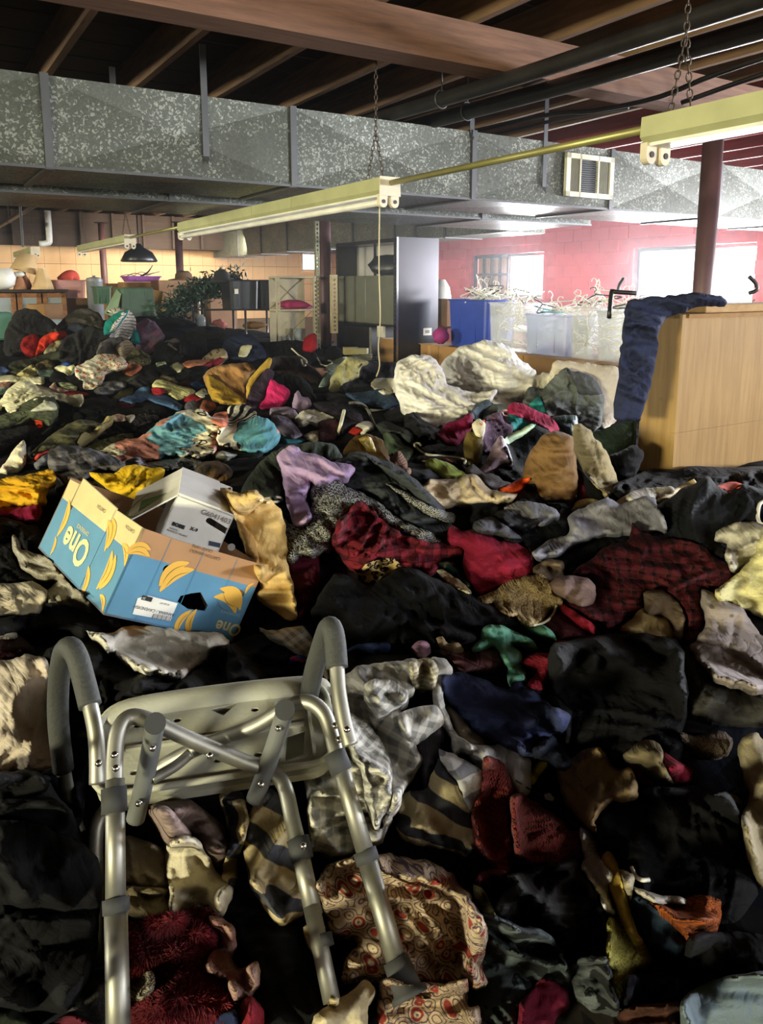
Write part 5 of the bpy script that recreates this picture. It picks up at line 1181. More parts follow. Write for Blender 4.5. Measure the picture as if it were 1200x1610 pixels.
G('coat', 'dark grey wool coat lying behind the yellow-white roll', 'F1', [(990, 300), (1040, 250), (1100, 190), (1200, 160), (1240, 210), (1250, 300), (1180, 350), (1080, 350), (1000, 335)], '#2d2c2b', puff=.07, fold=.03)
G('trousers', 'dark olive flat trousers beside the silver grey jacket', 'F1', [(820, 260), (900, 222), (1010, 238), (1110, 238), (1000, 300), (900, 305)], '#34362a', puff=.04)
G('cloth', 'peach rust cloth bunched at the hem of the printed T-shirt', 'F1', [(955, 225), (1010, 158), (1080, 158), (1118, 185), (1072, 228), (1030, 255)], '#b3694b', puff=.05, fold=.03)
G('jacket', 'shiny silver grey jacket below the printed white T-shirt', 'F1', [(735, 380), (800, 308), (900, 293), (988, 308), (985, 352), (890, 395), (800, 408)], ('silk', '#6a6b73'), puff=.05, fold=.035, wl=.06)
G('cap', 'black knitted cap left of the black zipped jacket', 'F1', [(385, 288), (430, 213), (520, 240), (555, 305), (480, 318)], '#131418', puff=.06, lift=30)
G('jacket', 'black zipped jacket under the collar of the printed T-shirt', 'F1', [(515, 262), (590, 248), (655, 295), (668, 368), (600, 350), (540, 295)], '#16171b', puff=.05, lift=25)
G('t_shirt', 'white T-shirt with a bright red, orange and green print', 'F1', [(582, 190), (640, 163), (720, 118), (770, 83), (880, 83), (960, 108), (1008, 160), (960, 208), (890, 215), (830, 235), (805, 310), (740, 358), (690, 364), (658, 355), (648, 290), (588, 250)], ('print', '#dcd6c0', '#b04a30', '#3f6a66', '#c98a3a'), puff=.06, fold=.03, lift=18, ang=.9, s=1.4)
G('blouse', 'green and cream striped blouse folded near the pink scrap', 'F1', [(455, 312), (540, 306), (605, 340), (592, 372), (500, 366)], ('pinstripe', '#c9cf9a', '#5d6a4a'), puff=.04, s=2.5)
G('blouse', 'pale pink scrap with a cream edge beside the green striped blouse', 'F1', [(380, 352), (430, 303), (452, 340), (505, 355), (545, 372), (500, 392), (400, 378)], '#dfb9a4', puff=.04)
G('cloth', 'long red strip peeking out along the cream towel', 'F1', [(385, 380), (480, 390), (560, 368), (650, 378), (705, 402), (600, 412), (450, 410)], '#a52c26', puff=.025)
G('cloth', 'taupe scrap wedged above the cream towel', 'F1', [(255, 322), (330, 330), (405, 362), (395, 388), (310, 380)], '#8f7f6c', puff=.04)
G('towel', 'white rolled cloth along the top of the cream towel', 'F1', [(-60, 260), (0, 252), (80, 243), (150, 263), (200, 258), (340, 263), (348, 315), (280, 320), (200, 300), (100, 310), (-60, 300)], '#e2ddb8', puff=.05, lift=18)
G('cloth', 'pink scrap at the frame edge above the cream towel', 'F1', [(-50, 312), (0, 305), (85, 300), (62, 345), (-50, 352)], '#d79a8c', puff=.04)
G('cloth', 'mint green scrap at the frame edge beside the cream towel', 'F1', [(-50, 355), (0, 348), (78, 343), (25, 395), (-50, 410)], '#a7cdb4', puff=.03)
G('cloth', 'olive khaki cloth between the silver jacket and blue jeans', 'F1', [(875, 430), (960, 368), (1042, 348), (1048, 405), (960, 438), (900, 458)], '#74714e', puff=.05)
G('sweater', 'maroon sweater edge under the spread blue jeans', 'F1', [(890, 468), (980, 448), (1085, 458), (1010, 512), (920, 505)], '#5c1a28', puff=.04)
G('coat', 'wide black coat spread across the middle of the far heap', 'F1', [(560, 545), (590, 488), (650, 440), (720, 422), (840, 418), (900, 450), (960, 505), (1100, 505), (1210, 470), (1300, 510), (1310, 560), (1200, 575), (1000, 580), (860, 582), (740, 600), (640, 592)], '#131419', puff=.07, fold=.035)
G('jeans', 'blue jeans spread with both legs over the wide black coat', 'F2', [(-165, 445), (-60, 400), (0, 343), (62, 333), (102, 380), (180, 388), (255, 430), (335, 492), (300, 538), (200, 490), (60, 448), (-60, 468)], '#46658a', puff=.05, fold=.025, ang=.4)
G('skirt', 'black skirt at the right edge of the olive hooded jacket', 'F1', [(452, 610), (520, 548), (622, 542), (655, 592), (560, 618), (480, 650)], '#17171a', puff=.05)
j1 = G('jacket', 'olive hooded jacket with an off-white lining turned out', 'F1', [(-60, 600), (20, 560), (100, 520), (200, 458), (300, 418), (420, 428), (462, 500), (452, 585), (405, 645), (330, 615), (240, 605), (140, 645), (60, 668), (-60, 675)], '#50553f', puff=.06, fold=.04, lift=20)
G('lining', 'off-white lining', 'F1', [(238, 532), (330, 470), (350, 443), (430, 468), (457, 520), (360, 528)], '#cbcbb0', puff=.025, fold=.015, parent=j1)
G('towel', 'large cream terry towel draped over the olive hooded jacket', 'F1', [(-60, 520), (0, 440), (20, 420), (80, 338), (160, 288), (240, 298), (312, 368), (440, 383), (540, 408), (640, 398), (658, 430), (638, 495), (560, 485), (470, 450), (400, 420), (300, 425), (200, 465), (120, 525), (62, 545), (40, 495), (0, 520)], '#e6e0ba', puff=.06, fold=.03, lift=20)
G('cap', 'small orange-red cap tag under the olive hooded jacket', 'F1', [(265, 605), (330, 612), (338, 652), (302, 674)], '#e8502a', puff=.02, fold=.006)
G('trousers', 'black trousers stretched out below the olive hooded jacket', 'F1', [(-60, 740), (0, 690), (100, 660), (230, 640), (305, 662), (215, 748), (100, 798), (0, 870), (-60, 900)], '#18181f', puff=.06, fold=.03, ang=-.4)
G('jacket', 'navy windbreaker beside the olive quilted jacket', 'F1', [(205, 830), (230, 720), (330, 690), (440, 635), (360, 745), (275, 840), (240, 890)], '#1f2330', puff=.05, ang=-.6)
G('jacket', 'olive quilted jacket with deep creases, lying full length', 'F1', [(235, 870), (330, 780), (430, 700), (520, 640), (640, 592), (740, 608), (808, 640), (775, 675), (685, 695), (635, 745), (605, 808), (430, 830), (330, 868), (260, 900)], '#47452f', puff=.07, fold=.045, wl=.1, ang=-.7, lift=18)
G('cap', 'black leather cap lying between cream knit and dark tartan', 'F1', [(770, 750), (820, 670), (900, 608), (980, 598), (1065, 630), (1075, 697), (960, 718), (850, 750)], '#15161b', puff=.07, fold=.02, lift=20)
G('shirt', 'dark grey checked shirt above the black leather cap', 'F1', [(1025, 608), (1100, 552), (1220, 556), (1260, 590), (1200, 610), (1100, 650), (1060, 650)], ('plaid', '#4a4a44', '#23231f', '#77776c'), puff=.05, s=.8)
G('shirt', 'charcoal tartan shirt right of the black leather cap', 'F1', [(1055, 710), (1120, 650), (1220, 625), (1260, 650), (1220, 695), (1120, 730)], ('plaid', '#2b2a2e', '#171619', '#45424a'), puff=.05, s=.8)
G('sweater', 'cream yellow knit rolled up along the black leather cap', 'F1', [(600, 810), (640, 708), (720, 688), (780, 648), (850, 567), (895, 578), (885, 625), (805, 688), (775, 728), (725, 768), (660, 808)], ('knit', '#c6b574'), puff=.06, fold=.03, wl=.05, lift=20)
G('cloth', 'pinkish cream roll at the top end of the yellow knit', 'F1', [(876, 572), (930, 553), (992, 568), (994, 606), (910, 612)], '#cfae92', puff=.05)
G('sock', 'white rolled sock beside the pinkish cream roll', 'F1', [(988, 572), (1050, 557), (1062, 575), (1022, 625)], '#ded9bd', puff=.04)
G('shirt', 'sage green flannel shirt with pale check, folded flat', 'F1', [(682, 812), (800, 758), (940, 712), (1042, 707), (1045, 750), (930, 788), (800, 850), (720, 842)], ('plaid', '#7f8062', '#55583f', '#a9aa84'), puff=.04, fold=.015, s=.7, rot=.2)
G('tote_bag', 'white tote with pink flowers leaning on the navy windbreaker', 'F1', [(-30, 1010), (0, 985), (40, 938), (110, 828), (182, 757), (203, 800), (208, 900), (185, 975), (100, 1012)], ('floral', '#e0d8bd', '#b56a78', '#8d7a86'), puff=.05, fold=.03, lift=30, s=1.6)
G('cloth', 'coral red strip under the grey checked shirt collar', 'F1', [(255, 915), (300, 868), (395, 842), (355, 885), (290, 922)], '#d04a44', puff=.03)
G('shirt', 'grey blue cotton shirt corner beside the coral strip', 'F1', [(262, 950), (330, 890), (405, 852), (388, 935), (300, 985)], '#66696e', puff=.04)
# --- far field, centre
G('cloth', 'khaki cloth at the far end of the yellow-white roll', 'F2', [(145, 275), (190, 238), (260, 253), (305, 300), (285, 335), (200, 295)], '#9b8d66', puff=.05)
G('jacket', 'black nylon jacket behind the tan crinkled coat', 'F2', [(280, 278), (310, 213), (380, 173), (450, 148), (535, 180), (515, 245), (440, 297), (350, 308)], '#15171b', puff=.07, fold=.03, lift=20)
G('t_shirt', 'white crumpled top beside the black nylon jacket', 'F2', [(235, 175), (300, 148), (355, 180), (305, 230), (250, 215)], '#c9c8a8', puff=.05)
G('cloth', 'pale mint cloth beside the olive camouflage trousers', 'F2', [(125, 152), (200, 143), (210, 178), (138, 184)], '#a9b594', puff=.03)
G('sweater', 'black ribbed sweater between white top and dark coat', 'F2', [(125, 195), (200, 163), (242, 190), (285, 245), (200, 250)], '#18181a', puff=.05)
G('shirt', 'peach blouse in front of the wire shelf', 'F2', [(335, 155), (420, 128), (530, 128), (565, 118), (545, 162), (420, 180), (370, 190)], '#c98362', puff=.04)
G('shirt', 'dark red shirt sleeve beside the peach blouse', 'F2', [(495, 172), (560, 140), (640, 106), (656, 140), (585, 182)], '#8a1a26', puff=.04)
G('sweater', 'dark maroon sweater under the black nylon jacket', 'F2', [(285, 318), (350, 293), (425, 308), (405, 352), (310, 343)], '#511722', puff=.04)
G('shirt', 'small blue shirt left of the tan crinkled coat', 'F2', [(395, 318), (450, 298), (510, 330), (440, 358)], '#385c86', puff=.04)
G('towel', 'long yellow-white rolled towel left of the tan coat', 'F2', [(90, 335), (130, 283), (200, 288), (300, 328), (420, 358), (445, 392), (385, 418), (310, 447), (220, 397), (160, 377)], '#d3cf92', puff=.06, fold=.02, ang=.3, lift=18)
G('t_shirt', 'red top under the near end of the yellow-white towel', 'F2', [(345, 458), (380, 408), (442, 398), (485, 432), (430, 458)], '#a91c28', puff=.04)
G('t_shirt', 'red scrap under the middle of the yellow-white towel', 'F2', [(90, 350), (150, 343), (203, 370), (172, 397), (110, 397)], '#8f1b24', puff=.04)
G('cloth', 'white lace scrap against the tan crinkled coat', 'F2', [(435, 395), (500, 347), (535, 400), (490, 428)], ('lace', '#d9d6b6', '#a8a486'), puff=.04)
G('cap', 'grey blue knitted hat in front of the red top', 'F2', [(355, 538), (358, 470), (420, 443), (473, 480), (474, 525), (400, 543)], '#56565e', puff=.07, fold=.01, lift=35)
G('cloth', 'rust brown bundle beside the grey blue hat', 'F2', [(465, 528), (500, 448), (572, 458), (605, 502), (540, 548)], '#7e4630', puff=.06, fold=.03, lift=25)
G('cloth', 'black band cloth under the tan crinkled coat', 'F2', [(580, 540), (620, 490), (690, 490), (680, 520), (600, 555)], '#17150f', puff=.03)
cr = G('coat', 'tan crinkled coat with a mustard inside, propped open', 'F2', [(500, 255), (560, 188), (680, 163), (830, 148), (905, 200), (862, 260), (847, 330), (845, 475), (800, 488), (690, 478), (580, 448), (538, 385), (515, 335)], '#a37a4c', puff=.13, fold=.05, crumple=.9, wl=.16, lift=48)
G('inside_fold', 'mustard coloured inside', 'F2', [(520, 250), (570, 260), (700, 350), (820, 440), (800, 485), (690, 476), (580, 446), (540, 385), (525, 330)], '#b28f34', puff=.03, fold=.03, crumple=.9, parent=cr)
G('coat', 'mustard coat edge standing up right of the tan crinkled coat', 'F2', [(798, 490), (838, 440), (832, 350), (858, 280), (928, 200), (1018, 106), (1045, 118), (1015, 195), (935, 255), (875, 365), (855, 450)], '#b4933c', puff=.05, fold=.02, lift=50)
G('jacket', 'dark brown leather jacket with a white hanger on it', 'F3', [(-50, 190), (0, 108), (100, 97), (212, 102), (262, 150), (332, 200), (385, 270), (355, 318), (270, 288), (150, 248), (40, 228)], '#33241a', puff=.09, fold=.03, lift=32)
G('trousers', 'black trousers bunched behind the hot pink fleece', 'F3', [(-20, 290), (60, 238), (200, 248), (292, 330), (325, 400), (335, 447), (200, 392), (130, 415), (60, 380)], '#121317', puff=.06, fold=.03, lift=25)
G('fleece', 'purple grey velour top beside the hot pink fleece', 'F2', [(835, 498), (848, 420), (898, 320), (958, 240), (1010, 193), (1054, 230), (1045, 290), (1005, 370), (965, 478), (900, 508)], '#3a2e3d', puff=.08, fold=.03, lift=45, ang=1.2)
G('fleece', 'hot pink fleece standing out of the dark heap', 'F2', [(935, 502), (978, 440), (998, 370), (1028, 283), (1100, 318), (1162, 348), (1184, 400), (1144, 465), (1080, 502), (980, 512)], '#dc2f70', puff=.09, fold=.03, lift=50, ang=1.9)
# right of it
G('cloth', 'pink beige scrap beside the mint cloths near the column', 'F3', [(325, 192), (420, 198), (436, 255), (380, 266)], '#a87a5c', puff=.04)
G('shirt', 'grey green shirt lying behind the yellow-cream sheet', 'F3', [(405, 208), (450, 148), (540, 108), (566, 140), (495, 218)], '#7f8673', puff=.05)
G('cloth', 'mint blue cloth left of the yellow-cream sheet', 'F3', [(355, 340), (420, 228), (476, 228), (450, 300), (400, 350)], '#93a699', puff=.05)
G('shirt', 'pale grey shirt with a dark striped cuff near the book', 'F3', [(535, 108), (650, 88), (740, 57), (795, 88), (785, 135), (700, 147), (600, 118)], ('pinstripe', '#b9bda6', '#8d938a'), puff=.05, s=2.5)
G('scarf', 'grey striped scarf at the foot of the black shelving', 'F3', [(695, 145), (780, 128), (790, 76), (866, 76), (856, 115), (780, 147)], ('stripe', '#5d676d', '#2c3338'), puff=.04, s=.6)
G('sheet', 'yellow-cream sheet in a soft ridge near the column', 'F3', [(440, 385), (448, 290), (498, 188), (560, 128), (600, 103), (745, 143), (695, 183), (668, 255), (585, 305), (525, 380)], '#d0cb94', puff=.08, fold=.03, lift=28)
G('trousers', 'charcoal trousers in a flat pile beside the white bed sheet', 'F3', [(650, 290), (680, 168), (760, 138), (900, 143), (990, 158), (965, 225), (955, 290), (800, 310), (700, 300)], '#38353b', puff=.06, fold=.025, lift=18)
G('trousers', 'dark slate trousers under the charcoal ones', 'F3', [(515, 358), (580, 298), (660, 278), (760, 328), (855, 338), (765, 380), (640, 400), (550, 402)], '#26272e', puff=.05, fold=.02)
G('jacket', 'black jacket under the slate trousers and steel blue jacket', 'F3', [(380, 420), (420, 380), (540, 395), (640, 420), (720, 480), (640, 500), (480, 460)], '#17161a', puff=.05)
G('jacket', 'steel blue jacket left of the white bed sheet', 'F3', [(565, 392), (700, 383), (870, 357), (975, 430), (1002, 488), (880, 520), (760, 482), (640, 442)], '#374a60', puff=.06, fold=.025, lift=18)
G('trousers', 'black navy trousers under the fold of the white bed sheet', 'F3', [(860, 570), (900, 530), (990, 498), (1045, 555), (1030, 620), (920, 620)], '#171a24', puff=.05)
G('coat', 'dark purple coat with a white hanger arm poking out', 'F3', [(315, 465), (480, 457), (600, 488), (695, 557), (700, 628), (600, 655), (540, 705), (470, 610), (400, 552)], '#2a222d', puff=.07, fold=.025, lift=18)
G('cloth', 'soft teal cloth edge under the grey lilac sleeve', 'F3', [(40, 730), (150, 738), (265, 750), (185, 782), (80, 782)], '#1f5d63', puff=.03)
G('hoodie', 'lavender hoodie with a raised sleeve', 'F3', [(145, 505), (165, 400), (195, 367), (224, 418), (282, 428), (300, 482), (242, 526), (180, 540)], '#a48fac', puff=.06, fold=.03, lift=40)
G('t_shirt', 'pale lilac top spread under the lavender hoodie', 'F3', [(-20, 510), (120, 497), (185, 540), (195, 580), (120, 592), (-20, 575)], '#bcabc0', puff=.05, fold=.025)
G('t_shirt', 'white and cream crumpled top right of the pale lilac one', 'F3', [(170, 600), (185, 565), (230, 527), (320, 517), (400, 547), (478, 580), (405, 608), (365, 655), (290, 632), (220, 652)], '#d6d0bc', puff=.06, fold=.03, lift=18)
G('sweater', 'grey lilac sweater sleeve reaching toward the teal cloth', 'F3', [(-20, 590), (0, 567), (80, 567), (152, 618), (204, 680), (240, 725), (150, 748), (60, 702), (-10, 640)], '#6b6270', puff=.06, fold=.02, lift=22, ang=.8)
G('blouse', 'cream flowered blouse between lilac sleeve and maroon knit', 'F3', [(240, 725), (300, 690), (365, 685), (375, 768), (300, 778)], ('floral', '#c2b391', '#7d6a5a', '#927f9a'), puff=.04)
G('sweater', 'maroon knit sweater under the white hanger arm', 'F3', [(352, 640), (360, 612), (440, 597), (495, 597), (516, 640), (480, 755), (370, 762)], ('knit', '#4c1a24'), puff=.06, fold=.02, lift=30)
# --- the white sheets, the grey blanket, cushion and what lies below them
cu = G('cushion', 'large cream seat cushion leaning behind the grey blanket', 'F5', [(222, 190), (245, 60), (290, 30), (420, 43), (600, 66), (765, 90), (775, 300), (745, 505), (640, 570), (560, 510), (300, 410)], '#cfc4b0', puff=.10, fold=.006, lift=72, edge=.05, th=.03)
G('pillow', 'dark green pillow between the cushion and the plywood box', 'F5', [(550, 610), (700, 557), (895, 490), (895, 705), (760, 772), (660, 795), (590, 690)], '#2b3832', puff=.10, fold=.01, lift=50, edge=.05)
G('coat', 'black coat slumped against the foot of the plywood box', 'F5', [(670, 800), (780, 748), (880, 698), (968, 760), (930, 855), (880, 960), (860, 1060), (770, 1040), (745, 955)], '#14161a', puff=.08, fold=.03, lift=45)
G('bed_sheet', 'white cotton sheet gathered in a knot, higher of the two white bundles', 'R7', [(520, 160), (545, 95), (620, 45), (690, 33), (762, 53), (802, 100), (852, 130), (868, 165), (852, 205), (822, 245), (760, 262), (700, 245), (650, 235), (590, 225), (535, 205)], '#e6e3dd', puff=.16, fold=.03, crumple=.1, wl=.12, ang=1.2, lift=58, seam=[[(690, 38), (680, 110), (655, 190), (650, 235)]])
G('pillowcase', 'small white pillowcase beside the grey blanket', 'R7', [(825, 185), (880, 143), (908, 153), (904, 192), (855, 225), (815, 250)], '#e2dccb', puff=.08, fold=.02, lift=55)
G('bed_sheet', 'big white bed sheet rolled in a crescent, lower of the two white bundles', 'R7', [(372, 205), (368, 150), (383, 105), (440, 80), (500, 90), (535, 130), (550, 178), (590, 198), (650, 213), (718, 203), (704, 243), (645, 275), (592, 305), (520, 328), (448, 318), (398, 284), (388, 240)], '#e9e6e0', puff=.15, fold=.03, crumple=.1, wl=.13, ang=.9, lift=52)
G('shirt', 'white sleeve stretched out left of the white bundles', 'R7', [(290, 188), (308, 163), (372, 163), (380, 205), (340, 220)], '#d8d2c2', puff=.05, fold=.015)
bl_ = G('blanket', 'grey fleece blanket heaped over the cream cushion', 'F5', [(15, 380), (28, 320), (68, 233), (170, 258), (270, 140), (350, 87), (402, 118), (470, 128), (562, 168), (642, 290), (658, 360), (625, 540), (560, 590), (480, 535), (330, 480), (210, 465), (145, 415)], '#6a6f6c', puff=.14, fold=.05, crumple=.25, wl=.16, ang=.8, lift=58)
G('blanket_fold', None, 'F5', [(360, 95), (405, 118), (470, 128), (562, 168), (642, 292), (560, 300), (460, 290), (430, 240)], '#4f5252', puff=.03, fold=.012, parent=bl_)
G('t_shirt', 'teal top tucked into the open edge of the grey blanket', 'F5', [(60, 385), (95, 345), (135, 315), (160, 350), (195, 440), (120, 425)], '#38a29a', puff=.03, fold=.015, lift=50)
# F4 block
G('jacket', 'black jacket under the lower white bundle', 'F3', [(1030, 580), (1060, 550), (1110, 540), (1180, 605), (1260, 650), (1270, 760), (1180, 780), (1090, 715), (1050, 640)], '#131418', puff=.07, fold=.03)
G('cloth', 'dark heap cloth below the lower white bundle', 'F4', [(-20, 270), (40, 248), (100, 308), (220, 343), (295, 420), (310, 490), (200, 575), (80, 560), (-20, 470)], '#191a1d', puff=.06, fold=.03)
G('trousers', 'black cotton trousers behind the fallen hook hanger', 'F4', [(110, 520), (300, 478), (465, 500), (490, 655), (400, 640), (240, 600)], '#151618', puff=.05, fold=.025)
G('sweater', 'magenta red sweater under the lower white bundle', 'F4', [(232, 415), (300, 338), (420, 288), (505, 246), (522, 335), (458, 448), (380, 500), (280, 472)], '#7d1b40', puff=.08, fold=.03, lift=35, ang=-.5)
G('jacket', 'grey blue jacket corner under the white bundles', 'F4', [(492, 250), (570, 168), (630, 138), (670, 180), (612, 250), (555, 290), (515, 280)], '#4c5963', puff=.05, lift=40)
G('cardigan', 'grey green cardigan below the knotted white sheet', 'F4', [(590, 295), (640, 208), (690, 176), (800, 178), (840, 202), (740, 250), (650, 285)], '#5c6159', puff=.05, lift=30)
G('bag', 'olive mustard bag hanging below a white crumpled scrap', 'F4', [(450, 455), (485, 388), (582, 428), (596, 520), (580, 655), (480, 650), (445, 545)], '#6a5a2c', puff=.07, fold=.02, lift=50)
w1 = G('t_shirt', 'white crumpled scrap with an orange corner', 'F4', [(512, 335), (570, 288), (620, 340), (596, 438), (540, 418)], '#ddd5b8', puff=.05, lift=40)
G('orange_corner', 'orange corner', 'F4', [(566, 315), (610, 296), (622, 340), (590, 345)], '#e0602a', puff=.015, fold=.006, parent=w1)
G('sweater', 'mauve knit sweater hanging left of the teal top', 'F4', [(588, 510), (596, 400), (626, 288), (690, 243), (742, 248), (774, 320), (836, 350), (828, 398), (745, 430), (698, 480), (665, 560)], ('knit', '#7c5d76'), puff=.09, fold=.03, lift=45, ang=1.2)
G('bag', 'see-through lilac bag below the mauve knit sweater', 'F4', [(565, 705), (635, 600), (688, 480), (740, 420), (776, 480), (828, 590), (830, 662), (745, 665), (695, 738), (620, 738)], ('silk', '#87717f'), puff=.07, fold=.03, lift=42)
G('coat', 'black coat draped right of the lilac bag', 'F4', [(770, 485), (900, 420), (1010, 348), (1105, 378), (1145, 400), (1060, 480), (970, 612), (918, 712), (850, 725), (815, 630)], '#12141a', puff=.08, fold=.02, lift=40)
G('t_shirt', 'bright teal top under the crimson cardigan', 'F4', [(800, 255), (870, 246), (940, 298), (1020, 328), (965, 368), (850, 380), (815, 335)], '#2b8a88', puff=.06, fold=.02, lift=35)
G('blouse', 'dark teal satin blouse below the grey blanket', 'F5', [(232, 490), (330, 463), (432, 468), (446, 545), (415, 630), (320, 592)], ('silk', '#1c4a4e'), puff=.06, fold=.03, lift=40)
G('cardigan', 'crimson cardigan with a pale ring at its collar', 'F4', [(780, 215), (840, 163), (920, 178), (1000, 218), (1100, 258), (1163, 308), (1202, 385), (1130, 392), (1030, 330), (940, 300), (860, 258), (798, 260)], '#ad274f', puff=.07, fold=.03, lift=38, ang=.4)
G('cloth', 'mint white folded strip lying over the black coat', 'F4', [(758, 460), (800, 408), (880, 383), (982, 332), (1006, 350), (925, 415), (800, 480)], '#c8e0c2', puff=.03, fold=.012, lift=35)
G('sweater', 'black sweater below the see-through lilac bag', 'F4', [(690, 715), (760, 650), (880, 690), (930, 725), (845, 805), (760, 780)], '#111215', puff=.05)
G('cloth', 'maroon sliver of cloth between brown coat and beige jacket', 'F5', [(418, 885), (470, 898), (528, 1010), (530, 1112), (440, 1122)], '#5a142c', puff=.03, lift=50)
G('trousers', 'black trouser leg between brown coat and beige jacket', 'F5', [(432, 860), (540, 955), (650, 1075), (635, 1145), (520, 1122), (485, 965)], '#131418', puff=.04, lift=50)
G('jacket', 'beige jacket with long sleeves propped beside the brown coat', 'F5', [(395, 645), (415, 540), (470, 537), (552, 588), (565, 640), (625, 690), (685, 780), (725, 880), (765, 1012), (728, 1088), (660, 1100), (615, 1048), (535, 965), (465, 845), (405, 745)], '#a69872', puff=.10, fold=.04, wl=.1, lift=55, ang=1.0, seam=[[(560, 640), (600, 800), (650, 1000)]])
G('coat', 'brown canvas coat standing up like a hood in the heap', 'F5', [(10, 970), (15, 880), (76, 740), (128, 658), (200, 606), (290, 587), (402, 628), (415, 740), (435, 860), (448, 1050), (405, 1122), (240, 1142), (125, 1122), (95, 1015)], '#785b38', puff=.16, fold=.05, wl=.13, lift=60, crumple=.45, seam=[[(130, 660), (110, 800), (130, 960)]])
G('blouse', 'brown flowered blouse under the fallen hook hanger', 'F4', [(50, 612), (140, 566), (260, 586), (430, 636), (470, 690), (360, 652), (220, 632)], ('floral', '#2a1a18', '#8a4a3e', '#b59a84'), puff=.04)
G('top', 'lime green top below the fallen hook hanger', 'F4', [(140, 625), (200, 597), (260, 617), (350, 646), (402, 688), (468, 722), (402, 750), (340, 785), (270, 770), (226, 710), (146, 675)], '#97a653', puff=.06, fold=.03, lift=25)
G('trousers', 'navy trousers left of the lime green top', 'F4', [(-20, 690), (60, 676), (180, 688), (265, 762), (150, 795), (60, 812), (-20, 800)], '#1e222c', puff=.05)
G('towel', 'grey towel rolled beside the cream crumpled shirt', 'F4', [(458, 695), (510, 647), (562, 677), (602, 717), (682, 727), (762, 777), (828, 800), (745, 872), (680, 862), (596, 800), (565, 750), (488, 732)], '#75737a', puff=.07, fold=.03, lift=25)
G('shirt', 'orange shirt scrap right of the grey rolled towel', 'F4', [(732, 840), (800, 812), (880, 766), (968, 755), (948, 805), (885, 885), (735, 870)], '#f05a20', puff=.04, fold=.015, lift=25)
G('sweater', 'black sweater in front of the brown canvas coat', 'F4', [(860, 920), (940, 820), (1000, 800), (1020, 880), (1080, 950), (1200, 960), (1200, 1020), (1000, 1010), (880, 960)], '#121418', puff=.05)
G('shirt', 'cream crumpled shirt with a collar, spread below the lime top', 'F4', [(38, 870), (130, 798), (200, 767), (360, 767), (450, 727), (550, 727), (604, 798), (644, 838), (722, 862), (868, 878), (838, 930), (722, 952), (600, 972), (400, 972), (260, 992), (112, 932)], '#cbb899', puff=.07, fold=.045, wl=.09, lift=20)
G('jeans', 'blue denim scrap at the end of the cream crumpled shirt', 'F4', [(-20, 805), (60, 787), (126, 820), (60, 860), (-20, 862)], '#3a4558', puff=.04)
G('t_shirt', 'small white top with a red sleeve near the olive cap', 'F3', [(632, 665), (690, 616), (762, 611), (796, 670), (745, 698), (700, 718)], '#d4d0c4', puff=.05)
G('t_shirt', 'red sleeve poking out beside the small white top', 'F3', [(590, 695), (640, 652), (696, 680), (650, 718)], '#a5271f', puff=.03)
G('cardigan', 'dark grey green cardigan knotted below the steel blue jacket', 'F3', [(790, 640), (880, 612), (985, 648), (1085, 698), (1100, 768), (1020, 775), (955, 715), (865, 702)], '#3c413f', puff=.06, fold=.03)
G('scarf', 'sea green scarf beside the olive brown bag', 'F3', [(862, 705), (960, 716), (1035, 798), (1108, 838), (1045, 922), (960, 865), (895, 850)], '#47543f', puff=.06, fold=.03)
ob = G('bag', 'olive brown bag with a golden sheer panel', 'F3', [(552, 850), (598, 768), (660, 722), (760, 712), (855, 757), (906, 860), (908, 925), (780, 915), (660, 882)], '#58421f', puff=.10, fold=.015, lift=50)
G('sheer_panel', 'golden sheer panel', 'F3', [(660, 728), (752, 717), (795, 800), (806, 856), (740, 838), (688, 772)], ('silk', '#8f7a30'), puff=.015, fold=.012, parent=ob)
G('blouse', 'dusty pink blouse lying under the pink knitted cap', 'F3', [(772, 915), (900, 912), (945, 960), (1070, 978), (1075, 1025), (900, 1015)], '#9b8070', puff=.04)
G('cap', 'dusty pink knitted cap near the olive brown bag', 'F3', [(912, 962), (935, 880), (990, 840), (1048, 920), (1050, 975)], ('knit', '#9a7564'), puff=.07, lift=40)
G('scarf', 'sparkling black scarf behind the white carton', 'F2', [(30, 930), (110, 895), (250, 872), (380, 868), (480, 905), (520, 950), (420, 985), (250, 1000), (80, 990)], ('sparkle', '#101113', '#8a8c8a'), puff=.05, fold=.03)
G('cloth', 'dark green net cloth below the colour-blocked leggings', 'F2', [(590, 850), (700, 820), (900, 835), (990, 840), (930, 905), (820, 900), (680, 900)], '#1d2522', puff=.04)
G('sock', 'pale grey satin scrap beside the brown fur hat', 'F2', [(560, 880), (640, 842), (720, 862), (770, 872), (700, 922), (600, 925)], ('silk', '#8f9188'), puff=.03)
# colour-blocked leggings, the far field's brightest piece
lg = G('leggings', 'leggings in coral, teal and white spotted blocks, left half', 'PX', [(150, 712), (190, 693), (220, 685), (234, 677), (252, 661), (270, 653), (286, 647), (314, 643), (334, 653), (350, 659), (358, 668), (350, 677), (347, 690), (341, 706), (329, 718), (310, 721), (294, 715), (270, 717), (240, 723), (220, 727), (200, 727), (176, 722)], ('leoblock', '#d9d0b4', '#bd8070', '#6c9ba6', '#26221f'), puff=.07, fold=.04, wl=.13, lift=22, ang=-.35, rot=-.9)
G('leggings', 'leggings in teal and white spotted blocks with a coral end', 'F2', [(602, 745), (622, 665), (740, 627), (860, 597), (930, 567), (1012, 597), (1085, 678), (1106, 742), (1068, 798), (1004, 842), (880, 848), (740, 832), (614, 800)], ('leoblock', '#d9d0b4', '#c98a80', '#5f97a2', '#1d1b1a'), puff=.09, fold=.02, wl=.16, lift=28, rot=.95)
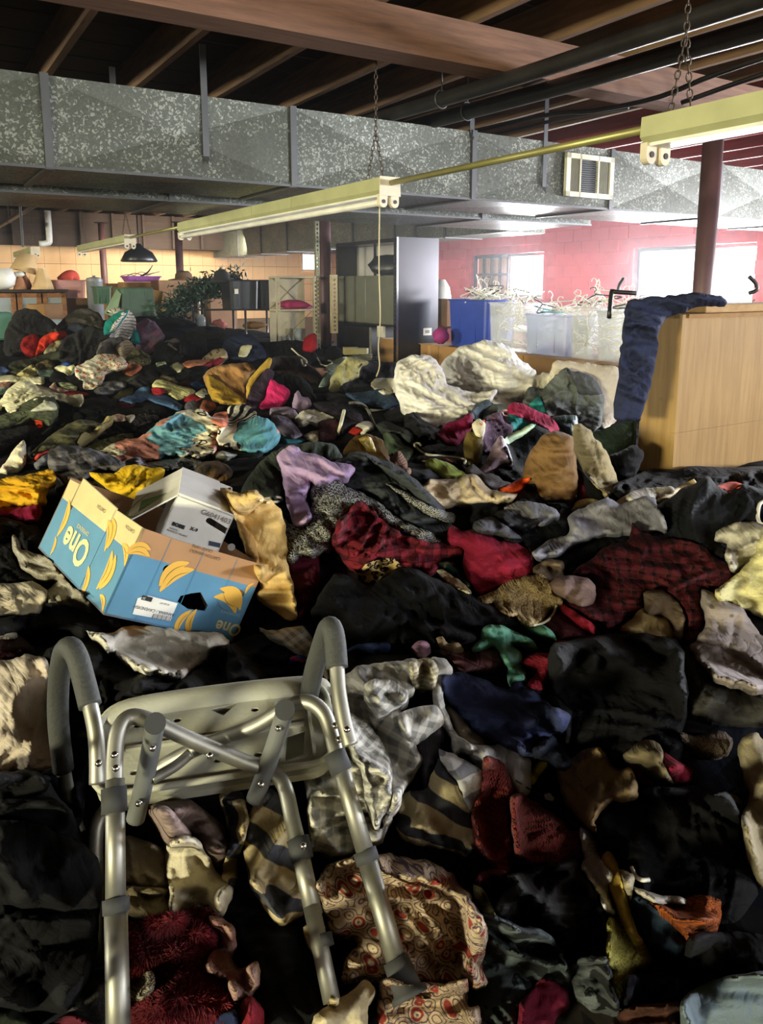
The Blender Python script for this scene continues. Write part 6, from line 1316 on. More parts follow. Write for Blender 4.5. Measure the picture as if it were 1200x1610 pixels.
G('top', 'black and white banded top on the colour-blocked leggings', 'F2', [(672, 632), (688, 570), (698, 498), (770, 476), (852, 487), (916, 538), (918, 578), (800, 612), (720, 637)], ('stripe', '#d5cfbc', '#17171a'), puff=.05, fold=.02, lift=25, rot=1.5, s=.8)
G('t_shirt', 'coral sleeve beside the black and white banded top', 'F2', [(555, 600), (600, 546), (692, 537), (686, 648), (632, 652)], '#c9775e', puff=.04, fold=.015)
G('shirt', 'grey lilac checked cuff in front of the sparkling scarf', 'R6', [(435, 508), (520, 476), (566, 520), (480, 540)], ('gingham', '#8d8792', '#5b5762'), puff=.03)
G('hat', 'brown fur hat in front of the dark green net cloth', 'F2', [(425, 1010), (440, 965), (520, 925), (620, 925), (700, 965), (730, 1010), (700, 1060), (560, 1070), (450, 1060)], ('fur', '#2b2014', '#6a4a24'), puff=.08, fold=.03, crumple=.8, lift=40)
# --- around and behind the fruit box
G('sweater', 'dark brown ribbed sweater under the grey checked flannel', 'R6', [(190, 560), (300, 520), (450, 515), (560, 545), (560, 600), (400, 640), (250, 640)], '#241f1a', puff=.05)
fl_ = G('shirt', 'grey and black buffalo check flannel shirt behind the fruit box', 'R6', [(176, 492), (192, 445), (260, 433), (340, 443), (430, 478), (475, 505), (440, 525), (370, 530), (310, 565), (250, 580), (212, 548), (186, 525)], ('gingham', '#6d6a6b', '#2b2a2d'), puff=.06, fold=.04, s=3.0, lift=22)
G('scarf', 'golden yellow scarf folded flat at the frame edge', 'N1', [(-120, 75), (0, 62), (100, 40), (260, 15), (372, -15), (405, 50), (405, 95), (362, 125), (335, 180), (335, 238), (160, 265), (0, 278), (-120, 285)], '#c8981c', puff=.06, fold=.04, ang=-.1, wl=.08, crumple=.1, lift=28)
G('sweater', 'magenta sweater tucked under the golden yellow scarf', 'N1', [(-120, 285), (0, 272), (160, 262), (290, 248), (308, 290), (285, 355), (180, 385), (60, 345), (-120, 340)], '#7c1738', puff=.05, fold=.02, lift=30)
G('jacket', 'black padded jacket at the frame edge below the magenta sweater', 'N1', [(-120, 335), (60, 345), (200, 390), (275, 400), (310, 540), (340, 610), (200, 600), (130, 510), (60, 490), (-120, 530)], '#131317', puff=.06, fold=.03)
G('trousers', 'black trousers below the shiny grey ones at the frame edge', 'N1', [(-120, 530), (60, 480), (112, 540), (130, 680), (240, 740), (330, 840), (100, 830), (-120, 850)], '#101013', puff=.05, fold=.025)
# --- the low hill right of the fruit box
G('coat', 'dark green grey wool coat crowning the low hill', 'B2', [(-60, 210), (0, 100), (60, 38), (110, 8), (220, -15), (330, -5), (375, 50), (330, 95), (230, 85), (130, 160), (100, 240), (50, 225)], '#3b4239', puff=.05, fold=.03, wl=.10, lift=22)
G('coat', 'charcoal fleece coat sweeping down the right of the low hill', 'B2', [(245, 150), (360, 58), (430, 26), (520, 68), (620, 150), (700, 240), (780, 310), (830, 330), (825, 385), (790, 408), (720, 395), (640, 335), (560, 275), (470, 205), (380, 185)], '#36393c', puff=.06, fold=.035, wl=.11, ang=.6, lift=26, crumple=.2)
G('trousers', 'charcoal trouser leg lying along the coat toward the cream shirt', 'B2', [(470, 40), (560, 60), (660, 130), (740, 200), (800, 270), (780, 300), (700, 240), (620, 160), (520, 85)], '#3f4347', puff=.04, fold=.02, ang=.7)
G('sweater', 'wine velvet sweater hanging beside the tan hoodie', 'B2', [(130, 495), (200, 445), (262, 425), (275, 520), (265, 625), (225, 700), (180, 735), (150, 610)], '#4c1223', puff=.05, fold=.03, ang=1.4, lift=30)
G('coat', 'black and white tweed coat spread over the low hill', 'B2', [(100, 290), (160, 335), (230, 280), (238, 148), (330, 135), (420, 188), (520, 238), (600, 300), (700, 350), (788, 400), (772, 425), (690, 408), (600, 358), (500, 290), (440, 250), (405, 270), (355, 350), (325, 430), (260, 468), (200, 465), (150, 500), (110, 410)], ('tweed', '#16161a', '#a3a39f'), puff=.04, fold=.03, wl=.10, lift=24)
G('scarf', 'narrow tweed strip with a fringed end beside the charcoal coat', 'B2', [(555, 162), (640, 198), (740, 258), (838, 288), (838, 325), (760, 305), (655, 243)], ('tweed', '#17171b', '#a9a9a5'), puff=.03, fold=.012)
G('top', 'lilac jersey top draped over the tweed coat', 'B2', [(100, 42), (148, 2), (182, 2), (202, 30), (250, 33), (330, 68), (400, 78), (420, 100), (392, 145), (330, 143), (262, 168), (235, 155), (218, 232), (244, 302), (180, 337), (146, 290), (126, 200), (116, 120)], '#a88fb4', puff=.05, fold=.05, wl=.07, ang=1.2, lift=30, crumple=.3)
G('shirt', 'red and black plaid flannel shirt crumpled on the low hill', 'B2', [(332, 435), (342, 330), (400, 268), (440, 232), (505, 280), (570, 340), (640, 380), (740, 408), (875, 408), (888, 450), (785, 485), (762, 535), (730, 550), (688, 518), (600, 508), (520, 478), (440, 528), (395, 508)], ('plaid', '#74202a', '#3f1019', '#1a0a10'), puff=.05, fold=.05, wl=.09, lift=28, s=.7)
G('scarf', 'leopard print scarf peeping from under the red plaid shirt', 'B2', [(434, 545), (468, 498), (530, 477), (582, 472), (620, 510), (602, 538), (540, 548), (502, 583), (456, 578)], ('leopard', '#b59a63', '#1d1712', '#7a5a30'), puff=.03, fold=.02, lift=30)
G('coat', 'large black coat spread below the red plaid shirt', 'B2', [(235, 700), (262, 645), (330, 538), (440, 562), (490, 585), (560, 540), (640, 508), (720, 538), (800, 578), (900, 608), (960, 658), (1100, 728), (1165, 755), (960, 770), (900, 860), (780, 843), (700, 843), (560, 855), (420, 845), (365, 815), (330, 730)], '#14151b', puff=.06, fold=.04, wl=.12, lift=18)
G('shirt', 'dark teal tartan sliver between crimson fleece and plaid shirt', 'B2', [(772, 495), (830, 486), (895, 550), (918, 600), (850, 568)], ('plaid', '#1f4038', '#122420', '#8a7a50'), puff=.02)
st_ = G('belt', 'cream webbing strap with a second one below it, on the black coat', 'B2', [(762, 528), (790, 522), (865, 570), (912, 616), (898, 622), (820, 582)], '#c9bd97', puff=.012, fold=.004, th=.006)
G('fleece', 'crimson fleece with a round seam', 'B2', [(808, 395), (828, 335), (870, 362), (940, 356), (1030, 398), (1100, 408), (1165, 458), (1172, 540), (1100, 575), (1040, 595), (962, 630), (915, 595), (876, 505), (876, 430)], '#8c2038', puff=.06, fold=.018, wl=.14, lift=30, seam=[[(1060, 460), (1025, 480), (1015, 510), (1040, 535), (1090, 540), (1130, 520)]])
G('coat', 'black wool coat lying along the foot of the plywood box front', 'PX', [(960, 770), (1010, 742), (1080, 734), (1200, 733), (1330, 738), (1330, 812), (1100, 806), (1000, 796)], '#15161a', puff=.05, fold=.03, wl=.1)
# --- right of centre
G('jacket', 'black jacket lying behind the grey tee shirt', 'B3', [(-20, 245), (120, 250), (200, 225), (345, 285), (398, 310), (388, 385), (300, 410), (240, 450), (200, 420), (100, 390), (-20, 355)], '#14151a', puff=.05)
G('t_shirt', 'grey tee shirt folded behind the pinstriped shirt', 'B3', [(115, 262), (180, 233), (260, 243), (332, 268), (350, 298), (280, 337), (200, 317), (136, 292)], '#85858c', puff=.05, fold=.02, lift=22)
G('top', 'dark floral lace top below the grey tee shirt', 'B3', [(75, 285), (120, 268), (200, 310), (285, 308), (205, 357), (118, 337)], ('floral', '#1a1a20', '#4a4450', '#6a6470'), puff=.03, fold=.02)
G('t_shirt', 'dark grey marl tee at the edge of the crimson fleece', 'B3', [(-10, 320), (60, 298), (125, 340), (188, 390), (80, 378), (-10, 355)], '#44444a', puff=.04)
G('coat', 'black hooded coat heaped right of the pinstriped shirt', 'B3', [(750, 262), (840, 198), (920, 148), (962, 126), (1002, 158), (1060, 200), (1110, 158), (1210, 185), (1300, 200), (1300, 330), (1120, 340), (1015, 380), (1045, 450), (1025, 478), (900, 415), (800, 378), (785, 345)], '#17191e', puff=.08, fold=.05, wl=.1, lift=35)
G('cap', 'bright orange strip poking over the black hooded coat', 'B3', [(1002, 172), (1070, 152), (1116, 165), (1062, 196)], '#e0482a', puff=.02)
G('sweater', 'black sweater lying under the pinstriped shirt sleeve', 'B3', [(245, 475), (330, 445), (480, 380), (640, 365), (655, 395), (560, 425), (460, 485), (400, 535), (300, 510)], '#131419', puff=.04)
G('towel', 'white towelling strip along the collar of the pinstriped shirt', 'B3', [(575, 245), (660, 187), (760, 177), (815, 170), (826, 197), (740, 225), (680, 232), (620, 268)], '#cbc5b6', puff=.04, fold=.02, lift=25)
G('cloth', 'small beige pad in front of the brown canvas coat', 'B3', [(395, 275), (420, 233), (470, 222), (515, 234), (442, 266)], '#b5a67e', puff=.03)
G('shirt', 'grey pinstriped shirt with its sleeve stretched to the left', 'B3', [(232, 450), (300, 398), (380, 378), (388, 300), (460, 248), (550, 222), (605, 248), (680, 222), (742, 212), (766, 270), (800, 355), (700, 372), (600, 378), (480, 388), (400, 420), (330, 460), (255, 485)], '#87868f', puff=.04, fold=.045, wl=.08, ang=-.2, lift=24)
G('scarf', 'brown floral scarf behind the lace camisole', 'B3', [(234, 515), (300, 477), (362, 487), (366, 545), (310, 577), (254, 555)], ('floral', '#5f5040', '#8c7a5e', '#3d3326'), puff=.04, fold=.03)
G('shirt', 'large dark red and black plaid shirt spread on the right', 'B3', [(345, 655), (490, 640), (495, 560), (395, 535), (480, 468), (580, 408), (640, 388), (656, 330), (702, 365), (760, 382), (880, 397), (960, 436), (1040, 496), (1090, 540), (1010, 625), (945, 600), (955, 745), (905, 840), (855, 810), (855, 705), (800, 625), (720, 605), (690, 688), (620, 748), (540, 768), (470, 730), (375, 688)], ('plaid', '#4a161e', '#1c0d12', '#5c2526'), puff=.04, fold=.045, wl=.10, lift=18, s=.42)
G('towel', 'mauve grey towel rolled beside the lace camisole', 'N3', [(12, 135), (60, 92), (150, 86), (235, 108), (270, 150), (266, 224), (200, 256), (118, 226), (56, 194)], '#7e6862', puff=.06, fold=.03, lift=28)
G('blouse', 'white frilled blouse in front of the black hooded coat', 'B3', [(992, 395), (1018, 347), (1100, 320), (1210, 326), (1300, 340), (1300, 430), (1155, 478), (1080, 528), (1045, 475), (1046, 405)], '#bfb9aa', puff=.06, fold=.045, wl=.07, lift=30)
G('jacket', 'dark olive grey jacket under the speckled lilac robe', 'N3', [(735, 530), (800, 475), (862, 570), (942, 650), (1180, 735), (1300, 760), (1300, 920), (950, 920), (800, 870), (755, 790), (715, 660)], '#3b3936', puff=.05, fold=.025, wl=.12)
rb = G('bathrobe', 'speckled grey lilac robe with a turned collar at the frame edge', 'N3', [(858, 155), (940, 198), (1020, 238), (1105, 288), (1190, 420), (1330, 500), (1330, 700), (1160, 742), (1056, 706), (936, 656), (854, 575), (795, 490), (838, 430), (878, 340), (856, 240)], ('dots', '#978c88', '#6d6460'), puff=.05, fold=.04, wl=.11, lift=26, ang=.9, seam=[[(900, 190), (960, 380), (1060, 540), (1190, 620)], [(1060, 300), (1020, 480)]])
G('fleece', 'cream fleece blanket draped at the frame edge on the robe', 'B3', [(998, 632), (1028, 587), (1100, 526), (1150, 476), (1190, 386), (1260, 320), (1360, 330), (1360, 700), (1240, 735), (1160, 698), (1088, 664)], '#dcd49a', puff=.08, fold=.035, wl=.1, lift=35, ang=1.1, crumple=.2)
G('slip', 'tan satin slip with a rounded cup in the middle of the dark shirts', 'N3', [(402, 383), (470, 327), (508, 278), (540, 262), (602, 298), (662, 318), (704, 370), (725, 432), (682, 512), (600, 497), (518, 435), (446, 420)], ('silk', '#a8925f'), puff=.07, fold=.02, wl=.1, lift=32)
G('bra', 'taupe shoulder strap piece beside the tan satin slip', 'N3', [(535, 183), (640, 166), (722, 228), (766, 310), (755, 425), (722, 448), (696, 352), (638, 304), (556, 292)], '#6b5b4b', puff=.03, fold=.015, lift=28)
# --- centre right, lower: lace, scarf, sheer pieces
G('bra', 'dark maroon net piece below the red strap', 'N3', [(-20, 335), (80, 286), (182, 317), (274, 368), (306, 460), (348, 568), (260, 518), (138, 478), (56, 458), (-20, 405)], '#3f151c', puff=.03, fold=.02)
G('top', 'nude beige camisole with a red strap across it', 'N3', [(30, 470), (60, 455), (132, 472), (244, 506), (276, 540), (256, 616), (152, 678), (126, 645), (95, 585), (40, 560)], '#b3835c', puff=.03, fold=.02, lift=25)
G('belt', 'red ribbon strap crossing the nude beige camisole', 'N3', [(58, 448), (134, 458), (134, 525), (100, 560), (54, 535)], '#8a1824', puff=.02, fold=.01)
G('belt', 'red strap trailing right of the lace camisole', 'N3', [(52, 258), (90, 246), (204, 317), (268, 370), (256, 418), (156, 345)], '#8a1a26', puff=.02, fold=.008)
G('scarf', 'end of a sea green scarf under the tip of the lace camisole', 'N2', [(855, 485), (960, 466), (1034, 498), (1088, 575), (1000, 568), (915, 545)], '#639a84', puff=.03, fold=.02)
G('shirt', 'pink plaid shirt below the black coat', 'N2', [(192, 655), (290, 636), (400, 666), (550, 646), (665, 656), (728, 752), (620, 800), (420, 810), (322, 728)], ('plaid', '#94646a', '#3d222a', '#1d1216'), puff=.04, fold=.02, lift=22, s=.8)
G('sock', 'mauve rolled sock at the left end of the pink plaid shirt', 'N2', [(32, 640), (88, 586), (154, 596), (176, 660), (132, 698), (86, 698)], '#8d6a7a', puff=.04, fold=.03, lift=28)
G('cloth', 'beige scrap between the black coat and pink plaid shirt', 'N2', [(214, 572), (260, 556), (294, 608), (372, 600), (416, 662), (330, 666), (246, 625)], '#a4906e', puff=.025)
G('scarf', 'sea green crinkled scarf trailing down over the pink plaid shirt', 'N2', [(462, 645), (528, 578), (546, 498), (620, 470), (702, 486), (802, 526), (905, 576), (952, 642), (900, 658), (820, 606), (762, 616), (836, 680), (826, 760), (866, 830), (876, 928), (820, 906), (766, 928), (734, 865), (714, 724), (636, 626), (556, 648)], '#6aa48e', puff=.04, fold=.05, wl=.05, lift=24, ang=.6, crumple=.2)
G('bra', 'sheer red lace bra beside the sea green scarf', 'N2', [(832, 745), (900, 686), (1000, 676), (1102, 686), (1146, 740), (1136, 806), (1062, 826), (1024, 896), (982, 958), (896, 968), (862, 905), (935, 825)], ('lace', '#b03343', '#7a1a28'), puff=.04, fold=.04, lift=28)
G('top', 'cream lace camisole spread below the crimson fleece', 'N2', [(508, 278), (560, 250), (640, 220), (720, 166), (850, 120), (972, 100), (1024, 148), (1064, 240), (1128, 300), (1086, 335), (1002, 406), (912, 482), (796, 426), (694, 376), (612, 318)], ('lace', '#bfa77c', '#75633f'), puff=.03, fold=.02, lift=26, th=.008)
# --- large dark things in the lower right
G('coat', 'black wool coat sprawling right of the navy sweatshirt', 'PX', [(870, 1015), (960, 995), (1064, 1005), (1082, 1080), (1076, 1145), (1066, 1210), (1000, 1198), (960, 1180), (900, 1180), (878, 1135), (862, 1060)], '#131317', puff=.06, fold=.035, wl=.12)
G('trousers', 'black trousers under the nude beige camisole', 'PX', [(800, 1080), (860, 1090), (900, 1120), (890, 1200), (850, 1215), (820, 1190), (800, 1140)], '#15151a', puff=.04)
G('dress', 'tattered beige lace dress between black coats at the right', 'B6', [(822, 290), (900, 306), (1002, 276), (1066, 318), (1046, 388), (960, 408), (874, 368)], ('lace', '#74665a', '#4a4038'), puff=.05, fold=.03, lift=25)
G('cloth', 'cream frayed lace scrap beside the beige long cardigan', 'B6', [(974, 582), (1060, 566), (1106, 600), (1086, 658), (1006, 618)], ('lace', '#8d8472', '#5a5244'), puff=.03)
G('sweater', 'crimson sweater under the taupe printed rag', 'B6', [(582, 420), (640, 428), (700, 490), (800, 520), (875, 510), (882, 460), (762, 382), (738, 398), (722, 548), (640, 530)], '#701428', puff=.05, fold=.025)
G('blouse', 'taupe printed rag lying over the crimson sweater', 'B6', [(568, 395), (660, 320), (722, 332), (756, 380), (750, 432), (802, 522), (700, 486), (636, 436)], ('floral', '#71664f', '#8b8065', '#544b3a'), puff=.03, fold=.025, lift=25)
G('coat', 'big black fur-trimmed coat filling the lower right', 'PX', [(930, 1285), (980, 1245), (1060, 1235), (1142, 1245), (1176, 1300), (1190, 1405), (1155, 1448), (1060, 1448), (992, 1408), (952, 1345)], '#101014', puff=.07, fold=.035, wl=.12)
G('cardigan', 'long beige knitted cardigan hanging down the right frame edge', 'B6', [(1084, 372), (1108, 316), (1166, 288), (1206, 330), (1330, 400), (1330, 950), (1205, 990), (1165, 935), (1126, 800), (1104, 670), (1146, 570), (1114, 480)], '#94896f', puff=.06, fold=.03, wl=.1, lift=40, ang=1.5)
G('trousers', 'khaki beige trousers crumpled below the navy sweatshirt', 'B6', [(278, 460), (350, 398), (450, 350), (530, 438), (562, 458), (610, 453), (646, 575), (530, 596), (464, 645), (446, 685), (456, 728), (378, 688), (304, 604), (284, 532)], '#846f50', puff=.05, fold=.045, wl=.08, lift=25)
# ================================================================== the blue banana carton
def corr(name, hexc, dark=0.85):
    k = NT(name); v = k.coord('Object'); n = k.noise(v, 8, 4); f = k.noise(v, 120, 2)
    c = C(hexc); k.base(k.mix(k.math('MULTIPLY', f, 0.25), k.ramp(n, [(0.3, scl(c, dark)), (0.7, scl(c, 1.06))]), scl(c, 0.8))); k.set(Roughness=0.82); k.bump(f, 0.12, 0.002); return k.m
M_kraft = corr('kraft_board', '#b58a63'); M_blue = corr('blue_board', '#5a8fb4'); M_ban = flatmat('banana_ink', '#e0b04a'); M_banl = flatmat('banana_line', '#6a4d1c')
M_cream = corr('lit_kraft_board', '#dcc894'); M_ink = flatmat('dark_ink', '#22262a'); M_white = flatmat('label_paper', '#e6e6e2'); M_gold = flatmat('logo_cream', '#d9cf9a'); M_inkb = flatmat('faint_ink', '#5d4a3a')  # side band board: plain kraft with yellow side light put into its colour
M_wcard = corr('white_board', '#e4e1da'); M_green = flatmat('green_ink', '#6f9a5c'); M_greyink = flatmat('grey_ink', '#8a8580')
bA = np.array([-0.680, 1.763, 0.858]); bx = np.array([0.661, 0.589, -0.466]); by = np.array([-0.641, 0.766, 0.059]); bz = np.array([0.391, 0.260, 0.883])
bx /= np.linalg.norm(bx); by -= bx * (by @ bx); by /= np.linalg.norm(by); bz = np.cross(bx, by)
BW, BD, BH = 0.399, 0.521, 0.224
block_depth([bA, bA + bx * BW, bA + bx * BW + bz * BH, bA + bz * BH]); block_depth([bA, bA + by * BD, bA + by * BD + bz * BH, bA + bz * BH])
bt = thing('banana_box', 'blue cardboard fruit box with printed bananas, tipped over on the heap', 'box', bA)
fr = Face(bA, bx, bz); lf = Face(bA, by, bz)
band = 0.062
hole1 = ell(fr.st(266, 897), 0.019, 0.0135, -0.25); hole2 = ell(fr.st(378, 933), 0.014, 0.010, -0.2)
hole3 = [fr.st(*p) for p in [(279, 946), (284, 937), (300, 933), (316, 931), (327, 952), (322, 961), (296, 958)]]
front = fr.panel('front_panel', [(0, 0), (BW, 0), (BW, BH - band), (0, BH - band)], [hole1, hole2, hole3], 0.005, M_blue, bt, px=False, label='blue front panel with printed bananas and a torn hole')
fr.panel('top_band', [(0, BH - band), (BW, BH - band), (BW - 0.01, BH + 0.004), (0.12, BH), (0.0, BH + 0.004)], [], 0.006, M_kraft, bt, px=False, label='bare brown cardboard strip')
hl = ell(lf.st(161, 841), 0.014, 0.020, 0.2); hl2 = ell(lf.st(112, 796), 0.011, 0.02, 0.2)
lp = lf.panel('side_panel', [(0, 0), (0.17, 0), (0.17, BH - band), (0, BH - band)], [], 0.005, M_blue, bt, px=False)
lp2 = lf.panel('side_panel', [(0.173, 0), (BD, 0), (BD, BH - band), (0.173, BH - band)], [hl, hl2] if lf.st(161, 841)[0] > 0.19 else [hl2], 0.005, M_blue, bt, px=False)
lf.panel('side_band', [(0, BH - band), (0.166, BH - band), (0.166, BH + 0.002), (0, BH + 0.004)], [], 0.006, M_cream, bt, px=False, label='cardboard strip with yellow light in its colour')
lf.panel('side_band', [(0.176, BH - band), (0.44, BH - band), (0.44, BH + 0.02), (0.176, BH + 0.006)], [], 0.006, M_cream, bt, px=False, label='cardboard strip with yellow light in its colour')
lf.panel('side_band', [(0.448, BH - band), (BD, BH - band), (BD, BH - 0.005), (0.448, BH)], [], 0.006, M_cream, bt, px=False, label='cardboard strip with yellow light in its colour')
th = 0.005
mk('back_panel', *box(bA + by * (BD - th), bx * BW, by * th, bz * BH), M_kraft, parent=bt)
mk('right_panel', *box(bA + bx * (BW - th), bx * th, by * BD, bz * BH), M_kraft, parent=bt)
mk('bottom_panel', *box(bA, bx * BW, by * BD, bz * th), M_kraft, parent=bt)
# fold lines drawn as darker blue strips, shade put into the colour
for s_ in (0.085, 0.19, 0.30): fr.poly('crease', [(s_, 0.0), (s_ + 0.0016, 0.0), (s_ + 0.0016, BH), (s_, BH)], flatmat('crease_shade', '#3d7ea2'), front, px=False, lift=0.0008)
def bananas(face, parent, u, v, L, ang, n=2, bend=None):
    c = face.st(u, v); L = L * 1.2
    for i in range(n):
        q = crescent(c + np.array([math.sin(-ang), math.cos(ang)]) * (i * L * 0.2), L * (1 - 0.08 * i), L * 0.24, (bend or L * 0.16), ang + 0.12 * i)
        face.poly('banana_print', q, M_ban, parent, px=False, lift=0.0012 + 0.0003 * i)
        face.poly('banana_line', crescent(c + np.array([math.sin(-ang), math.cos(ang)]) * (i * L * 0.2), L * 0.7, L * 0.014, L * 0.12, ang + 0.12 * i), M_banl, parent, px=False, lift=0.0018 + 0.0003 * i)
bananas(fr, front, 278, 912, 0.085, 0.85); bananas(fr, front, 362, 942, 0.085, 2.7, 2, -0.02); bananas(fr, front, 216, 872, 0.055, 0.15); bananas(fr, front, 288, 978, 0.06, 1.35, 1); bananas(fr, front, 303, 978, 0.06, 1.75, 1); bananas(fr, front, 392, 925, 0.03, 1.2, 1)
bananas(lf, lp, 165, 896, 0.085, 1.5, 2); bananas(lf, lp, 195, 872, 0.06, 0.6, 1); bananas(lf, lp2, 133, 915, 0.07, 1.2, 1); bananas(lf, lp, 160, 948, 0.045, 0.5, 1); bananas(lf, lp2, 100, 815, 0.09, 1.3, 1); bananas(lf, lp2, 168, 842, 0.075, 0.9, 2); bananas(lf, lp2, 84, 858, 0.045, 1.2, 1)
fr.text('One', fr.st(358, 988), 0.048, math.pi, M_gold, front, bold=0.0012)
fr.text('DIFFERENCE', fr.st(362, 964), 0.012, math.pi, flatmat('pale_blue_ink', '#8ab9cc'), front)
fr.text('GRASP HERE', fr.st(318, 862), 0.012, math.pi, M_inkb, bt, lift=0.0018); fr.text('CARTON HANDLE', fr.st(322, 872), 0.012, math.pi, M_inkb, bt, lift=0.0018)
lf.text('One', lf.st(118, 860), 0.10, math.pi, M_gold, lp2, bold=0.003)
lf.text('DIFFERENCE', lf.st(131, 833), 0.016, math.pi, M_gold, lp2)
lf.text('CARTON', lf.st(160, 800), 0.014, math.pi, M_inkb, bt, lift=0.0018); lf.text('CARTON', lf.st(205, 832), 0.013, math.pi, M_inkb, bt, lift=0.0018)
# shipping label, printed upside down
lab = fr.poly('shipping_label', [(233, 936), (279, 948), (267, 976), (208, 965), (216, 940)], M_white, front, lift=0.002)
fr.text('BANANA / CAVENDISH', fr.st(242, 960), 0.0115, math.pi, M_ink, lab, lift=0.0028)
fr.text('40 LBS NET', fr.st(258, 949), 0.006, math.pi, M_ink, lab, lift=0.0028)
c0, c1 = fr.st(244, 970), fr.st(268, 972)
for i in range(13):
    a = fr.st(241, 964) + (fr.st(270, 969) - fr.st(241, 964)) * i / 13; w_ = 0.0011 if i % 3 else 0.002
    fr.poly('barcode_bar', [a, a + [w_, 0], a + [w_, -0.0125], a + [0, -0.0125]], M_ink, lab, px=False, lift=0.0028)
kb = fr.poly('number_box', [(224, 935), (240, 939), (237, 946), (221, 942)], M_ink, lab, lift=0.0028); fr.text('20', fr.st(226, 940), 0.008, math.pi, M_white, lab, lift=0.0034)
# ---- white paper carton standing inside it
cA = np.array([-0.631, 2.072, 0.944]); cx_ = np.array([0.883, 0.202, -0.424]); cy_ = np.array([-0.213, 0.977, 0.021]); cz_ = np.array([0.418, 0.072, 0.905])
cx_ /= np.linalg.norm(cx_); cy_ -= cx_ * (cy_ @ cx_); cy_ /= np.linalg.norm(cy_); cz_ = np.cross(cx_, cy_); cW, cD, cH, dn = 0.170, 0.294, 0.144, 0.06
ct = thing('paper_carton', 'white office paper carton standing open inside the blue fruit box', 'box', cA)
cf = Face(cA, cx_, cz_); 
hh = np.concatenate([ell((0, 0), 1, 1, 0, 12)[9:] * 0.0105 + [0.0, 0], ell((0, 0), 1, 1, 0, 12)[:4] * 0.0105]); 
hp = []; hc0, hc1 = cf.st(329, 819), cf.st(366, 839)
dv_ = (hc1 - hc0) / np.linalg.norm(hc1 - hc0); nv_ = np.array([-dv_[1], dv_[0]])
for t in np.linspace(-math.pi / 2, math.pi / 2, 7): hp.append(hc1 + 0.0095 * (dv_ * math.cos(t) + nv_ * math.sin(t)))
for t in np.linspace(math.pi / 2, 3 * math.pi / 2, 7): hp.append(hc0 + 0.0095 * (dv_ * math.cos(t) + nv_ * math.sin(t)))
hp = [q for q in hp]; hp = [np.array([min(q[0], cW - 0.004), q[1]]) for q in hp]
cfp = cf.panel('front_panel', [(0, -dn), (cW, -dn), (cW, cH), (0, cH)], [hp], 0.004, M_wcard, ct, px=False)
mk('side_panel', *box(cA - cz_ * dn, cx_ * 0.004, cy_ * cD, cz_ * (cH + dn)), M_wcard, parent=ct)
mk('side_panel', *box(cA - cz_ * dn + cx_ * (cW - 0.004), cx_ * 0.004, cy_ * cD, cz_ * (cH + dn)), M_wcard, parent=ct)
mk('back_panel', *box(cA - cz_ * dn + cy_ * (cD - 0.004), cx_ * cW, cy_ * 0.004, cz_ * (cH + dn)), M_wcard, parent=ct)
mk('lid_flap', *box(cA + cz_ * cH, cx_ * cW * 0.74, cy_ * cD, cz_ * 0.004), M_wcard, parent=ct)
mk('lid_flap', *box(cA + cz_ * (cH - 0.006), cx_ * cW, cy_ * cD * 0.5, cz_ * 0.004), M_wcard, parent=ct)
# flap folded out to the left with the tree mark
fo = cA + cz_ * cH + cy_ * cD; 
flap = Face(cA + cz_ * cH, cy_, -cz_ * 0.8 - cx_ * 0.6)
fe = flap.e2 / np.linalg.norm(flap.e2); flap = Face(cA + cz_ * cH, cy_, fe)
fp_ = flap.panel('side_flap', [(0, 0), (cD, 0), (cD + 0.02, 0.16), (0.02, 0.17)], [], 0.004, M_wcard, ct, px=False)
flap.poly('tree_print', [(0.05, 0.13), (0.16, 0.13), (0.085, 0.04)], M_green, fp_, px=False); flap.poly('ring_print', np.concatenate([ell((0.10, 0.10), 0.095, 0.075)[:10], ell((0.10, 0.10), 0.088, 0.069)[:10][::-1]]), M_green, fp_, px=False, lift=0.0015)
cf.text('G6041403', cf.st(340, 812), 0.021, 0.0, M_greyink, cfp, bold=0.0003)
cf.text('BOISE', cf.st(281, 826), 0.0135, 0.0, M_ink, cfp, bold=0.0012); cf.text('X-9', cf.st(305, 832), 0.014, 0.0, M_ink, cfp, bold=0.0006)
cf.text('WHITE /', cf.st(274, 832), 0.0075, 0.0, M_ink, cfp); cf.text('BLANCO / BLANC', cf.st(279, 838), 0.0075, 0.0, M_ink, cfp)
cf.poly('blue_stamp', [(329, 850), (347, 854), (346, 861), (328, 857)], flatmat('navy_ink', '#3a4152'), cfp); cf.poly('seal_print', ell(cf.st(364, 860), 0.011, 0.011), M_greyink, cfp, px=False)
block_depth([cA + cz_ * cH, cA + cz_ * cH + cx_ * cW, cA + cz_ * cH + cx_ * cW + cy_ * cD, cA + cz_ * cH + cy_ * cD])
block_depth([cA, cA + cx_ * cW, cA + cx_ * cW + cz_ * cH, cA + cz_ * cH])
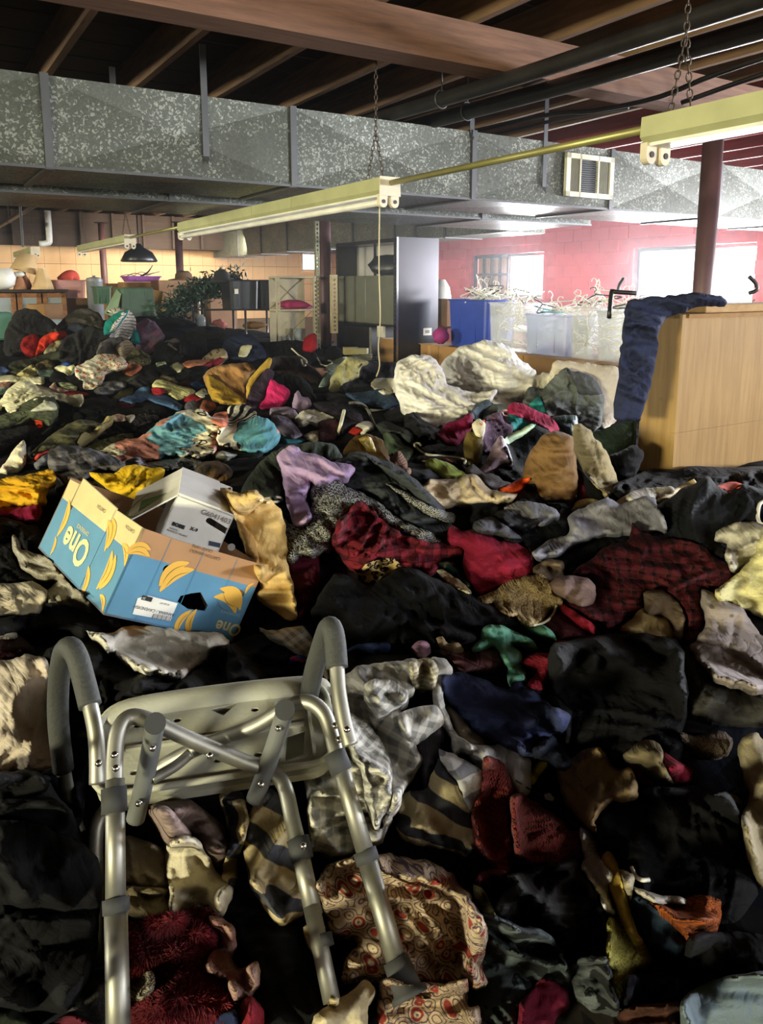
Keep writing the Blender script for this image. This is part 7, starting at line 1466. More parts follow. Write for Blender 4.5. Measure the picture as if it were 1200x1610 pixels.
# --- cloth in, on and in front of the fruit box
G('scarf', 'mustard yellow scarf stuffed into the fruit box against the carton', 'B1', [(336, 102), (430, 108), (478, 72), (560, 82), (626, 93), (604, 132), (562, 168), (520, 194), (478, 206), (466, 222), (400, 158)], '#d3ab22', puff=.05, fold=.05, wl=.06, lift=45, crumple=.3)
hd = G('hoodie', 'tan hoodie hung over the right end of the fruit box', 'B1', [(834, 160), (900, 178), (962, 170), (994, 195), (1058, 240), (1080, 330), (1085, 420), (1105, 540), (1124, 642), (1090, 666), (1056, 630), (998, 606), (970, 562), (983, 530), (956, 440), (926, 400), (916, 360), (886, 270), (855, 210)], '#dcba78', puff=.045, fold=.026, wl=.13, ang=1.35, lift=62, crumple=0, seam=[[(920, 250), (925, 310), (960, 420), (975, 440)], [(985, 190), (940, 250), (905, 240)]])
G('collar', None, 'B1', [(850, 175), (900, 182), (962, 172), (998, 200), (965, 235), (930, 262), (895, 250), (868, 215)], '#e2c285', puff=.02, fold=.03, wl=.05, parent=hd)
G('opening_shade', 'front opening, its shade coloured in', 'B1', [(900, 285), (925, 305), (960, 350), (978, 430), (966, 446), (936, 405), (912, 345)], '#a88450', puff=.0, fold=.01, parent=hd)  # darker tan cloth patch in place of a shaded opening
G('trousers', 'shiny grey satin trousers twisted along the left of the fruit box', 'N1', [(74, 482), (110, 456), (138, 510), (152, 570), (240, 596), (344, 638), (424, 720), (484, 800), (566, 870), (650, 962), (662, 1020), (560, 1000), (400, 990), (326, 968), (324, 900), (412, 800), (296, 796), (146, 698), (114, 604)], ('silk', '#8f8979'), puff=.05, fold=.05, wl=.07, lift=22, ang=.8, crumple=.2)
G('shirt', 'off-white shirt at the frame edge left of the fruit box', 'N1', [(-120, 835), (100, 816), (222, 800), (304, 838), (345, 880), (326, 962), (304, 1035), (180, 1068), (80, 1068), (-120, 1080)], '#b8ad9a', puff=.05, fold=.03, wl=.09, lift=26)
G('sweater', 'dark wine sweater at the frame edge above the beige blouse', 'B4', [(-90, 110), (90, 145), (156, 200), (158, 240), (60, 266), (-90, 285)], '#2f0e16', puff=.04)
G('cloth', 'grey strip at the frame edge under the long black trousers', 'N1', [(-120, 1105), (60, 1118), (136, 1194), (60, 1210), (-120, 1195)], '#8a8378', puff=.03)
G('coat', 'large black coat behind the seat of the metal chair', 'B4', [(160, 260), (300, 170), (420, 125), (540, 225), (740, 320), (840, 345), (980, 268), (1080, 208), (1210, 330), (1210, 420), (900, 420), (600, 450), (480, 520), (420, 470), (330, 330)], '#121217', puff=.05, fold=.035, wl=.12)
G('trousers', 'long black trousers crossing the lower left corner of the fruit box', 'N1', [(-120, 1070), (80, 1062), (304, 1036), (330, 955), (440, 970), (604, 1016), (722, 1078), (852, 1088), (916, 1190), (800, 1230), (600, 1192), (400, 1172), (200, 1172), (-120, 1160)], '#0f0f12', puff=.04, fold=.025, wl=.1, lift=20)
G('shirt', 'pale grey cotton shirt bunched at the foot of the fruit box', 'B4', [(408, 126), (520, 138), (600, 104), (740, 104), (850, 124), (950, 136), (1044, 136), (1090, 212), (1012, 220), (984, 264), (904, 306), (842, 348), (736, 328), (634, 298), (532, 236)], '#cbc5b8', puff=.06, fold=.05, wl=.09, lift=30, ang=.5)
G('blouse', 'beige blouse crumpled beside the left armrest of the metal chair', 'B4', [(-90, 295), (60, 256), (150, 236), (224, 268), (246, 330), (228, 480), (232, 580), (246, 680), (268, 775), (160, 808), (60, 808), (-90, 800)], '#bbaea0', puff=.07, fold=.05, wl=.08, lift=32, crumple=.6)
G('shirt', 'pale blue cuff poking out below the beige blouse', 'B4', [(164, 814), (250, 766), (276, 792), (232, 838)], '#8f9ab4', puff=.02)
G('jeans', 'dark denim jeans below the beige blouse', 'B4', [(-90, 800), (160, 806), (304, 822), (388, 1000), (336, 1110), (100, 1110), (-90, 1110)], '#1b1e28', puff=.06, fold=.035, wl=.1, lift=25)
G('scarf', 'dark paisley scarf seen through the left armrest', 'B4', [(304, 400), (384, 480), (426, 600), (416, 800), (386, 1000), (326, 830), (296, 600)], ('floral', '#17181f', '#4a4d58', '#33343c'), puff=.04, fold=.03)
G('jacket', 'black jacket with a striped cuff behind the chair seat', 'B5', [(-60, 190), (60, 136), (200, 146), (306, 250), (306, 300), (100, 350), (-60, 360)], '#13151d', puff=.05, fold=.03)
G('wristband', 'small knitted cuff striped red, white and blue on the black jacket', 'B5', [(218, 240), (250, 228), (290, 230), (296, 256), (250, 258), (222, 262)], ('stripe', '#c03a44', '#3a54a8'), puff=.02, fold=.004, s=.35, rot=.4)
G('jeans', 'navy waistband edge showing below the large black coat', 'B5', [(464, 216), (520, 178), (664, 172), (666, 203), (600, 220), (540, 206)], '#28365a', puff=.03, fold=.015, lift=30)
G('shirt', 'grey checked hem lying on the black jacket by the right armrest', 'B5', [(78, 102), (115, 120), (200, 106), (272, 100), (345, 180), (396, 300), (384, 336), (336, 256), (286, 230), (236, 206), (144, 164)], ('gingham', '#d4d0c2', '#8d8a78'), puff=.03, fold=.02, lift=24, s=.8)
# --- nearest part of the heap, below and right of the metal chair
G('coat', 'black woollen coat spread flat under the gingham shirt', 'PX', [(560, 1330), (650, 1290), (760, 1330), (840, 1360), (900, 1370), (950, 1420), (960, 1500), (860, 1520), (760, 1470), (700, 1400), (600, 1370)], '#131113', puff=.04, fold=.03, wl=.1)
G('blanket', 'dark grey blanket low under the chair seat', 'PX', [(195, 1270), (290, 1250), (400, 1260), (400, 1330), (330, 1340), (240, 1330)], '#26252a', puff=.04, fold=.03)
G('trousers', 'black trousers lying between the chair legs and the striped canvas', 'PX', [(340, 1400), (400, 1380), (450, 1440), (495, 1500), (525, 1560), (540, 1640), (390, 1640), (400, 1540), (350, 1450)], '#121214', puff=.05, fold=.025, wl=.1)
G('shirt', 'mauve brown jacket lining with folds under the chair seat', 'B7', [(612, 40), (700, 14), (800, 20), (935, 125), (966, 250), (905, 310), (830, 200), (790, 165), (740, 196), (696, 210), (672, 120)], '#6d5c57', puff=.05, fold=.05, wl=.07, lift=30, ang=.6)
G('shirt', 'lilac brown sleeve gathered at its cuff under the chair seat', 'B7', [(618, 62), (700, 44), (796, 150), (796, 186), (704, 212), (654, 122)], '#8a7772', puff=.05, fold=.04, wl=.045, ang=1.0, lift=40)
G('shirt', 'grey white shirt with folded body below the chair seat', 'B7', [(500, 176), (600, 186), (700, 238), (706, 330), (716, 405), (560, 388), (500, 376)], '#bcb29f', puff=.05, fold=.05, wl=.07, lift=26, ang=.1)
G('hat', 'sandy fur piece under the grey white shirt', 'B7', [(500, 385), (620, 385), (716, 398), (722, 525), (640, 540), (520, 500)], ('fur', '#6a5d46', '#9a8b6c'), puff=.05, fold=.03)
G('hoodie', 'grey white hood with an open end beside the striped canvas', 'B7', [(698, 212), (790, 166), (834, 188), (905, 310), (982, 390), (936, 496), (890, 508), (820, 486), (740, 528), (708, 520), (714, 400), (694, 300)], '#c2b9a3', puff=.07, fold=.03, wl=.1, lift=42, seam=[[(790, 180), (830, 280), (900, 360), (960, 395)]])
# red fur with pale trim
rf = G('fur_coat', 'shaggy crimson fur collar with a pale pink trim, lowest of the near clothes', 'B7', [(520, 570), (640, 526), (730, 516), (800, 486), (884, 496), (906, 560), (888, 640), (878, 740), (946, 780), (1006, 845), (966, 908), (850, 948), (700, 985), (590, 985), (560, 890), (634, 790), (634, 744), (530, 744)], ('fur', '#5c0f1c', '#8e1e30'), puff=.08, fold=.03, wl=.1, lift=30)
fur(rf, 16000, 0.011, ('#6a1220', '#9a2436'), 3)
tr = G('fur_trim', 'pale pink fur trim', 'B7', [(876, 508), (930, 510), (986, 560), (992, 620), (976, 690), (1010, 726), (1082, 696), (1092, 780), (1044, 856), (988, 862), (944, 780), (874, 742), (866, 690), (906, 640), (914, 580)], ('fur', '#c29a8c', '#a65a5e'), puff=.05, fold=.02, parent=rf)
fur(tr, 5000, 0.009, ('#c9a698', '#a0545a'), 5)
G('sock', 'beige ribbed cuff lying on the crimson fur', 'B7', [(520, 790), (555, 776), (632, 734), (650, 760), (644, 815), (592, 856), (550, 864), (520, 870)], ('knit', '#a89c82'), puff=.03, lift=25)
G('shirt', 'red cloth edge at the right foot of the crimson fur', 'B7', [(984, 905), (1050, 838), (1106, 900), (1100, 985), (990, 985)], '#741826', puff=.04)
G('jeans', 'navy scrap at the foot of the crimson fur', 'B7', [(870, 960), (984, 896), (1000, 970), (900, 1000)], '#1f2848', puff=.03)
# left edge darks
G('trousers', 'dark olive trousers in the bottom corner of the heap', 'N6', [(-150, 1510), (60, 1462), (146, 1540), (210, 1640), (-150, 1680)], '#2c3326', puff=.05, fold=.02)
G('hat', 'dark brown fur hat behind the nearest chair leg', 'N6', [(370, 1405), (520, 1345), (680, 1322), (690, 1600), (620, 1640), (500, 1580), (420, 1545)], ('fur', '#1b1714', '#332a22'), puff=.05, fold=.03)
G('scarf', 'dark rose scarf beside the dark brown fur hat', 'N6', [(260, 1640), (400, 1555), (500, 1566), (620, 1640), (560, 1690), (300, 1690)], '#541a28', puff=.04, fold=.02)
G('coat', 'heavy black coat piled against the left rear chair leg', 'PX', [(-60, 1230), (0, 1215), (62, 1212), (112, 1275), (134, 1322), (156, 1360), (158, 1420), (152, 1484), (134, 1545), (100, 1590), (0, 1580), (-60, 1560)], '#121216', puff=.06, fold=.03, wl=.11, lift=35)
G('trousers', 'black ribbed trousers stacked on the heavy black coat', 'PX', [(-60, 1300), (40, 1290), (100, 1312), (156, 1350), (158, 1420), (100, 1430), (0, 1420), (-60, 1410)], '#141418', puff=.05, fold=.02, lift=40)
# striped canvas, gingham, navy
G('bag', 'left end of cream and charcoal striped canvas under the chair legs', 'PX', [(384, 1350), (386, 1290), (400, 1262), (430, 1240), (455, 1272), (470, 1320), (484, 1370), (496, 1402), (474, 1436), (438, 1452), (400, 1402)], ('stripe', '#c4b28a', '#46474c'), puff=.05, fold=.022, wl=.12, lift=30, rot=.45, s=.75)
G('bag', 'fold of cream and charcoal striped canvas, shade coloured in, by the grey white hood', 'PX', [(345, 1248), (380, 1244), (392, 1290), (380, 1335), (372, 1390), (348, 1380), (362, 1320)], ('stripe', '#b3a27c', '#3a3b40'), puff=.03, fold=.02, lift=30, rot=1.4, s=.75)  # darker copy of the canvas stripes, standing in for shade
sl = G('shirt', 'slate purple lining under the gingham sleeve', 'B5', [(770, 600), (892, 535), (908, 600), (866, 725), (822, 842), (795, 690)], '#625d6a', puff=.03, fold=.02, lift=28)
G('bag', 'cream and charcoal striped canvas square right of the gingham shirt', 'B5', [(690, 850), (740, 845), (830, 826), (872, 716), (892, 684), (976, 800), (1036, 920), (1088, 1032), (1012, 1126), (900, 1088), (760, 1070), (700, 1010)], ('stripe', '#c7b78f', '#414247'), puff=.05, fold=.02, wl=.13, lift=34, rot=.38, s=.66)
G('blanket', 'taupe blanket edge under the navy sweatshirt', 'B5', [(915, 456), (962, 476), (1056, 560), (1108, 640), (1108, 776), (1054, 728), (974, 604)], '#8c8272', puff=.04, fold=.02, lift=26)
G('shirt', 'white shirt end glowing beside the rust knit', 'PX', [(736, 1168), (770, 1172), (804, 1163), (834, 1194), (836, 1242), (812, 1256), (793, 1228), (763, 1202), (738, 1188)], '#dadadc', puff=.05, fold=.04, wl=.06, lift=30)
G('bag', 'white and grey striped canvas corner, window light coloured in, beside the rust knit', 'B5', [(886, 650), (980, 686), (1090, 756), (1086, 864), (1032, 930), (968, 800), (896, 700)], ('stripe', '#e4e4e6', '#8d8e96'), puff=.03, fold=.012, lift=34, rot=-.45, s=.66)  # lighter copy of the canvas stripes, carrying the window light as colour
gs = G('shirt', 'grey and white gingham shirt in a big twisted heap by the chair', 'B5', [(365, 400), (440, 326), (520, 276), (622, 258), (722, 254), (772, 246), (806, 268), (776, 330), (766, 400), (706, 470), (746, 520), (776, 600), (806, 700), (748, 806), (706, 905), (644, 1036), (592, 1083), (520, 1123), (440, 1138), (352, 1136), (304, 1085), (294, 900), (274, 700), (294, 560), (352, 470)], ('gingham', '#dcd8cd', '#8b8a86'), puff=.05, fold=.05, wl=.11, lift=30, crumple=.2, ang=1.1)
G('collar', None, 'B5', [(856, 236), (922, 246), (950, 300), (904, 332), (910, 420), (936, 520), (976, 590), (1066, 652), (960, 666), (936, 582), (874, 482), (854, 360), (846, 290)], ('gingham', '#e6e5e0', '#b3b2b0'), puff=.03, fold=.015, lift=36, parent=gs)
G('sleeve', None, 'B5', [(704, 490), (860, 450), (912, 515), (824, 586), (772, 618), (714, 566)], ('gingham', '#dedad0', '#85847f'), puff=.04, fold=.02, lift=34, parent=gs, rot=.5)
G('collar', None, 'B5', [(752, 262), (850, 240), (886, 290), (868, 372), (800, 398), (762, 342)], ('gingham', '#cfc5a8', '#908a72'), puff=.03, fold=.03, wl=.05, parent=gs)
G('front_panel', None, 'B5', [(552, 360), (600, 334), (684, 344), (746, 398), (752, 444), (690, 468), (644, 506), (590, 553), (552, 430)], ('gingham', '#d8d5cc', '#7f7e7b'), puff=.04, fold=.04, wl=.06, parent=gs, rot=.9)
G('front_panel', None, 'B5', [(380, 520), (470, 480), (560, 520), (640, 640), (680, 760), (660, 900), (600, 1010), (560, 900), (540, 760), (470, 640)], ('gingham', '#d2cfc6', '#858480'), puff=.05, fold=.03, parent=gs, rot=-.5)
G('sweatshirt', 'navy fleece sweatshirt with a pointed corner, centre right', 'PX', [(694, 1066), (722, 1056), (762, 1070), (800, 1083), (818, 1070), (852, 1098), (899, 1124), (888, 1144), (864, 1164), (848, 1190), (828, 1186), (790, 1170), (758, 1156), (728, 1126), (702, 1098)], '#303758', puff=.06, fold=.028, wl=.1, lift=28, ang=.4)
G('sock', 'dark navy sleeve end hanging below the navy sweatshirt', 'PX', [(836, 1178), (870, 1156), (900, 1196), (888, 1210), (850, 1196)], '#1a2032', puff=.03)
# rust knit, socks, yellow net, jeans
kn = G('scarf', 'rust red knitted scarf hanging in a long strip and a knot', 'PX', [(760, 1190), (790, 1196), (806, 1238), (810, 1300), (814, 1360), (794, 1384), (752, 1336), (740, 1284), (758, 1240)], ('knit', '#7c2e28'), puff=.05, fold=.03, wl=.06, lift=34, ang=1.4)
G('knot', None, 'B6', [(64, 582), (110, 562), (184, 606), (236, 646), (306, 688), (336, 732), (398, 738), (404, 834), (344, 888), (260, 898), (156, 888), (94, 834), (74, 742)], ('knit', '#7c2e28'), puff=.06, fold=.05, wl=.06, lift=32, parent=kn)
G('sweater', 'dark red wool below the rust red knitted scarf', 'B9', [(-10, 215), (60, 176), (124, 186), (188, 290), (124, 350), (56, 338)], '#45101a', puff=.03, fold=.02)
G('jacket', 'black jacket lying below the rust red knitted scarf', 'B9', [(120, 205), (400, 135), (446, 168), (536, 330), (558, 480), (548, 560), (400, 552), (296, 460), (176, 450), (56, 376), (146, 236)], '#171211', puff=.05, fold=.04, wl=.1)
G('cloth', 'lime tan strip at the right of the paisley blouse', 'B9', [(-15, 240), (32, 268), (82, 376), (40, 378), (-6, 300)], '#8f8a58', puff=.02)
G('jeans', 'dark blue jeans folded near the orange crochet', 'B9', [(630, 302), (690, 294), (784, 348), (866, 430), (908, 502), (852, 552), (760, 512), (696, 480), (644, 405)], '#2b3a4c', puff=.05, fold=.03, wl=.08, lift=22, ang=.8)
G('top', 'orange crochet top beside the dark blue jeans', 'B9', [(722, 312), (820, 316), (920, 284), (1022, 306), (1018, 415), (962, 468), (900, 498), (854, 424), (776, 352)], ('lace', '#a05224', '#56280e'), puff=.06, fold=.05, wl=.05, lift=28, ang=1.2)
G('cloth', 'white twisted strip above the orange crochet top', 'B9', [(642, 248), (760, 284), (862, 294), (880, 322), (740, 316)], '#b9b3a8', puff=.025)
G('top', 'yellow net top hanging below the white sock', 'B9', [(542, 485), (556, 376), (622, 364), (666, 430), (740, 562), (644, 628), (626, 750), (574, 752), (546, 625)], ('lace', '#a09a50', '#6c672f'), puff=.04, fold=.03, lift=22)
G('cloth', 'beige sheer piece between white sock and yellow strap', 'B9', [(590, 175), (660, 206), (646, 306), (604, 256)], ('silk', '#b0a48a'), puff=.02)
G('belt', 'yellow strap curling down over the yellow net top', 'B9', [(524, 130), (550, 96), (586, 140), (606, 230), (636, 320), (666, 420), (698, 482), (658, 488), (592, 362), (552, 222)], ('silk', '#c0a44e'), puff=.02, fold=.01, lift=25)
G('sock', 'bright white sock hanging down beside the rust knot', 'B9', [(430, 8), (452, 6), (496, 50), (526, 150), (568, 190), (566, 222), (546, 242), (556, 300), (582, 364), (544, 356), (504, 272), (464, 204), (434, 172), (450, 130)], '#dedee2', puff=.04, fold=.02, wl=.06, lift=32)
# bottom row
G('jacket', 'black jacket at the bottom right under the orange crochet', 'B9', [(890, 455), (1050, 438), (1230, 460), (1300, 620), (1200, 630), (1000, 640), (874, 565)], '#15151a', puff=.05, fold=.03)
G('shirt', 'dark navy plaid shirt right of the yellow net top', 'B9', [(622, 624), (800, 614), (906, 648), (880, 730), (700, 758), (612, 748)], ('plaid', '#20222e', '#101118', '#3d4154'), puff=.04, fold=.025)
G('sweater', 'brown sweater at the bottom between plaid shirt and slate robe', 'B9', [(580, 785), (640, 750), (760, 740), (856, 736), (900, 800), (890, 900), (560, 900)], '#42281f', puff=.05, fold=.03)
G('bathrobe', 'slate grey towelling robe in the bottom right corner', 'B9', [(852, 732), (940, 664), (1060, 624), (1200, 608), (1320, 615), (1320, 900), (890, 900)], '#66737a', puff=.07, fold=.02, wl=.13, lift=26)
G('trousers', 'grey camouflage trousers right of the crimson scrap', 'B9', [(370, 584), (450, 544), (546, 546), (566, 620), (600, 772), (500, 772), (410, 706)], ('camo', '#26282a', '#44484a', '#17181a', '#5a5f62'), puff=.04, fold=.03)
G('jacket', 'dark camouflage jacket right of the paisley blouse', 'B9', [(-20, 405), (60, 364), (184, 414), (286, 434), (358, 520), (388, 650), (300, 670), (250, 650), (214, 730), (184, 900), (-20, 900)], ('camo', '#1d2224', '#383f40', '#121416', '#586266'), puff=.05, fold=.04, wl=.09, lift=22)
G('shirt', 'crimson scrap standing up on the dark camouflage jacket', 'B9', [(178, 745), (226, 690), (280, 628), (376, 686), (390, 745), (336, 786), (296, 900), (176, 900)], '#62142a', puff=.04, fold=.015, lift=30)
pz = G('blouse', 'cream paisley blouse with red and purple swirls under the front chair leg', 'B8', [(294, 432), (314, 366), (396, 304), (480, 283), (560, 284), (642, 274), (704, 294), (804, 304), (886, 334), (956, 396), (1018, 478), (1068, 568), (1103, 650), (1086, 756), (1066, 792), (1096, 885), (1040, 908), (998, 868), (960, 900), (800, 890), (700, 900), (600, 866), (412, 870), (434, 780), (494, 694), (456, 676), (372, 646), (332, 560)], ('paisley', '#b8a589', '#8a3630', '#6d5a6c', '#4a4046'), puff=.08, fold=.04, wl=.12, lift=30, ang=.5, s=.3)
G('front_panel', None, 'B8', [(590, 880), (650, 860), (760, 880), (900, 890), (1004, 866), (1010, 1000), (1060, 990), (1050, 1100), (600, 1100)], ('paisley', '#a39078', '#7c2e2a', '#5f4d60', '#3d353a'), puff=.05, fold=.04, lift=28, parent=pz, s=.3)
G('bag', 'cream canvas bag corner in front of the rubber chair foot', 'B8', [(280, 1045), (380, 974), (460, 924), (522, 872), (572, 918), (536, 982), (526, 1100), (290, 1110)], '#cdbf9c', puff=.05, fold=.02, wl=.09, lift=36)
G('belt', 'twisted tan fabric strap wound along the rear chair leg', 'B8', [(232, 622), (300, 584), (332, 618), (298, 700), (348, 760), (378, 850), (402, 968), (346, 980), (332, 864), (292, 766), (252, 704)], '#b09f7c', puff=.03, fold=.03, wl=.04, lift=40)
# ================================================================== the metal bath chair
M_alu = NT('brushed_aluminium'); _v = M_alu.coord('Object'); M_alu.base(M_alu.ramp(M_alu.noise(_v, 30, 3), [(0.3, (0.25, 0.245, 0.215, 1)), (0.7, (0.33, 0.32, 0.28, 1))])); M_alu.set(Metallic=0.85, Roughness=0.5); M_alu = M_alu.m
M_foam = plain('grey_foam_grip', '#363735', 0.7, bump=0.2, bscale=160); M_seat = plain('grey_seat_plastic', '#b4b3a4', 0.6, bump=0.12, bscale=140); M_rub = plain('dark_rubber', '#3a3b3d', 0.8); M_plug = plain('grey_plug', '#5d5f5e', 0.6)
M_chrome = NT('chrome').set(Metallic=1.0, Roughness=0.15, Base_Color=(0.8, 0.8, 0.8, 1)).m
ch = thing('bath_chair', 'aluminium bath chair with grey plastic seat and foam armrests, tipped back on the heap', 'chair', zc(350, 1300, 1.15))
Z3 = lambda pts: np.array([zc(*p) for p in pts])
def part(name, pts, r, mat, smooth=6, sides=14, parent=ch, **kw):
    v, f = tube(Z3(pts), r, sides, smooth=smooth); return mk(name, v, f, mat, parent=parent, smooth=True, **kw)
R = 0.0127
# seat slab, underside towards the viewer
SP_ = [(160, 1125, 1.42), (505, 1072, 1.52), (500, 1105, 1.50), (472, 1205, 1.35), (142, 1262, 1.26), (150, 1190, 1.33)]
s00, s10, s11, s01 = zc(160, 1118, 1.42), zc(510, 1072, 1.50), zc(468, 1212, 1.345), zc(140, 1258, 1.275)
e1 = (s10 - s00); L1 = np.linalg.norm(e1); e1 /= L1; e2 = (s01 - s00); e2 -= e1 * (e2 @ e1); L2 = np.linalg.norm(e2); e2 /= L2; nrm = np.cross(e1, e2)
if nrm @ (CAM - s00) < 0: nrm = -nrm
def rrect(w_, h_, r_, n=7, o=(0, 0)):
    P = []
    for cx0, cy0, a0 in ((w_ - r_, h_ - r_, 0), (r_, h_ - r_, 90), (r_, r_, 180), (w_ - r_, r_, 270)):
        for t in np.linspace(0, 90, n): a = math.radians(a0 + t); P.append((o[0] + cx0 + r_ * math.cos(a), o[1] + cy0 + r_ * math.sin(a)))
    return np.array(P)
sf = Face(s00, e1, e2)
dim = []
for i in range(5):
    for j in range(3):
        dim.append(ell((L1 * (0.16 + 0.17 * i), L2 * (0.24 + 0.27 * j)), 0.0075, 0.005, 0, 10))
tri_h = [np.array([(L1 * .47, L2 * .16), (L1 * .60, L2 * .12), (L1 * .53, L2 * .26)]), np.array([(L1 * .80, L2 * .62), (L1 * .88, L2 * .58), (L1 * .86, L2 * .86), (L1 * .78, L2 * .90)])]
dim = [d for d in dim if not any(np.linalg.norm(d.mean(0) - t.mean(0)) < 0.05 for t in tri_h)]
seat = sf.panel('seat', rrect(L1, L2, 0.045), dim + tri_h, 0.004, M_seat, ch, px=False)
# rolled rim around the seat and the thick front lip
rim = [sf.P(p, 0.006) for p in rrect(L1, L2, 0.045)]
mk('seat_rim', *tube(rim, 0.006, 8, closed=True), M_seat, parent=seat, smooth=True)
lip = [s00 + e1 * 0.01 + e2 * 0.022, s00 + e1 * 0.05 + e2 * 0.004, s00 + e1 * L1 * 0.5 - e2 * 0.002, s00 + e1 * (L1 - 0.03) + e2 * 0.004, s00 + e1 * (L1 - 0.005) + e2 * 0.02]
mk('front_lip', *tube([p - nrm * 0.012 for p in lip], [0.02, 0.027, 0.027, 0.026, 0.02], 14, smooth=5), M_seat, parent=seat, smooth=True)
mk('seat_top', *slab([sf.P(p, -0.02) for p in rrect(L1, L2, 0.045)], -nrm, 0.018), M_seat, parent=seat)
mk('rib', *box(s00 + e1 * L1 * .12 + e2 * L2 * .50, e1 * L1 * .76, e2 * 0.006, nrm * 0.008), M_seat, parent=seat)
mk('rib', *box(s00 + e1 * L1 * .76 + e2 * L2 * .2, e1 * 0.006, e2 * L2 * .7, nrm * 0.012), M_seat, parent=seat)
mk('rib', *box(s00 + e1 * L1 * .90 + e2 * L2 * .2, e1 * 0.006, e2 * L2 * .7, nrm * 0.012), M_seat, parent=seat)
# two crossed U-tubes: each makes a front leg and the opposite rear leg
tA = part('crossed_leg_tube', [(181, 1262, 1.135), (180, 1200, 1.165), (186, 1150, 1.19), (204, 1128, 1.21), (235, 1133, 1.22), (300, 1163, 1.245), (380, 1196, 1.275), (425, 1213, 1.29), (447, 1236, 1.275), (460, 1290, 1.235), (471, 1336, 1.20)], R, M_alu)
tB = part('crossed_leg_tube', [(530, 1190, 1.235), (520, 1150, 1.26), (508, 1120, 1.275), (485, 1104, 1.285), (455, 1110, 1.295), (400, 1142, 1.31), (330, 1168, 1.325), (270, 1196, 1.335), (210, 1235, 1.345), (172, 1268, 1.34), (153, 1300, 1.325), (150, 1360, 1.30)], R, M_alu)
def leg(name, pts, r, label=None): return part(name, pts, r, M_alu, smooth=0, **({'label': label} if label else {}))
lA = leg('leg', [(181, 1225, 1.15), (182, 1440, 1.075)], 0.0140); lA2 = leg('leg_extension', [(182, 1425, 1.078), (187, 1660, 0.985)], 0.0158)
part('leg_sleeve', [(179, 1238, 1.146), (180, 1278, 1.132)], 0.0185, M_rub, smooth=0); part('leg_collar', [(182, 1412, 1.083), (183, 1436, 1.074)], 0.0185, M_rub, smooth=0)
lB = leg('leg', [(528, 1180, 1.238), (578, 1352, 1.175)], 0.0138); leg('leg_extension', [(574, 1340, 1.18), (629, 1530, 1.10)], 0.0150)
part('leg_sleeve', [(525, 1182, 1.238), (538, 1214, 1.226)], 0.0180, M_rub, smooth=0); part('leg_collar', [(573, 1337, 1.181), (579, 1356, 1.174)], 0.0185, M_rub, smooth=0)
ft = Z3([(622, 1508, 1.108), (646, 1570, 1.08)]); ax = ft[1] - ft[0]; fl2 = np.linalg.norm(ax)
mk('rubber_foot', *lathe(ft[0], [(0.019, 0), (0.020, fl2 * .3), (0.0215, fl2 * .8), (0.027, fl2 * .86), (0.027, fl2)], 18, ax), M_rub, parent=ch, smooth=True)
leg('leg', [(468, 1322, 1.208), (494, 1440, 1.15)], 0.0138); leg('leg_extension', [(490, 1425, 1.155), (522, 1575, 1.08)], 0.0128)
part('leg_sleeve', [(468, 1318, 1.212), (476, 1352, 1.195)], 0.0180, M_rub, smooth=0); part('leg_collar', [(505, 1470, 1.135), (509, 1490, 1.125)], 0.0165, M_rub, smooth=0)
leg('leg', [(150, 1350, 1.305), (158, 1540, 1.22)], 0.0130)
# armrests: bent tube with a foam grip over the top
h1 = [(153, 1232, 1.215), (153, 1190, 1.225), (150, 1150, 1.235), (142, 1110, 1.25), (132, 1070, 1.27), (122, 1035, 1.285), (110, 1018, 1.30), (99, 1030, 1.325), (92, 1080, 1.37), (92, 1140, 1.40), (100, 1210, 1.42), (112, 1270, 1.42), (124, 1310, 1.41)]
t1 = part('armrest_tube', h1, R * 1.0, M_alu); part('foam_grip', h1[3:11], 0.0185, M_foam, parent=t1)
h2 = [(551, 1172, 1.225), (541, 1135, 1.24), (533, 1090, 1.26), (530, 1050, 1.28), (527, 1010, 1.30), (522, 988, 1.315), (515, 990, 1.34), (504, 1020, 1.39), (492, 1062, 1.44), (484, 1110, 1.48), (478, 1160, 1.50)]
t2 = part('armrest_tube', h2, R * 1.0, M_alu); part('foam_grip', h2[3:10], 0.0185, M_foam, parent=t2)
# seat rails seen from their ends
r1 = part('seat_rail', [(243, 1142, 1.20), (235, 1190, 1.215), (222, 1250, 1.235), (213, 1288, 1.245)], 0.0150, M_plug); mk('end_cap', *lathe(zc(244, 1138, 1.197), [(0.0165, 0), (0.0165, 0.006)], 16, zc(244, 1138, 1.1) - zc(243, 1160, 1.2)), M_rub, parent=r1)
r2 = part('seat_rail', [(447, 1122, 1.265), (432, 1170, 1.275), (413, 1225, 1.285), (400, 1258, 1.29)], 0.0150, M_plug); mk('end_cap', *lathe(zc(448, 1117, 1.262), [(0.0165, 0), (0.0165, 0.006)], 16, zc(448, 1117, 1.15) - zc(446, 1140, 1.27)), M_rub, parent=r2)
part('cross_brace', [(240, 1225, 1.225), (275, 1205, 1.24), (300, 1184, 1.25)], 0.0085, M_alu)
for u, v, t in ((180, 1187, 1.147), (182, 1208, 1.138), (155, 1200, 1.197), (330, 1188, 1.24), (240, 1176, 1.19), (218, 1263, 1.215), (527, 1141, 1.238), (533, 1163, 1.23), (546, 1147, 1.215), (438, 1145, 1.252), (411, 1233, 1.265), (477, 1330, 1.175)):
    c = zc(u, v, t); mk('push_button', *lathe(c, [(0.0058, 0), (0.0050, 0.003), (0.001, 0.005)], 12, CAM - c), M_chrome, parent=ch, smooth=True)
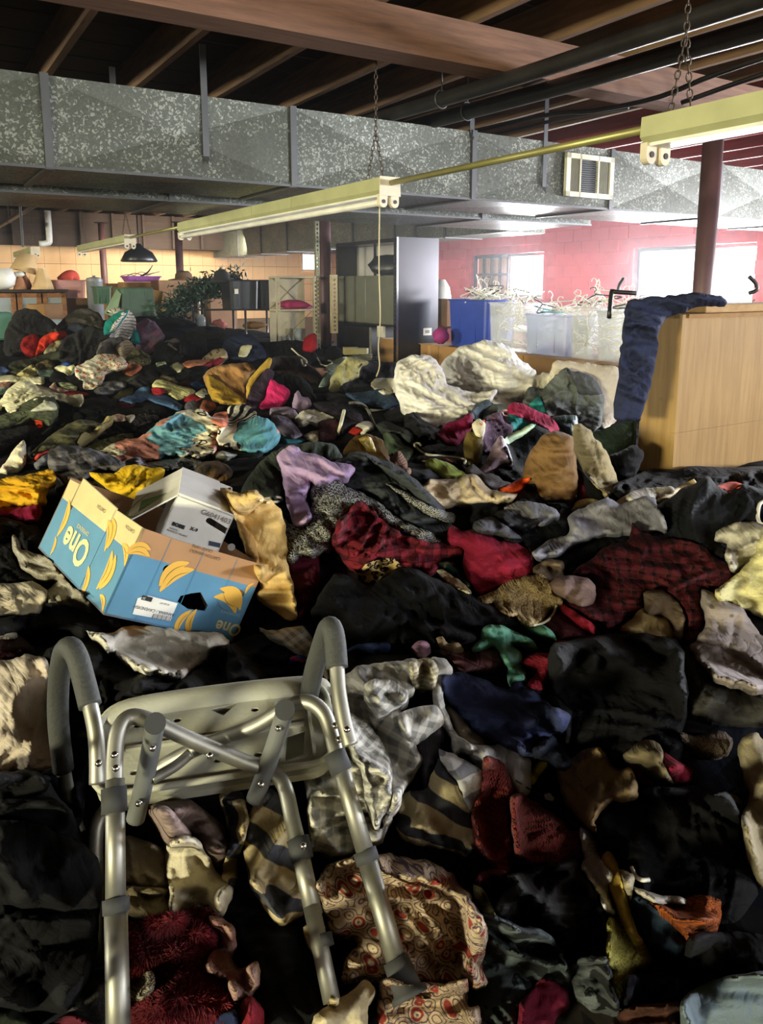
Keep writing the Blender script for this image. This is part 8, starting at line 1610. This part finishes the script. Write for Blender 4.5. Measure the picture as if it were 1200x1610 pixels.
# ================================================================== small things lying on top of the heap
cv = cloth('coat', 'navy wool coat hung over the corner of the plywood box', [(986, 474), (980, 520), (972, 580), (963, 658), (998, 661), (1008, 660), (1017, 622), (1030, 575), (1040, 512), (1052, 492), (1090, 480), (1136, 476), (1148, 471), (1126, 463), (1080, 459), (1062, 466), (1026, 469)], clothmat('solid', '#2a2f48'), puff=.02, fold=.028, wl=.13, ang=1.45, lift=86, crumple=0, depth=3.3, front=1)
def lay(pts, zk, off=0.012):
    P = pixels(Z[zk], pts); out = []
    for u, v in P:
        t = float(bil(ZB, np.array((u - U0) / STEP - .5), np.array((v - V0) / STEP - .5))); out.append((u, v, t))
    ts = np.array([o[2] for o in out]); ts = np.minimum(ts, np.median(ts) * 1.03) - off
    return np.array([zc(u, v, t) for (u, v, _), t in zip(out, ts)])
def wire(name, label, zk, pts, r, mat, cat='hanger', off=0.012, group=None):
    o = mk(name, *tube(lay(pts, zk, off), r, 7, smooth=5), mat, smooth=True); o['label'] = label; o['category'] = cat
    if group: o['group'] = group
    return o
M_creamp = plain('cream_plastic', '#d8d3b4', 0.4)
wire('hanger', 'cream plastic hanger with its hook turned up, right of the sea green scarf', 'F4', [(112, 505), (100, 488), (72, 486), (62, 502), (90, 532), (132, 562), (182, 578), (300, 588), (420, 605), (458, 620), (452, 640)], .0065, M_creamp, off=.03)
wire('hanger', 'white hanger arm standing up on the dark purple coat', 'F3', [(556, 528), (545, 575), (528, 640), (508, 712)], .011, M_creamp, off=.04)
wire('hanger', 'white hanger hooked over the dark brown leather jacket', 'F3', [(140, 38), (165, 60), (200, 92), (248, 122), (262, 142), (250, 172), (232, 172), (218, 128)], .009, M_creamp, off=.03)
wire('hanger', 'cream hanger hook showing at the neck of the tan hoodie', 'B1', [(985, 208), (1010, 200), (1050, 196), (1064, 203), (1056, 212), (1010, 216)], .0045, M_creamp, off=.02)
wire('hanger', 'white curled hanger at the foot of the steel column', 'F3', [(340, 108), (360, 140), (378, 168), (420, 176), (458, 158), (456, 140), (430, 134)], .009, M_creamp, off=.03)
wire('strap', 'grey beige strap looping below the steel blue jacket', 'F3', [(596, 470), (640, 466), (700, 478), (740, 520), (770, 585), (800, 660)], .010, plain('grey_strap', '#8d8878', 0.8), cat='strap', off=.03)
wire('hanger', 'pale hanger ring at the collar of the crimson cardigan', 'F4', [(800, 270), (765, 268), (748, 248), (755, 228), (785, 226)], .007, plain('pink_plastic_ring', '#d8b4a8', 0.4), off=.03)
wire('belt', 'pale cord belt across the navy trousers and white sheet', 'F3', [(760, 525), (830, 530), (900, 525), (940, 505), (985, 490)], .010, M_creamp, cat='belt', off=.03)
wire('stick', 'pale wooden stick resting on the black hooded coat', 'B3', [(758, 238), (800, 212), (860, 178), (915, 150)], .011, wood('stick_wood', '#b59a68', '#d2bd8e'), cat='stick', off=.03)
wire('clip', 'white plastic clip hanging at the frame edge over the frilled blouse', 'B3', [(1205, 235), (1185, 250), (1178, 300), (1190, 330), (1205, 330)], .006, M_whitep, cat='clip', off=.02)
wire('clip', 'small yellow plastic clip under the dark navy sleeve', 'B6', [(160, 505), (180, 475), (205, 440), (215, 428)], .009, plain('yellow_plastic', '#b8a81f', 0.5), cat='clip', off=.015)
wire('strap', 'thin grey price tag string beside the khaki trousers', 'B6', [(90, 505), (150, 545), (215, 575), (260, 600)], .0015, M_strap, cat='string', off=.012)
o = mk('price_tag', *slab(lay([(214, 570), (240, 562), (262, 585), (256, 600), (222, 592)], 'B6', .014), np.array([0, -.5, .8]), 0.0012), M_whitep); o['label'] = 'tiny white price tag on a string beside the khaki trousers'; o['category'] = 'tag'
wire('bra', 'white lace strap looping off the cream lace camisole', 'N2', [(1085, 330), (1065, 390), (1020, 440), (960, 470), (915, 478)], .0035, M_creamp, cat='strap', off=.012)
wire('hanger', 'thin pale hanger hook beside the big black fur-trimmed coat', 'B9', [(650, 170), (665, 205), (690, 222), (722, 222)], .0035, M_whitep, off=.012)
o = mk('book', *box(at(541, 558, 8.3), (0.16, 0.02, 0), (-0.02, 0.14, 0), (0, 0, 0.075), .003), M_book); o['label'] = 'thick yellowed book in front of the black shelving'; o['category'] = 'book'
o = mk('book', *box(at(556, 557, 8.2), (0.14, -0.02, 0), (0.02, 0.13, 0), (0, 0, 0.06), .003), plain('olive_book', '#7d7550', .8)); o['label'] = 'second yellowed book right of the thick one'; o['category'] = 'book'
for pts, r, lb in (([(958, 500, 4.0), (962, 460, 4.05), (968, 459, 4.05), (1000, 461, 4.05)], .012, 'black bent metal bar standing beside the navy coat'), ([(972, 458, 5.0), (974, 448, 5.0), (981, 437, 5.0)], .010, 'black curved hook end above the bent metal bar'), ([(1178, 435, 4.6), (1188, 445, 4.6), (1190, 456, 4.6), (1178, 461, 4.6)], .012, 'black curved bar against the near window')):
    o = mk('metal_bar', *tube([at(*p) for p in pts], r, 8, smooth=3), M_black, smooth=True); o['label'] = lb; o['category'] = 'bar'
# ================================================================== thin haze volume added for window glow and lifted far blacks
hz = bpy.data.materials.new('glow_haze'); hz.use_nodes = True; hn = hz.node_tree.nodes; hn.clear()
ho = hn.new('ShaderNodeOutputMaterial'); hv = hn.new('ShaderNodeVolumeScatter'); hv.inputs['Color'].default_value = (0.95, 0.95, 1.0, 1); hv.inputs['Density'].default_value = 0.0048; hv.inputs['Anisotropy'].default_value = 0.55
hz.node_tree.links.new(hv.outputs[0], ho.inputs['Volume'])
mk('haze', *rbox(-8.95, 9.95, 3.0, 17.0, 0.02, 3.06), hz, kind='stuff', label='added thin haze in the far half of the room giving the window glow', category='haze')
